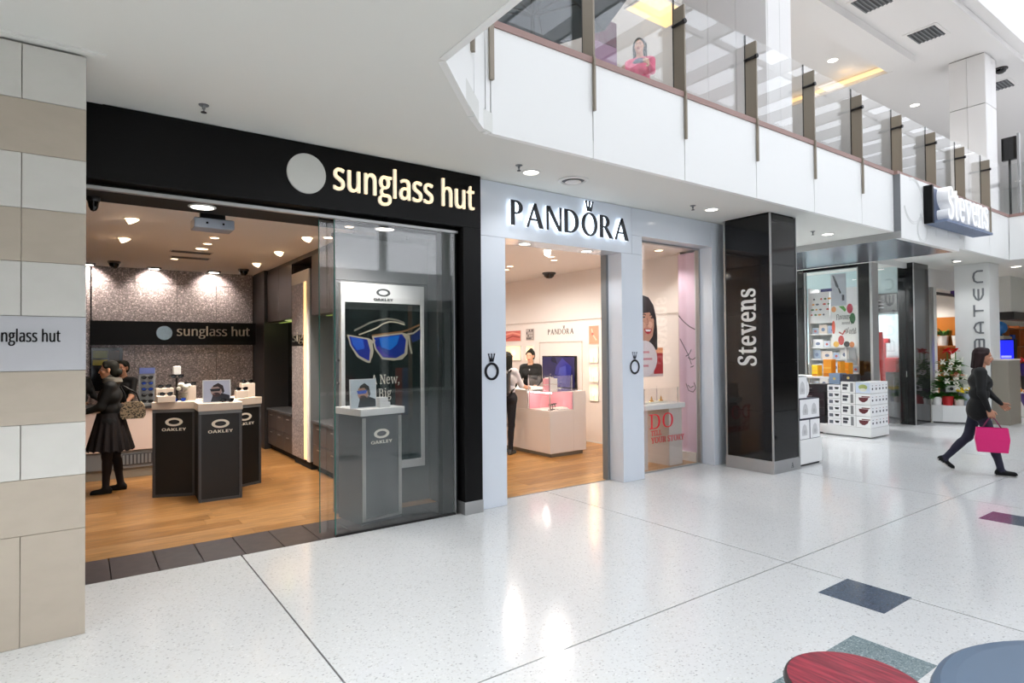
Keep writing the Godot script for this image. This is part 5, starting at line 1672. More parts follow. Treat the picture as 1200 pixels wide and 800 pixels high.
func homeware_shop() -> void:
	# ---- glossy black column
	var co := struct("wall_column", "square column clad in glossy black panels with slim metal edges and a steel base")
	bp(co, "core", M.matt_black, 7.29, 7.87, 0.0, SOF, -5.05, -4.38)
	for y in [[0.165, 0.80], [0.803, 1.44], [1.443, 2.08], [2.083, 2.72], [2.723, 3.375]]:
		bp(co, "black_panel", M.black_gloss, 7.27, 7.29, y[0], y[1], -5.03, -4.375)
		bp(co, "black_panel", M.black_gloss, 7.278, 7.87, y[0], y[1], -4.38, -4.36)
	bp(co, "corner_trim", M.brushed, 7.262, 7.277, 0.165, SOF - 0.01, -4.374, -4.352)
	bp(co, "corner_trim", M.brushed, 7.262, 7.285, 0.165, SOF - 0.01, -5.055, -5.032)
	bp(co, "corner_trim", M.brushed, 7.871, 7.885, 0.165, SOF - 0.01, -4.376, -4.352)
	bp(co, "base_plate", M.brushed, 7.255, 7.275, 0.0, 0.163, -5.06, -4.345, 0.002)
	bp(co, "base_plate", M.brushed, 7.276, 7.895, 0.0, 0.163, -4.362, -4.345, 0.002)
	var bm := W(co)
	bm.text("A", serif_bold, Vector3(0, 0, -4.345), X, Y, 7.66, 7.72, 0.04, 0.11, 0.001)
	part(co, "base_mark", bm, M.dark_grey)
	var ls := thing("column_lettering", "white slab-serif lettering running up the glossy black column", "lettering", Vector3(7.27, 1.4, -4.73))
	var m := W(ls)
	m.text("Stevens", serif_bold, Vector3(7.2695, 0, 0), Y, -Z, 1.395, 2.425, 4.575, 4.855, 0.012)
	part(ls, "letters", m, M.white)
	# ---- stack of white boxes beside the column
	var pl := thing("white_plinth", "low white plinth beside the black column carrying a stack of boxes", "plinth", Vector3(8.27, 0, -4.62))
	bp(pl, "body", M.white, 7.99, 8.57, 0.03, 0.36, -4.86, -4.40, 0.004)
	bp(pl, "kick_base", M.charcoal, 8.02, 8.54, 0.0, 0.03, -4.84, -4.43)
	var grey := lin(0.78, 0.78, 0.78)
	var pear := func(cx: float, w: float, h: float) -> Array:
		return [[lin(0.93, 0.93, 0.93), rect(0.008, w - 0.008, 0.008, h - 0.008)], [grey, [[cx - 0.065, h * 0.2], [cx + 0.065, h * 0.2], [cx + 0.075, h * 0.38], [cx + 0.045, h * 0.68], [cx, h * 0.78], [cx - 0.045, h * 0.68], [cx - 0.075, h * 0.38]]], [lin(0.70, 0.70, 0.70), ell(cx, h * 0.38, 0.03, 0.03, 14)]]
	product_box("speaker_box", "bottom left white box with a pear-shaped picture on the plinth by the column", Vector3(8.145, 0.36, -4.62), Vector3(0.27, 0.275, 0.40), M.navy, [], pear.call(0.135, 0.27, 0.275), "white boxes beside the column")
	product_box("speaker_box", "bottom right white box with a pear-shaped picture on the plinth by the column", Vector3(8.42, 0.36, -4.62), Vector3(0.27, 0.275, 0.40), M.navy, [], pear.call(0.135, 0.27, 0.275), "white boxes beside the column")
	var two: Array = pear.call(0.15, 0.53, 0.275)
	two.append_array(pear.call(0.38, 0.53, 0.275).slice(1))
	product_box("speaker_box", "wide white box with two pear pictures, middle of the stack by the column", Vector3(8.285, 0.645, -4.62), Vector3(0.53, 0.275, 0.40), M.navy, [], two, "white boxes beside the column")
	product_box("speaker_box", "topmost small white box of the stack beside the black column", Vector3(8.12, 0.925, -4.60), Vector3(0.24, 0.31, 0.34), M.navy, [], pear.call(0.12, 0.24, 0.31), "white boxes beside the column")
	var rd := thing("round_plate", "round white plate standing on the box stack by the column", "plate", Vector3(8.33, 0.925, -4.58))
	m = W(rd)
	m.lathe(Vector3(8.33, 1.07, -4.56), [[0.0, 0.012], [0.09, 0.012], [0.145, 0.03], [0.145, 0.036], [0.0, 0.02]], 30, Basis(Vector3.RIGHT, PI / 2 - 0.1))
	part(rd, "dish", m, M.white)

	# ---- canopy over the shop entrance
	var cn := struct("trim_2", "projecting steel canopy with a white decorated front above the homeware shop")
	bp(cn, "soffit_panel", mat("steel_soffit", 0.66, 0.69, 0.74, 0.22, 0.8), 10.18, 11.35, 3.295, 3.32, -7.0, -3.97)
	bp(cn, "soffit_panel", M.steel_soffit, 11.353, 12.50, 3.295, 3.32, -7.0, -3.97)
	bp(cn, "side_panel", M.brushed, 10.165, 10.18, 3.292, SOF, -7.0, -3.965)
	bp(cn, "side_panel", M.mid_grey, 10.165, 10.18, SOF, 4.275, -4.08, -3.965)
	bp(cn, "front_panel", M.fascia, 10.18, 12.51, 3.292, 4.275, -4.05, -3.96, 0.002)
	m = W(cn)
	for c in [[10.62, 3.92, 0.36], [10.62, 3.92, 0.33], [11.15, 3.85, 0.30], [11.15, 3.85, 0.27], [10.95, 3.50, 0.20], [10.95, 3.50, 0.17], [11.75, 3.50, 0.26]]:
		m.band(Vector3(0, 0, -3.955), X, Y, c[0], c[1], c[2] + 0.007, c[2] + 0.007, c[2] - 0.007, c[2] - 0.007, 200 if c[0] < 11.5 and c[2] > 0.25 else 0, 470 if c[2] > 0.25 and c[0] < 11.5 else (190 if c[0] > 11.5 else 360), 30, 0.005)
	part(cn, "swirl_relief", m, M.white)
	var bs := thing("box_sign", "projecting white three-dimensional letters on a grey shelf with a black end plate", "sign", Vector3(12.0, 3.6, -3.9))
	bp(bs, "end_plate", M.black, 11.0, 11.06, 3.60, 4.21, -3.955, -3.83, 0.003)
	bp(bs, "back_board", mat("sign_grey", 0.45, 0.50, 0.60, 0.5), 11.06, 13.15, 3.64, 4.20, -3.955, -3.90)
	bp(bs, "shelf", M.sign_grey, 11.06, 13.15, 3.60, 3.64, -3.955, -3.66)
	m = W(bs)
	m.text("Stevens", serif_bold, Vector3(0, 0, -3.85), X, Y, 11.22, 13.05, 3.66, 4.20, 0.16)
	part(bs, "letters", m, M.sign_white)

	# ---- shopfront: side window wall at x = 12.6 and front glass
	var wh := struct("wall_homeware_front", "black and steel shopfront frames of the homeware shop")
	bp(wh, "black_pillar", M.black_gloss, 12.60, 12.75, 0.0, 3.295, -7.0, -6.82)
	bp(wh, "black_pillar", M.black_gloss, 12.60, 12.75, 0.0, 3.295, -5.70, -5.49)
	bp(wh, "steel_post", M.brushed, 12.60, 12.86, 0.0, 3.295, -5.489, -5.44)
	bp(wh, "head_rail", M.black, 12.60, 12.75, 3.24, 3.295, -6.82, -5.70)
	bp(wh, "black_pillar", M.black_gloss, 14.15, 14.30, 0.0, SOF, -5.60, -5.455)
	bp(wh, "black_pillar", M.black_gloss, 14.15, 14.30, 0.0, SOF, -5.448, -5.31)
	bp(wh, "corner_trim", M.brushed, 14.145, 14.16, 0.0, SOF, -5.31, -5.29)
	bp(wh, "grey_panel", mat("mirror_grey", 0.30, 0.30, 0.30, 0.08, 0.7), 14.16, 14.92, 0.0, SOF, -5.60, -5.30)
	bp(wh, "door_pull", M.steel, 14.125, 14.135, 1.0, 1.12, -5.456, -5.446)
	bp(wh, "head_panel", M.white, 12.86, 14.15, 3.29, SOF, -5.48, -5.42)
	var w2 := struct("window_2", "glass side window of the homeware shop with goods on shelves behind")
	bp(w2, "pane", M.glass, 12.66, 12.672, 0.02, 3.24, -6.82, -5.70)
	bp(w2, "frame", M.brushed, 12.62, 12.66, 0.0, 3.24, -6.82, -6.79)
	bp(w2, "frame", M.brushed, 12.62, 12.66, 0.0, 3.24, -5.73, -5.70)
	var w3 := struct("window_3", "front glass of the homeware shop between steel post and black pillar")
	bp(w3, "pane", M.glass, 12.86, 14.15, 0.02, 3.29, -5.456, -5.444)
	# interior walls
	var wi := struct("wall_homeware_inside", "white inner walls of the homeware shop")
	bp(wi, "wall_body", M.white, 7.62, 18.0, 0.0, SOF, -13.2, -13.0)
	bp(wi, "wall_body", M.white, 7.63, 7.75, 0.0, SOF, -13.0, -5.51)
	bp(wi, "wall_body", mat("pale_aqua", 0.78, 0.87, 0.88, 0.6), 14.55, 14.68, 0.0, SOF, -13.0, -5.61)
	for p in [[9.0, -7.5], [11.4, -7.5], [9.0, -10.0], [11.4, -10.0], [13.5, -8.6], [13.4, -6.2], [13.5, -10.8]]:
		downlight(Vector3(p[0], SOF, p[1]), 0.08, "round downlight inside the homeware shop ceiling", 17.0, false, "homeware shop downlights")
	# shelves behind the side window
	var sh := thing("shelf_unit", "white shelf unit of boxed homeware behind the side window", "shelves", Vector3(12.9, 0, -6.4))
	bp(sh, "back_panel", M.white, 13.16, 13.19, 0.0, 2.9, -6.80, -5.75)
	bp(sh, "upright", M.white, 12.76, 13.16, 0.0, 2.9, -6.80, -6.77)
	bp(sh, "upright", M.white, 12.76, 13.16, 0.0, 1.62, -6.05, -6.02)
	for y in [0.42, 0.76, 1.10, 1.37, 1.62, 1.90]:
		bp(sh, "shelf", M.white, 12.74, 13.16, y, y + 0.025, -6.80, -6.05 if y > 1.3 else -5.75)
	bp(sh, "shelf", M.white, 12.74, 13.16, 2.15, 2.27, -6.80, -6.22)
	var cols := [lin(0.80, 0.86, 0.92), lin(0.90, 0.90, 0.90), lin(0.62, 0.70, 0.82), lin(0.86, 0.80, 0.74), lin(0.55, 0.62, 0.70), lin(0.94, 0.93, 0.90)]
	var n := 0
	var where := ["lowest shelf seen", "second shelf from below", "third shelf from below", "shelf under the poster", "shelf left of the poster", "upper shelf left of the poster"]
	var li := 0
	for y in [0.785, 1.125, 1.395, 1.645, 1.925]:
		var z := -6.74
		var k := 0
		while z < (-6.15 if y > 1.3 else -5.85):
			var w := 0.14 + 0.05 * ((n * 7) % 3)
			var h := 0.13 + 0.035 * ((n * 5) % 3)
			var c: Color = cols[(n * 5 + li) % 6]
			product_box("homeware_box", "small boxed kitchen item, %s from the left on the %s" % [ORD[k], where[li]], Vector3(12.9, y, z + w / 2), Vector3(0.22, h, w - 0.012), M.white, [[c, rect(0.006, w - 0.018, 0.006, h - 0.006)], [lin(0.35, 0.42, 0.55) if n % 3 else lin(0.7, 0.25, 0.2), ell((w - 0.012) / 2, h * 0.45, w * 0.2, h * 0.2, 12)]], [], "boxed homeware on the window shelves")
			z += w
			k += 1
			n += 1
		li += 1
	# patterned wall picture and poster on the glass
	var wp := thing("pattern_board", "white board of small scattered food pictures above the shelves", "picture", Vector3(12.75, 2.27, -6.5))
	bp(wp, "board", M.white, 12.745, 12.77, 2.275, 2.80, -6.76, -6.34)
	var art := []
	for k in 16:
		var cc: Color = [lin(0.75, 0.2, 0.15), lin(0.25, 0.45, 0.2), lin(0.9, 0.6, 0.2), lin(0.3, 0.3, 0.35)][k % 4]
		art.append([cc, ell(-6.72 + 0.085 * (k % 5) + 0.02 * (k / 5), 2.33 + 0.11 * (k / 4), 0.022 + 0.008 * (k % 3), 0.02, 10)])
	printed(wp, "pictures", Vector3(12.7445, 0, 0), Z, Y, art, M.print)
	bp(wp, "header_strip", mat("header_purple", 0.25, 0.25, 0.48, 0.5), 12.74, 12.77, 2.81, 2.87, -6.52, -6.30)
	var kp := thing("knife_poster", "grey poster with a slanted knife hanging above the shelves", "poster", Vector3(12.78, 2.4, -6.2))
	bp(kp, "board", mat("pale_grey", 0.75, 0.77, 0.80, 0.5), 12.775, 12.79, 2.50, 3.16, -6.32, -6.02)
	printed(kp, "picture", Vector3(12.7745, 0, 0), Z, Y, [[lin(0.30, 0.31, 0.34), [[-6.29, 3.14], [-6.25, 3.12], [-6.16, 2.90], [-6.18, 2.86], [-6.22, 2.90]]], [lin(0.12, 0.12, 0.13), [[-6.18, 2.88], [-6.15, 2.86], [-6.11, 2.76], [-6.14, 2.74]]], [lin(0.2, 0.2, 0.25), rect(-6.10, -6.05, 2.6, 2.72)]], M.print)
	var fp := thing("food_poster", "colourful poster with fruit round the edge and black script on the side window", "poster", Vector3(12.69, 1.64, -5.98))
	bp(fp, "sheet", M.white, 12.676, 12.684, 1.64, 2.48, -6.26, -5.75)
	printed(fp, "print", Vector3(12.6755, 0, 0), Z, Y, [
		[lin(0.95, 0.95, 0.93), rect(-6.26, -5.75, 1.64, 2.48)],
		[lin(0.30, 0.62, 0.15), [[-6.12, 2.48], [-6.0, 2.36], [-5.97, 2.40], [-6.02, 2.48]]], [lin(0.70, 0.10, 0.25), ell(-5.90, 2.42, 0.06, 0.10, 16)], [lin(0.10, 0.45, 0.18), ell(-5.85, 2.22, 0.055, 0.11, 16)],
		[lin(0.90, 0.60, 0.35), ell(-6.22, 2.42, 0.05, 0.06, 14)], [lin(0.85, 0.30, 0.15), ell(-6.23, 2.05, 0.035, 0.14, 14)], [lin(0.80, 0.18, 0.15), ell(-6.08, 1.78, 0.06, 0.10, 14)],
		[lin(0.92, 0.72, 0.20), ell(-6.18, 1.70, 0.06, 0.06, 14)], [lin(0.12, 0.10, 0.10), ell(-5.97, 1.70, 0.06, 0.06, 14)], [lin(0.80, 0.45, 0.15), ell(-5.87, 1.69, 0.05, 0.06, 14)], [lin(0.65, 0.10, 0.10), stroke([[-6.12, 1.95], [-6.05, 1.90], [-6.0, 1.98]], 0.03)]], M.print)
	var scr := FontVariation.new()
	scr.base_font = serif
	scr.variation_transform = Transform2D(Vector2(1, 0.0), Vector2(0.25, 1), Vector2.ZERO)
	m = W(fp)
	m.text("Flavours", scr, Vector3(12.672, 0, 0), Z, Y, -6.17, -5.90, 2.20, 2.32, 0.001)
	m.text("around the", scr, Vector3(12.672, 0, 0), Z, Y, -6.06, -5.82, 2.10, 2.17, 0.001)
	m.text("World", scr, Vector3(12.672, 0, 0), Z, Y, -6.0, -5.78, 1.90, 2.04, 0.001)
	part(fp, "script", m, M.matt_black)
	# screen and red things seen through the front glass
	var tv := thing("shop_screen", "dark menu screen high on the pale wall behind the front glass", "screen", Vector3(14.5, 2.4, -6.0))
	bp(tv, "case", M.black_gloss, 14.50, 14.548, 2.40, 2.82, -6.20, -5.76)
	for k in 3:
		bp(tv, "text_line", M.mid_grey, 14.496, 14.499, 2.50 + 0.08 * k, 2.525 + 0.08 * k, -6.16, -6.02)
	var rb := thing("red_banner", "leaning red and white striped roll behind the front glass", "banner", Vector3(13.78, 0, -5.80))
	m = L()
	m.tube([Vector3(0, 0.02, 0.05), Vector3(0.02, 1.95, -0.05)], 0.08, 0.08, 14)
	part(rb, "red_roll", m, M.red)
	m = L()
	m.tube([Vector3(-0.20, 0.02, 0.05), Vector3(-0.18, 1.9, -0.05)], 0.06, 0.06, 14)
	part(rb, "white_roll", m, M.petal_white)
	var rc := thing("red_crate", "small red crate on a grey stand behind the front glass", "crate", Vector3(14.28, 0, -5.93))
	m = L()
	m.box(-0.2, 0.2, 0, 1.1, -0.25, 0.25, 0.01)
	part(rc, "stand", m, M.dark_grey)
	m = L()
	m.box(-0.22, 0.22, 1.1, 1.4, -0.3, 0.3, 0.01)
	part(rc, "crate", m, M.red)
	m = L()
	m.tube([Vector3(0, 1.4, 0), Vector3(0, 1.75, 0)], 0.03, 0.03, 10)
	m.box(-0.05, 0.05, 1.72, 1.82, -0.1, 0.1, 0.01)
	part(rc, "tag_post", m, M.red)
	var tb := thing("service_desk", "taupe service desk seen through the front glass and black pillars", "desk", Vector3(13.9, 0, -7.0))
	m = L()
	m.box(-0.35, 0.35, 0.0, 1.25, -0.3, 0.3, 0.01)
	part(tb, "desk_body", m, M.taupe)
	m = L()
	m.box(-0.38, 0.38, 1.25, 1.29, -0.33, 0.33, 0.005)
	part(tb, "desk_top", m, M.white)

	# ---- gondola of white product boxes at the entrance
	var go := thing("gondola", "white low display gondola at the homeware entrance under stacks of printed boxes", "display stand", Vector3(11.8, 0, -5.4))
	bp(go, "plinth", M.white, 11.45, 12.16, 0.02, 0.185, -5.86, -5.0, 0.004)
	bp(go, "kick_base", M.charcoal, 11.50, 12.12, 0.0, 0.02, -5.82, -5.05)
	bp(go, "core", M.white, 11.75, 12.12, 0.185, 0.92, -5.84, -5.30)
	var red := lin(0.36, 0.10, 0.12)
	var rows := ["bottom row", "second row", "third row", "top row"]
	for k in 4:
		var y := 0.187 + 0.205 * k
		for j in 2:
			var w := 0.255
			var h := 0.20
			var artl := [[lin(0.94, 0.94, 0.93), rect(0.004, w - 0.004, 0.004, h - 0.004)]]
			if j == 1:
				artl.append_array([[red, [[0.05, 0.13], [0.22, 0.13], [0.20, 0.08], [0.15, 0.045], [0.11, 0.045], [0.06, 0.08]]], [lin(0.45, 0.2, 0.2), rect(0.10, 0.24, 0.135, 0.155)]])
			else:
				artl.append_array([[lin(0.25, 0.25, 0.27), rect(0.03, 0.11, 0.05, 0.10)], [lin(0.15, 0.15, 0.17), rect(0.03, 0.13, 0.11, 0.155)], [lin(0.5, 0.5, 0.5), rect(0.17, 0.22, 0.02, 0.18)]])
			if k == 3 and j == 1:
				artl = [[lin(0.80, 0.84, 0.90), rect(0.004, w - 0.004, 0.004, h - 0.004)], [lin(0.62, 0.66, 0.38), ell(w / 2, h * 0.55, 0.075, 0.05, 16)], [lin(0.85, 0.85, 0.80), ell(w / 2, h * 0.30, 0.06, 0.03, 14)]]
			product_box("cookware_box", "white cookware box, %s, %s of the gondola side" % [rows[k], "near corner" if j == 1 else "middle"], Vector3(11.60, y, -5.13 - 0.26 * (1 - j)), Vector3(0.29, h, w), M.white, artl, front_art(0.29, h) if j == 1 else [], "cookware boxes on the gondola")
		product_box("cookware_box", "white cookware box, %s, right end of the gondola front" % rows[k], Vector3(11.945, y, -5.13), Vector3(0.39, 0.20, 0.255), M.white, [], front_art(0.39, 0.20), "cookware boxes on the gondola")
	for k in 6:
		var y := 0.187 + 0.125 * k
		product_box("bowl_box", "flat white bowl box, %s in the far column of the gondola" % LOW[k], Vector3(11.60, y, -5.645), Vector3(0.29, 0.121, 0.24), M.white, [[lin(0.93, 0.93, 0.93), rect(0.003, 0.237, 0.003, 0.118)], [lin(0.12, 0.12, 0.13), [[0.13, 0.085], [0.215, 0.085], [0.20, 0.045], [0.145, 0.045]]], [lin(0.35, 0.36, 0.4), rect(0.03, 0.10, 0.03, 0.09)]], [], "bowl boxes on the gondola")
	for k in 5:
		product_box("dark_box", "flat black box, %s in the dark stack behind the gondola" % LOW[k], Vector3(11.72, 0.187 + 0.15 * k, -6.075), Vector3(0.32, 0.145, 0.40), M.charcoal, [[lin(0.13, 0.13, 0.14), rect(0.005, 0.395, 0.005, 0.14)], [lin(0.45, 0.45, 0.46), rect(0.06, 0.16, 0.05, 0.07)]], [], "black boxes behind the gondola")
	var gp := thing("rear_plinth", "low white plinth under the stack of flat black boxes behind the gondola", "plinth", Vector3(11.72, 0, -6.07))
	bp(gp, "body", M.white, 11.55, 11.90, 0.02, 0.185, -6.28, -5.868, 0.004)
	bp(gp, "kick_base", M.charcoal, 11.58, 11.87, 0.0, 0.02, -6.25, -5.90)
	for a in [[11.60, 0.95, -5.64, 0.20, 0.20, "blue-grey patterned box on top of the far end of the gondola", "sign_grey"], [11.60, 1.007, -5.39, 0.20, 0.13, "dark box with a small gold emblem on top of the gondola", "charcoal"]]:
		product_box("carton", a[5], Vector3(a[0], a[1], a[2]), Vector3(0.26, a[4], a[3]), M[a[6]], [[lin(0.5, 0.58, 0.68) if a[6] == "sign_grey" else lin(0.16, 0.15, 0.2), rect(0.004, 0.196, 0.004, a[4] - 0.004)], [lin(0.8, 0.7, 0.4), ell(0.1, a[4] / 2, 0.025, 0.025, 10)]], [])
	# orange boxes on a table behind
	var ot := thing("white_table", "white table behind the gondola carrying orange boxes", "table", Vector3(12.3, 0, -6.4))
	m = L()
	m.box(-0.30, 0.25, 1.02, 1.06, -0.45, 0.45, 0.004)
	part(ot, "tabletop", m, M.white)
	for p in [[-0.27, -0.42], [-0.27, 0.42], [0.22, -0.42], [0.22, 0.42]]:
		m = L()
		m.box(p[0] - 0.02, p[0] + 0.02, 0.0, 1.02, p[1] - 0.02, p[1] + 0.02)
		part(ot, "leg", m, M.white)
	for a in [[12.12, 1.06, -6.05, 0.16, 0.34, "stack of orange boxes, left one on the white table"], [12.20, 1.06, -5.86, 0.06, 0.30, "narrow orange carton beside the tall orange boxes"], [12.42, 1.06, -5.88, 0.20, 0.27, "orange box at the right end of the white table"], [12.12, 1.06, -6.30, 0.12, 0.22, "small yellow-green box left of the orange boxes"]]:
		var mm: Material = M.orange if not String(a[5]).contains("yellow") else M.yellow
		product_box("orange_box", a[5], Vector3(a[0], a[1], a[2]), Vector3(0.18, a[4], a[3]), mm, [[lin(0.95, 0.70, 0.25), rect(0.01, a[3] - 0.01, a[4] * 0.45, a[4] * 0.55)], [lin(0.80, 0.45, 0.08), rect(0.01, a[3] - 0.01, 0.01, a[4] * 0.2)]], [])
	var rs := thing("red_stool_box", "red display box with an orange carton left of the gondola", "box", Vector3(11.3, 0, -6.6))
	m = L()
	m.box(-0.25, 0.25, 0.0, 0.95, -0.25, 0.25, 0.006)
	part(rs, "red_body", m, M.red)
	m = L()
	m.box(-0.10, 0.10, 0.95, 1.10, -0.1, 0.16, 0.004)
	part(rs, "orange_carton", m, M.orange)
	var og := thing("orange_bag", "crumpled orange bag on the low table far left of the gondola", "bag", Vector3(10.4, 0, -6.5))
	m = L()
	m.box(-0.35, 0.35, 0.0, 1.06, -0.25, 0.25, 0.01)
	part(og, "table_block", m, M.white)
	m = L()
	m.ball(Vector3(0.0, 1.16, 0), Vector3(0.16, 0.12, 0.12), 10, 7); m.ball(Vector3(0.12, 1.22, 0.03), Vector3(0.09, 0.10, 0.09), 8, 6)
	part(og, "bag", m, M.orange)

func front_art(w: float, h: float) -> Array:
	var a := [[lin(0.95, 0.95, 0.95), rect(0.004, w - 0.004, 0.004, h - 0.004)]]
	var n := 2 if w < 0.3 else 3
	for k in n:
		var x := w * (k + 0.5) / n
		a.append([lin(0.2, 0.2, 0.22), ell(x, h * 0.40, 0.028, 0.022, 12)])
		a.append([lin(0.55, 0.2, 0.2) if k % 2 else lin(0.3, 0.35, 0.45), rect(x - 0.02, x + 0.02, h * 0.66, h * 0.72)])
	return a

func florist_and_beyond() -> void:
	# ---- white column with grey rounded letters
	var co := struct("wall_column_white", "square white column with rounded grey letters running up its side")
	bp(co, "core", M.white, 15.51, 16.12, 0.0, SOF, -5.02, -4.40, 0.004)
	bp(co, "collar", M.soffit, 15.50, 16.13, SOF - 0.02, SOF - 0.001, -5.03, -4.39)
	var ls := thing("column_lettering", "grey rounded letters reading upwards on the white column beyond the homeware shop", "lettering", Vector3(15.5, 1.5, -4.6))
	# strokes in a frame where x runs up the column and y towards -z
	var lt := [
		[[[0.0, 0.0], [0.0, 0.62], [0.0, 1.0]], [[0.0, 0.5], [0.85, 0.5]], [[0.0, 0.97], [0.7, 0.97], [0.85, 0.8], [0.85, 0.2], [0.85, 0.0]], [[0.0, 0.03], [0.85, 0.03]]],
		[[[0.05, 0.0], [0.05, 0.45], [0.15, 0.8], [0.45, 1.0], [0.75, 0.8], [0.85, 0.45], [0.85, 0.0]], [[0.05, 0.35], [0.85, 0.35]]],
		[[[0.0, 0.97], [0.9, 0.97]], [[0.45, 0.97], [0.45, 0.0]]],
		[[[0.9, 0.97], [0.4, 0.97], [0.1, 0.75], [0.0, 0.5], [0.1, 0.25], [0.4, 0.03], [0.9, 0.03]], [[0.0, 0.5], [0.85, 0.5]]],
		[[[0.0, 0.0], [0.0, 0.6], [0.12, 0.9], [0.42, 1.0], [0.72, 0.9], [0.85, 0.6], [0.85, 0.0]]]]
	for k in 5:
		var m := W(ls)
		var y0: float = [1.54, 1.90, 2.26, 2.61, 2.99][k]
		for s in lt[k]:
			var pts := []
			for p in s: pts.append([y0 + p[0] * 0.28, 4.50 + p[1] * 0.17])
			m.plate(Vector3(15.498, 0, 0), Y, -Z, stroke(pts, 0.035), 0.008)
		part(ls, "letter", m, M.mid_grey)
	# ---- florist front
	var wf := struct("wall_florist", "white bulkhead, pale jambs and amber back wall of the flower shop")
	bp(wf, "bulkhead", M.white, 14.93, 17.10, 2.98, SOF, -5.62, -5.50, 0.003)
	bp(wf, "jamb", M.brushed, 15.62, 15.74, 0.0, 2.98, -5.60, -5.50)
	bp(wf, "jamb", M.white, 15.78, 15.92, 0.0, 2.98, -5.60, -5.50)
	bp(wf, "purple_panel", M.purple, 17.11, 17.6, 2.86, SOF, -5.62, -5.46)
	bp(wf, "side_wall", M.orange_wall, 18.80, 18.94, 0.0, 2.42, -8.0, -5.62)
	bp(wf, "back_wall", M.cream, 14.69, 18.9, 0.0, SOF, -8.2, -8.05)
	bp(wf, "upper_wall", M.cream, 18.80, 18.94, 2.42, SOF, -8.0, -5.62)
	bp(wf, "dark_rail", M.charcoal, 16.0, 17.6, 2.84, 2.90, -5.62, -5.56)
	for p in [[16.6, -6.6], [17.8, -6.6]]:
		downlight(Vector3(p[0], SOF, p[1]), 0.08, "round downlight inside the flower shop", 9.0, true, "flower shop downlights")
	var sh := thing("wall_shelf", "amber wall shelf with white pots in the flower shop", "shelf", Vector3(18.6, 1.85, -6.4))
	bp(sh, "board", mat("amber_dark", 0.55, 0.30, 0.08, 0.5), 18.42, 18.795, 1.62, 1.66, -7.4, -5.65)
	bp(sh, "board", M.amber_dark, 18.42, 18.795, 1.18, 1.22, -7.4, -5.65)
	for k in 4:
		var o := thing("potted_palm" if k == 1 else "white_pot", ["leftmost square white pot on the amber shelf", "spiky palm in a square white pot on the amber shelf", "square white pot right of the palm on the amber shelf", "white trough on the lower amber shelf"][k], "plant pot", Vector3(18.60, [1.66, 1.66, 1.66, 1.22][k], [-6.62, -6.30, -5.96, -6.0][k]))
		pot(o, M.white, 0.12, 0.15, 0.26, true)
		if k < 3:
			var m := L()
			foliage(m, Vector3(0, 0.25, 0), 44 if k == 1 else 8, 0.42 if k == 1 else 0.16, 0.05, 0.9, 0.35)
			part(o, "leaves", m, M.green)
	# ---- curved flower counter with plants
	var fc := thing("flower_counter", "low curved white counter at the front of the flower shop", "counter", Vector3(15.2, 0, -5.0))
	var curve := [[14.93, -5.28], [14.97, -5.10], [15.05, -4.93], [15.16, -4.75], [15.30, -4.58], [15.45, -4.46]]
	var poly := []
	for p in curve: poly.append([p[0], -p[1]])
	poly.append_array([[15.48, 4.46], [15.48, 5.28]])
	var m := W(fc)
	m.plate(Vector3(0, 0.38, 0), X, -Z, poly, 0.35)
	part(fc, "body", m, M.white)
	m = W(fc)
	var kick := []
	for p in poly: kick.append([minf(p[0] + 0.02, 15.47), p[1] + 0.015 if p[1] < 5.2 else p[1] - 0.015])
	m.plate(Vector3(0, 0.03, 0), X, -Z, kick, 0.03)
	part(fc, "kick_base", m, M.charcoal)
	var tp := thing("taupe_counter", "tall taupe panelled counter wrapped round the white lettered column", "counter", Vector3(15.8, 0, -4.3))
	bp(tp, "front", M.taupe, 15.50, 16.25, 0.0, 1.33, -4.385, -4.10, 0.004)
	bp(tp, "top", M.cream_dark, 15.49, 16.26, 1.33, 1.36, -4.388, -4.09, 0.003)
	var rp := [
		[Vector3(15.08, 0.38, -5.04), "red", 0.085, 0.11, 0.20, 60, 0.26, 0.08, "leafy plant in a round red pot on the white flower counter", "green"],
		[Vector3(15.16, 0.38, -4.86), "cream_dark", 0.08, 0.09, 0.14, 50, 0.20, 0.07, "leafy plant in a pale tan pot right of the red pot", "green_light"],
		[Vector3(15.02, 0.38, -5.22), "white", 0.08, 0.10, 0.18, 55, 0.26, 0.09, "dark leafy plant in a white pot at the left end of the flower counter", "green"],
		[Vector3(15.22, 0.38, -5.12), "dark_grey", 0.09, 0.11, 0.34, 90, 0.42, 0.10, "tall plant with white lilies and one red amaryllis on the flower counter", "green"],
		[Vector3(15.32, 0.38, -5.0), "taupe", 0.07, 0.09, 0.38, 80, 0.26, 0.09, "bushy plant with peach blooms beside the lilies", "green"],
		[Vector3(15.27, 0.38, -4.76), "grey_blue", 0.08, 0.13, 0.26, 24, 0.13, 0.05, "yellow flowers in a pale grey bucket at the right of the flower counter", "green_light"]]
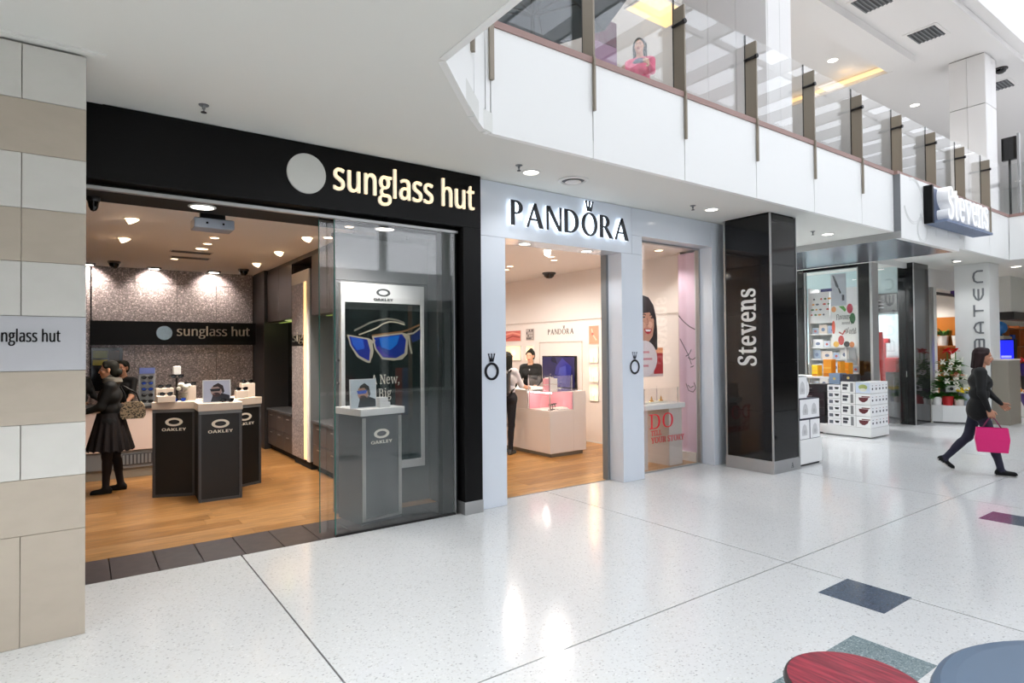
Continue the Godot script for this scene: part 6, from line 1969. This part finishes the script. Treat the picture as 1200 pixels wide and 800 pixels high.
	for a in rp:
		var o := thing("potted_plant", a[8], "potted plant", a[0])
		pot(o, M[a[1]], a[2], a[3], a[4])
		m = L()
		foliage(m, Vector3(0, a[4] * 0.85, 0), a[5], a[6], a[7], 1.0, 0.5, 0.15 if a[6] > 0.3 else 0.02)
		part(o, "leaves", m, M[a[9]])
		if String(a[8]).contains("lilies"):
			for k in 7:
				m = L()
				var b := Vector3([-0.22, -0.10, -0.25, -0.14, -0.20, -0.05, -0.16][k], [0.52, 0.60, 0.68, 0.80, 0.92, 0.96, 0.40][k], [0.10, 0.24, -0.06, 0.14, 0.02, 0.16, 0.26][k])
				var ax := Vector3(-0.8, 0.3 + 0.1 * (k % 3), 0.4 - 0.3 * (k % 2)).normalized()
				var s1 := ax.cross(Vector3.UP).normalized()
				var s2 := s1.cross(ax)
				for j in 6: leaf(m, b, (ax * 0.8 + s1 * cos(TAU * j / 6) + s2 * sin(TAU * j / 6)).normalized(), 0.10, 0.055, 0.15)
				part(o, "lily_bloom", m, M.petal_white, "white lily bloom")
			m = L()
			m.tube([Vector3(0.02, 0.3, 0.04), Vector3(0.0, 1.13, 0.04)], 0.012, 0.01, 8)
			foliage(m, Vector3(0, 0.42, 0.02), 70, 0.26, 0.09, 0.7, 0.6, 0.5)
			part(o, "stem", m, M.green_light)
			m = L()
			for k in 14:
				var d := Vector3(rng.randf_range(-1, 1), rng.randf_range(-0.3, 1), rng.randf_range(-1, 1)).normalized()
				leaf(m, Vector3(0, 1.16, 0.04), d, 0.12, 0.08, 0.3)
			part(o, "red_amaryllis", m, M.petal_red, "red amaryllis bloom")
		if String(a[8]).contains("peach"):
			m = L()
			for k in 10:
				var b := Vector3(rng.randf_range(-0.20, 0.0), rng.randf_range(0.55, 0.80), rng.randf_range(0.0, 0.24))
				for j in 5: leaf(m, b, Vector3(cos(TAU * j / 5), 0.8, sin(TAU * j / 5)).normalized(), 0.07, 0.05, 0.4)
			part(o, "peach_blooms", m, M.petal_peach)
		if String(a[8]).contains("yellow"):
			m = L()
			for k in 40:
				var an := rng.randf() * TAU
				var r := sqrt(rng.randf()) * 0.19
				m.ball(Vector3(cos(an) * r, 0.36 - r * 0.35 + rng.randf() * 0.03, sin(an) * r), Vector3(0.036, 0.024, 0.036), 8, 5)
			part(o, "yellow_blooms", m, M.yellow)
	var cd := thing("price_card", "small white price card with a dark round mark among the plants", "card", Vector3(15.12, 0.66, -4.98))
	m = L()
	m.plate(Vector3.ZERO, Vector3(0.3, 0, 0.95).normalized(), Y, rect(-0.10, 0.10, 0, 0.14), 0.006)
	part(cd, "card", m, M.white)
	m = L()
	m.plate(Vector3(-0.004, 0, 0.001), Vector3(0.3, 0, 0.95).normalized(), Y, ell(0.0, 0.07, 0.035, 0.035, 16), 0.001)
	part(cd, "mark", m, M.charcoal)
	m = L()
	m.tube([Vector3(0.004, -0.28, 0), Vector3(0.004, 0.01, 0)], 0.004, 0.004, 6)
	part(cd, "stake", m, M.dark_metal)

	# ---- beyond the column: far shop under the bridge
	var wb := struct("wall_far_shop", "dark header and pale back wall of the far shop under the bridge")
	bp(wb, "header", M.charcoal, 19.0, 26.0, 2.30, 2.50, -5.2, -4.9)
	bp(wb, "back_wall", M.cream_dark, 19.0, 27.0, 0.0, SOF, -8.2, -8.05)
	bp(wb, "side_wall", M.taupe, 18.96, 19.1, 0.0, SOF, -8.05, -5.2)
	bp(wb, "upper_panel", M.soffit, 19.0, 26.0, 2.50, SOF, -5.2, -4.95)
	for p in [[20.6, -6.4], [22.8, -6.2], [24.8, -6.2]]:
		downlight(Vector3(p[0], SOF, p[1]), 0.08, "round downlight inside the far shop", 9.0, true, "far shop downlights")
	var cs := thing("crate_shelving", "tall open shelving of coloured goods in the far shop", "shelves", Vector3(20.4, 0, -5.6))
	for k in 4: bp(cs, "upright", M.amber_dark, 19.6 + 0.9 * k, 19.65 + 0.9 * k, 0.0, 2.2, -5.8, -5.4)
	for k in 5: bp(cs, "shelf", M.amber_dark, 19.6, 22.35, 0.1 + 0.5 * k, 0.13 + 0.5 * k, -5.8, -5.4)
	var gc := [lin(0.75, 0.15, 0.15), lin(0.85, 0.55, 0.15), lin(0.15, 0.3, 0.65), lin(0.75, 0.75, 0.75), lin(0.2, 0.45, 0.25), lin(0.12, 0.12, 0.13)]
	for k in 4:
		for j in 6:
			var o := thing("shelf_goods", "small coloured carton, %s from the left on the %s far shelf" % [ORD[j], ["lowest", "second", "third", "top"][k]], "carton", Vector3(19.75 + 0.3 * j, 0.13 + 0.5 * k, -5.58), "cartons on the far shelving")
			m = L()
			m.col = gc[(k * 5 + j * 7) % 6]
			m.box(-0.11, 0.11, 0, 0.2 + 0.06 * ((j + k) % 3), -0.1, 0.1, 0.004)
			part(o, "carton", m, M.vcol)
	var sc := thing("blue_screen", "bright blue upright advertising screen standing right of the white column", "screen", Vector3(17.75, 0, -4.7))
	bp(sc, "case", M.black, 17.66, 17.84, 0.95, 1.80, -4.86, -4.55, 0.005)
	bp(sc, "stand", M.black, 17.70, 17.80, 0.0, 0.95, -4.76, -4.64)
	bp(sc, "display", M.screen_blue, 17.652, 17.659, 0.99, 1.77, -4.84, -4.57)
	m = W(sc)
	for k in 2:
		m.box(17.648, 17.652, 1.36 - 0.08 * k, 1.41 - 0.08 * k, -4.80, -4.61 - 0.03 * k)
	part(sc, "text_line", m, M.white)
	var sl := OmniLight3D.new()
	sl.name = "screen_light"
	sc.add_child(sl, true)
	sl.position = Vector3(-0.2, 1.4, 0)
	sl.light_color = Color(0.2, 0.3, 1.0); sl.light_energy = 0.06; sl.light_size = 0.2; sl.shadow_enabled = true
	var gl := thing("blue_globe", "small blue globe on a clear stand right of the white column", "globe", Vector3(18.3, 0, -5.0))
	m = L()
	m.ball(Vector3(0, 2.08, 0), Vector3.ONE * 0.16, 18, 12)
	part(gl, "ball", m, mat("globe_blue", 0.05, 0.35, 0.60, 0.25))
	m = L()
	m.box(-0.25, 0.25, 0.0, 1.88, -0.15, 0.15, 0.01)
	part(gl, "cabinet", m, M.taupe)
	m = L()
	m.lathe(Vector3.ZERO, [[0.0, 1.88], [0.1, 1.88], [0.03, 1.93], [0.0, 1.93]], 14)
	part(gl, "foot", m, M.chrome)
	var fs := thing("flower_stand", "white flower stand at the right edge of the picture", "display stand", Vector3(18.2, 0, -4.2))
	bp(fs, "body", M.white, 17.7, 18.7, 0.0, 0.62, -4.55, -3.7, 0.005)
	bp(fs, "upper_step", M.white, 18.0, 18.7, 0.62, 0.66, -4.55, -3.7)
	for k in 3:
		var o := thing("flower_bucket", ["bucket of red flowers in purple paper nearest the white lettered column", "bucket of red flowers in lilac paper on the right flower stand", "bucket of red flowers in purple paper right of the lilac one"][k], "flowers", Vector3(17.86, 0.62, -4.40 + 0.26 * k), "flower buckets at the right edge")
		pot(o, M.charcoal, 0.09, 0.11, 0.32)
		m = L()
		m.lathe(Vector3.ZERO, [[0.09, 0.30], [0.125, 0.56], [0.115, 0.60], [0.08, 0.36]], 12)
		part(o, "paper_wrap", m, M.purple if k != 1 else mat("lilac", 0.62, 0.52, 0.80, 0.6))
		m = L()
		for j in 14:
			var an := rng.randf() * TAU
			var r := sqrt(rng.randf()) * 0.10
			m.ball(Vector3(cos(an) * r, 0.62 + rng.randf() * 0.12, sin(an) * r), Vector3.ONE * 0.03, 8, 6)
		part(o, "red_blooms", m, M.petal_red)
	var bq := thing("bouquet", "purple wrapped bouquet with orange blooms leaning at the foot of the right flower stand", "flowers", Vector3(17.42, 0.0, -4.25))
	m = L()
	m.lathe(Vector3.ZERO, [[0.0, 0.0], [0.08, 0.0], [0.09, 0.25], [0.22, 0.55], [0.0, 0.45]], 12)
	part(bq, "wrap", m, M.purple)
	m = L()
	for j in 10: m.ball(Vector3(rng.randf_range(-0.13, 0.13), 0.56 + rng.randf() * 0.08, rng.randf_range(-0.13, 0.13)), Vector3.ONE * 0.045, 8, 6)
	part(bq, "orange_blooms", m, M.orange)

func upper_level() -> void:
	var UF := 4.26
	var fl := struct("floor_upper", "floor slab of the upper gallery")
	var m := W(fl)
	var poly := []
	for p in [[-7, 12], [-7, -14], [30, -14], [30, 12], [15.75, 12], [15.75, -4.24], [2.70, -4.24], [1.62, -3.18], [1.62, 12]]: poly.append([p[0], -p[1]])
	m.plate(Vector3(0, UF, 0), X, -Z, poly, 0.30)
	part(fl, "slab", m, mat("upper_floor", 0.86, 0.85, 0.84, 0.3))
	# ---- glass balustrade with metal fins
	var bl := thing("glass_balustrade", "frameless glass balustrade with upright bronze fins along the upper gallery", "balustrade", Vector3(9.0, 4.3, -4.18))
	var xs := [2.72]
	for k in 9: xs.append(3.86 + 1.315 * k)
	xs.append(15.50)
	for k in xs.size() - 1:
		bp(bl, "glass_panel", M.glass_green, xs[k] + 0.008, xs[k + 1] - 0.008, 4.337, 5.39, -4.188, -4.176)
	for x in xs.slice(1, xs.size() - 1):
		var f := bp(bl, "fin", M.fin, x - 0.012, x + 0.012, 4.336, 5.262, -4.172, -4.03, 0.002)
		bp(bl, "joint_seal", M.dark_metal, x - 0.006, x + 0.006, 4.337, 5.39, -4.190, -4.1735)
		bp(f, "lower_blade", M.fin, x - 0.010, x + 0.010, 3.83, 4.336, -4.046, -4.018)
		var b := W(bl)
		b.tube([Vector3(x - 0.022, 5.07, -4.01), Vector3(x - 0.022, 5.07, -4.176)], 0.017, 0.017, 10)
		b.tube([Vector3(x - 0.022, 5.07, -4.03), Vector3(x - 0.022, 5.07, -4.005)], 0.026, 0.026, 12)
		part(f, "bracket", b, M.dark_metal)
	for e in [[Vector3(2.72, 0, -4.055), Vector3(0, 0, 1)], [Vector3(2.34, 0, -3.745), Vector3(0.69, 0, 0.72)]]:
		var b := W(bl)
		var u: Vector3 = Vector3(e[1].z, 0, -e[1].x)
		b.plate(e[0] + e[1] * 0.03 + Y * 3.83, u, Y, rect(-0.02, 0.02, 0, 0.505), 0.03)
		part(bl, "fin", b, M.fin)
	var q := [Vector2(1.66, 4.0), Vector2(1.66, -0.6), Vector2(1.66, -3.26), Vector2(2.55, -4.14), Vector2(2.70, -4.182)]
	for k in q.size() - 1:
		m = W(bl)
		var d: Vector2 = (q[k + 1] - q[k]).normalized() * 0.01
		wallseg(m, q[k] + d, q[k + 1] - d, 4.337, 5.39, 0.012)
		part(bl, "glass_panel", m, M.glass_green)
	var b2 := thing("bridge_balustrade", "glass balustrade along the bridge that crosses the void at the far end", "balustrade", Vector3(15.65, 4.3, 0))
	for k in 6:
		bp(b2, "glass_panel", M.glass_green, 15.644, 15.656, 4.337, 5.39, -4.16 + 1.95 * k, -2.24 + 1.95 * k)
		if k > 0: bp(b2, "fin", M.fin, 15.50, 15.64, 4.336, 5.26, -4.21 + 1.95 * k, -4.19 + 1.95 * k)
	# ---- upper walls, columns, ceiling
	var wu := struct("wall_upper", "pale upper shop walls at the back of the gallery")
	bp(wu, "wall_body", M.upper_white, -7.0, 30.0, UF, 8.12, -12.2, -12.0)
	for k in 7:
		bp(wu, "shop_glass", mat("teal_glass", 0.30, 0.42, 0.46, 0.15) if k == 0 else M.teal_glass, -5.0 + 4.6 * k, -1.0 + 4.6 * k, UF + 0.1, 6.9, -12.0, -11.95)
		bp(wu, "shop_header", [M.plum, M.orange_wall, M.mid_grey][k % 3], -5.0 + 4.6 * k, -1.0 + 4.6 * k, 6.9, 7.4, -12.0, -11.9)
	for c in [[7.27, 7.87, -5.72, -4.37, "upper_column"], [15.62, 16.28, -5.08, -4.42, "upper_column"]]:
		var s := struct(c[4], "white panelled column rising through the upper gallery, %s" % ("nearer one above the black column" if c[0] < 10 else "farther one beyond the sign"))
		var n := 3 if c[0] < 10 else 2
		for k in n:
			var a: float = lerpf(c[2], c[3], float(k) / n)
			var b: float = lerpf(c[2], c[3], float(k + 1) / n)
			for y in [[UF, 6.80], [6.815, 7.88]]:
				bp(s, "cladding_panel", M.upper_white, c[0], c[0] + 0.03, y[0], y[1], a + 0.003, b - 0.003, 0.002)
		for k in 2:
			var a: float = lerpf(c[0] + 0.032, c[1], k / 2.0)
			var b: float = lerpf(c[0] + 0.032, c[1], (k + 1) / 2.0)
			for y in [[UF, 6.80], [6.815, 7.88]]:
				bp(s, "cladding_panel", M.upper_white, a + 0.003, b - 0.003, y[0], y[1], c[3] - 0.03, c[3], 0.002)
		bp(s, "core", M.joint, c[0] + 0.031, c[1], UF, 7.9, c[2], c[3] - 0.031)
	var ce := struct("ceiling_upper", "white stepped plaster ceiling of the upper gallery with a warm cove")
	bp(ce, "flat_ceiling", M.upper_white, -7.3, 30.3, 7.9, 8.15, -5.9, -4.10)
	bp(ce, "flat_ceiling", M.upper_white, 15.0, 30.3, 7.9, 8.15, -14.3, -5.9)
	bp(ce, "recess_ceiling", M.upper_white, -7.3, 15.0, 8.12, 8.3, -14.3, -5.9)
	bp(ce, "recess_lip", M.upper_white, -7.3, 15.0, 7.9, 8.12, -5.95, -5.9)
	bp(ce, "beam_band", M.upper_white, -7.3, 14.6, 7.74, 7.9, -5.9, -5.35)
	bp(ce, "cove_lamp", M.cove, 14.95, 14.99, 7.99, 8.06, -11.9, -6.1)
	for k in 3:
		var ol := OmniLight3D.new()
		ol.name = "cove_light"
		ce.add_child(ol, true)
		ol.position = Vector3(14.6, 8.0, -6.8 - 1.6 * k)
		ol.light_color = Color(1, 0.8, 0.5); ol.light_energy = 0.05; ol.light_size = 0.2; ol.shadow_enabled = true
	bp(ce, "void_edge", M.upper_white, -7.3, 30.3, 8.02, 9.3, -4.1, -3.9)
	bp(ce, "flat_ceiling", M.upper_white, -7.3, 1.7, 7.9, 8.15, -4.1, 12.3)
	bp(ce, "flat_ceiling", M.upper_white, 1.7, 30.3, 7.9, 8.15, 8.0, 12.3)
	bp(ce, "void_edge", M.upper_white, 1.5, 1.7, 8.02, 9.3, -3.9, 8.0)
	bp(ce, "void_edge", M.upper_white, 1.7, 30.3, 8.02, 9.3, 8.0, 8.2)
	bp(ce, "void_edge", M.upper_white, 30.0, 30.3, 8.02, 9.3, -3.9, 8.0)
	# ---- skylight over the void
	var sk := struct("ceiling_skylight", "glazed roof light over the void with white steel rafters")
	for k in 19:
		var x := 1.7 + 1.55 * k
		bp(sk, "rafter", M.upper_white, x - 0.05, x + 0.05, 9.15, 9.5, -3.9, 8.0)
	for k in 6:
		var z := -3.9 + 2.36 * k
		bp(sk, "purlin", M.upper_white, 1.7, 30.0, 9.28, 9.42, z - 0.04, z + 0.04)
	for k in 18:
		bp(sk, "roof_pane", M.glass_clear, 1.76 + 1.55 * k, 3.19 + 1.55 * k, 9.50, 9.51, -3.9, 8.0)
	for k in 3:
		m = W(sk)
		m.tube([Vector3(1.7, 8.9, -0.8 + 3.4 * k), Vector3(30, 8.9, -0.8 + 3.4 * k)], 0.06, 0.06, 10)
		part(sk, "truss_tube", m, mat("truss_blue", 0.45, 0.52, 0.60, 0.4) if k == 0 else M.truss_blue)
	# ---- fittings
	for a in [[13.78, -4.85, "large slatted air grille on the upper ceiling nearest the void edge"], [17.93, -4.82, "slatted air grille on the upper ceiling beyond the farther column"], [11.66, -4.95, "slatted air grille at the top edge of the picture on the upper ceiling"]]:
		var o := thing("ceiling_grille", a[2], "air vent", Vector3(a[0], 7.9, a[1]))
		m = L()
		m.box(-0.34, 0.34, -0.012, 0.0, -0.30, 0.30)
		part(o, "frame", m, M.upper_white)
		m = L()
		m.box(-0.28, 0.28, -0.016, -0.012, -0.24, 0.24)
		part(o, "backing", m, M.dark_grey)
		for k in 7:
			m = L()
			m.box(-0.28, 0.28, -0.03, -0.016, -0.225 + 0.07 * k, -0.20 + 0.07 * k)
			part(o, "slat", m, M.mid_grey)
	downlight(Vector3(13.8, 8.12, -6.7), 0.10, "round downlight in the recessed upper ceiling left of the warm cove", 12.0)
	downlight(Vector3(17.57, 7.9, -6.47), 0.10, "round downlight on the upper ceiling left of the farther white column", 12.0)
	for k in 5: downlight(Vector3(-2.0 + 3.4 * k, 8.12, -7.5), 0.10, "round downlight in the hidden part of the recessed upper ceiling", 17.0, false, "upper downlights out of view")
	dome_camera(Vector3(16.9, 7.9, -4.5), "black dome camera on the upper ceiling beside the farther column", 0.12)
	var tv := thing("upper_screen", "black screen on a pole at the upper level right of the farther white column", "screen", Vector3(16.55, 5.6, -4.2))
	bp(tv, "case", M.black_gloss, 16.50, 16.60, 5.70, 6.20, -4.41, -4.15, 0.004)
	bp(tv, "stand_pole", M.dark_metal, 16.53, 16.57, 4.27, 5.70, -4.30, -4.26)
	bp(tv, "frame_post", M.brushed, 16.50, 16.60, 4.27, 6.25, -4.14, -4.10)
	# things seen through the balustrade
	var mg := thing("hanging_box_sign", "plum and mauve box sign hanging from the upper gallery ceiling", "sign", Vector3(7.0, 6.3, -7.0))
	bp(mg, "upper_box", M.plum, 6.72, 7.12, 6.55, 6.95, -7.1, -6.9, 0.005)
	bp(mg, "lower_box", mat("mauve", 0.72, 0.52, 0.68, 0.5), 6.60, 7.12, 6.18, 6.545, -7.1, -6.9, 0.005)
	bp(mg, "rod", M.dark_metal, 6.90, 6.92, 6.95, 8.12, -7.01, -6.99)
	var pr := thing("parasol", "large dark grey parasol on the upper gallery behind the first glass panels", "parasol", Vector3(4.6, UF, -5.9))
	m = L()
	m.lathe(Vector3.ZERO, [[1.25, 1.75], [0.7, 2.05], [0.05, 2.30], [0.0, 2.31]], 8)
	part(pr, "canopy", m, mat("slate", 0.16, 0.20, 0.23, 0.8))
	m = L()
	m.tube([Vector3(0, 0, 0), Vector3(0, 2.3, 0)], 0.025, 0.025, 10)
	part(pr, "pole", m, M.dark_metal)
	for k in 8:
		m = L()
		var a := TAU * k / 8
		m.tube([Vector3(0, 1.55, 0), Vector3(cos(a) * 0.75, 1.95, sin(a) * 0.75)], 0.014, 0.014, 6)
		m.tube([Vector3(0, 2.27, 0), Vector3(cos(a) * 1.22, 1.74, sin(a) * 1.22)], 0.012, 0.012, 6)
		part(pr, "rib", m, M.dark_metal)
	m = L()
	m.lathe(Vector3.ZERO, [[0.0, 0.0], [0.3, 0.0], [0.3, 0.05], [0.06, 0.09], [0.0, 0.09]], 20)
	part(pr, "base", m, M.dark_metal)
	var lt := thing("light_panel", "warm rectangular ceiling light panel over the upper gallery", "ceiling light", Vector3(9.0, 8.12, -7.6))
	m = L()
	m.box(-0.6, 0.6, -0.03, 0.0, -0.35, 0.35)
	part(lt, "frame", m, M.upper_white)
	m = L()
	m.box(-0.56, 0.56, -0.036, -0.03, -0.31, 0.31)
	part(lt, "diffuser", m, M.cove)
	lamp(lt, Vector3(0, -0.1, 0), Vector3.DOWN, 8.0, Color(1, 0.85, 0.6), 70.0, 0.4)
	var kd := thing("brown_kiosk", "brown timber kiosk counter on the upper gallery behind the glass", "kiosk", Vector3(7.0, UF, -6.3))
	m = L()
	m.box(-0.5, 0.5, 0, 1.1, -0.4, 0.4, 0.01)
	part(kd, "body", m, mat("kiosk_brown", 0.50, 0.30, 0.20, 0.5))
	m = L()
	m.box(-0.55, 0.55, 1.1, 1.14, -0.45, 0.45, 0.005)
	part(kd, "top", m, M.charcoal)

func people() -> void:
	var hair := lin(0.11, 0.085, 0.075)
	var blk := lin(0.10, 0.095, 0.10)
	# woman in the sunglasses shop
	var o := thing("person", "woman in black jacket, pleated skirt and leggings standing sideways with a spotted handbag", "person", Vector3(0.30, 0, -8.56), "", -1.75)
	var R := person(o, {"h": 1.54, "top": blk, "low": blk, "leg": lin(0.13, 0.11, 0.11), "shoe": lin(0.07, 0.06, 0.06), "bulk": 1.14, "hem": 0.90, "bust": true, "skin": lin(0.78, 0.58, 0.46),
		"legs": [[0.06, 0.03, 0.0], [-0.10, 0.05, 0.0]], "arms": [[0.35, 0.10, 0.9, 0.15], [0.30, 0.10, 1.0, 0.15]], "hair": "low", "hair_col": hair, "head_yaw": 0.1, "neck": lin(0.40, 0.38, 0.34)})
	skirt(o, 0.93, 0.50, Vector2(0.155, 0.135), Vector2(0.255, 0.235), lin(0.115, 0.10, 0.09), 16)
	var m := L()
	m.col = lin(0.42, 0.40, 0.36)
	m.lathe(Vector3(0, 1.275, -0.02), [[0.075, 0.0], [0.105, 0.02], [0.095, 0.065], [0.065, 0.075]], 20)
	part(o, "hood_collar", m, M.vcol, "grey-brown hood collar")
	var hb := thing("handbag", "black and cream spotted handbag on the shoulder of the woman in black", "handbag", Vector3(0.52, 0.86, -8.44), "", -0.1)
	m = L()
	m.plate(Vector3(0, 0, 0.05), X, Y, [[-0.105, 0.0], [0.105, 0.0], [0.125, 0.03], [0.13, 0.09], [0.11, 0.16], [0.075, 0.20], [-0.075, 0.20], [-0.11, 0.16], [-0.13, 0.09], [-0.125, 0.03]], 0.10)
	part(hb, "bag_body", m, spotted())
	m = L()
	m.tube([Vector3(-0.07, 0.19, 0.02), Vector3(-0.09, 0.30, 0.0), Vector3(-0.13, 0.38, -0.03)], 0.010, 0.010, 8)
	m.tube([Vector3(0.07, 0.19, 0.02), Vector3(0.03, 0.30, 0.0), Vector3(-0.10, 0.385, -0.03)], 0.010, 0.010, 8)
	part(hb, "strap", m, M.black)
	# staff behind the counter
	o = thing("person", "shop assistant in black with a white collar, half hidden by the stone pier", "person", Vector3(-0.02, 0, -10.62), "", 0.7)
	person(o, {"h": 1.55, "top": blk, "low": blk, "shoe": blk, "skin": lin(0.62, 0.44, 0.34), "legs": [[0.03, 0.02, 0], [-0.03, 0.02, 0]], "arms": [[0.4, 0.08, 0.7, 0.1], [0.4, 0.08, 0.7, 0.1]], "hair": "short", "hair_col": hair, "cell": 0.018})
	m = L()
	m.col = lin(0.9, 0.9, 0.9)
	m.lathe(Vector3(0, 1.30, 0.0), [[0.066, 0.0], [0.07, 0.02], [0.058, 0.045]], 16)
	part(o, "collar", m, M.vcol)
	o = thing("person", "shop assistant in a black short-sleeved top behind the woman with the spotted handbag", "person", Vector3(0.53, 0, -10.6), "", -0.6)
	person(o, {"h": 1.52, "top": blk, "low": blk, "shoe": blk, "skin": lin(0.74, 0.55, 0.45), "sleeve": 0.5, "legs": [[0.03, 0.02, 0], [-0.03, 0.02, 0]], "arms": [[0.5, 0.15, 0.5, 0.0], [0.3, 0.15, 0.5, 0.0]], "hair": "short", "hair_col": hair, "cell": 0.018})
	# jewellery shop
	o = thing("person", "shop assistant in black with her hair in a bun behind the jewellery counter", "person", Vector3(6.84, 0, -8.93), "", -0.86)
	R = person(o, {"h": 1.63, "top": blk, "low": blk, "shoe": blk, "bust": true, "skin": lin(0.87, 0.68, 0.57), "legs": [[0.03, 0.02, 0], [-0.03, 0.02, 0]], "arms": [[0.35, 0.12, 0.75, 0.2], [0.35, 0.12, 0.75, 0.2]], "hair": "bun", "hair_col": hair, "cell": 0.016, "head_pitch": 0.08, "head_yaw": -0.15})
	m = L()
	m.col = lin(0.8, 0.8, 0.8)
	m.ball(Vector3(0, 1.27, 0.105), Vector3(0.012, 0.016, 0.006), 8, 6)
	part(o, "pendant", m, M.vcol)
	o = thing("person", "customer in a white T-shirt seen from behind at the jewellery counter", "person", Vector3(5.50, 0, -7.80), "", 2.05)
	R = person(o, {"h": 1.60, "top": lin(0.86, 0.85, 0.86), "low": lin(0.12, 0.12, 0.15), "shoe": lin(0.3, 0.3, 0.3), "sleeve": 0.5, "skin": lin(0.80, 0.60, 0.48), "legs": [[0.06, 0.02, 0], [-0.06, 0.04, 0]], "arms": [[0.2, 0.12, 0.6, 0.1], [0.55, 0.12, 0.75, -0.05]], "hair": "long", "hair_len": -0.20, "hair_col": hair, "cell": 0.016})
	var bk := thing("backpack", "black backpack on the back of the customer in the white T-shirt", "backpack", Vector3(5.50, 0.92, -7.80), "", 2.05)
	m = L()
	m.box(-0.14, 0.14, 0.0, 0.40, -0.25, -0.105, 0.045)
	part(bk, "pack", m, M.charcoal)
	m = L()
	for s in [-1.0, 1.0]:
		m.tube([Vector3(0.10 * s, 0.36, -0.12), Vector3(0.11 * s, 0.425, -0.01), Vector3(0.10 * s, 0.33, 0.115), Vector3(0.12 * s, 0.15, 0.09), Vector3(0.13 * s, 0.05, -0.12)], 0.016, 0.016, 8)
	part(bk, "strap", m, M.black)
	m = L()
	m.box(-0.10, 0.10, 0.04, 0.20, -0.285, -0.245, 0.015)
	part(bk, "pocket", m, M.charcoal)
	# upper gallery
	o = thing("person", "long-haired woman in a bright pink top leaning behind the upper glass balustrade", "person", Vector3(6.22, 4.262, -5.6), "", -1.0)
	person(o, {"h": 1.60, "top": lin(0.93, 0.28, 0.48), "low": lin(0.3, 0.32, 0.42), "shoe": blk, "bust": true, "skin": lin(0.86, 0.66, 0.55), "legs": [[0.1, 0.05, 0], [-0.1, 0.05, 0]], "arms": [[0.6, 0.1, 1.0, 0.1], [0.5, 0.1, 1.0, 0.1]], "hair": "long", "hair_len": -0.26, "hair_col": hair, "cell": 0.016})
	m = L()
	m.col = lin(0.35, 0.38, 0.48)
	m.lathe(Vector3(0, 1.245, -0.01), [[0.10, 0.0], [0.115, 0.025], [0.085, 0.07], [0.06, 0.08]], 16)
	part(o, "scarf", m, M.vcol)
	# walker with the pink bag
	o = thing("person", "long-haired walker in a dark jacket and jeans striding right across the pale floor", "person", Vector3(9.35, 0, -2.79), "", 0.40)
	R = person(o, {"h": 1.62, "top": blk, "low": lin(0.16, 0.17, 0.21), "leg": lin(0.17, 0.18, 0.23), "shoe": lin(0.07, 0.07, 0.08), "sole": lin(0.85, 0.84, 0.82), "bulk": 1.12, "hem": 0.86, "bust": true, "skin": lin(0.72, 0.52, 0.42), "lean": 0.06,
		"legs": [[-0.27, 0.42, 0.62], [0.30, 0.08, -0.03]], "arms": [[0.35, 0.08, 0.4, 0.0], [-0.02, 0.24, 0.34, 0.0]], "hair": "long", "hair_len": -0.14, "hair_col": lin(0.16, 0.10, 0.085), "sleeve": 1.0, "curl": 0.8})
	var low: float = minf(R.ankle0.y, R.ankle1.y)
	o.position.y = -(low - 0.083) * R.s
	var palm: Vector3 = o.transform * (R.palm1 as Vector3)
	var bg := thing("carrier_bag", "bright magenta carrier bag hanging from the hand of the walker", "bag", palm - Vector3(0, 0.44, 0), "", 0.40)
	m = L()
	m.t = Transform3D.IDENTITY
	for s in [[0.0, 0.15, 0.05, 0.16, 0.17, 0.055], [0.16, 0.17, 0.055, 0.30, 0.155, 0.04]]:
		var a := [Vector3(-s[2], s[0], -s[1]), Vector3(s[2], s[0], -s[1]), Vector3(s[2], s[0], s[1]), Vector3(-s[2], s[0], s[1])]
		var b := [Vector3(-s[5], s[3], -s[4]), Vector3(s[5], s[3], -s[4]), Vector3(s[5], s[3], s[4]), Vector3(-s[5], s[3], s[4])]
		for k in 4:
			m.quad(a[k], a[(k + 1) % 4], b[(k + 1) % 4], b[k], (a[k] + a[(k + 1) % 4]) * Vector3(1, 0, 1))
		if s[0] == 0.0: m.quad(a[0], a[1], a[2], a[3], Vector3.DOWN)
	part(bg, "bag_body", m, M.magenta)
	m = L()
	for s in [-1.0, 1.0]:
		m.tube([Vector3(0.02 * s, 0.30, -0.09), Vector3(0.012 * s, 0.40, -0.035), Vector3(0, 0.435, 0.0), Vector3(0.012 * s, 0.40, 0.035), Vector3(0.02 * s, 0.30, 0.09)], 0.006, 0.006, 8)
	part(bg, "handle", m, M.plum)

func spotted() -> StandardMaterial3D:
	var im := Image.create(128, 128, false, Image.FORMAT_RGB8)
	im.fill(Color(0.62, 0.55, 0.45))
	var r := RandomNumberGenerator.new()
	r.seed = 5
	for k in 420:
		var x := r.randi() % 128
		var y := r.randi() % 128
		var s := 2 + r.randi() % 4
		im.fill_rect(Rect2i(x, y, s, s), Color(0.07, 0.06, 0.06))
	var m := mat("spotted", 1, 1, 1, 0.55)
	tex(m, im, 0.35)
	return m
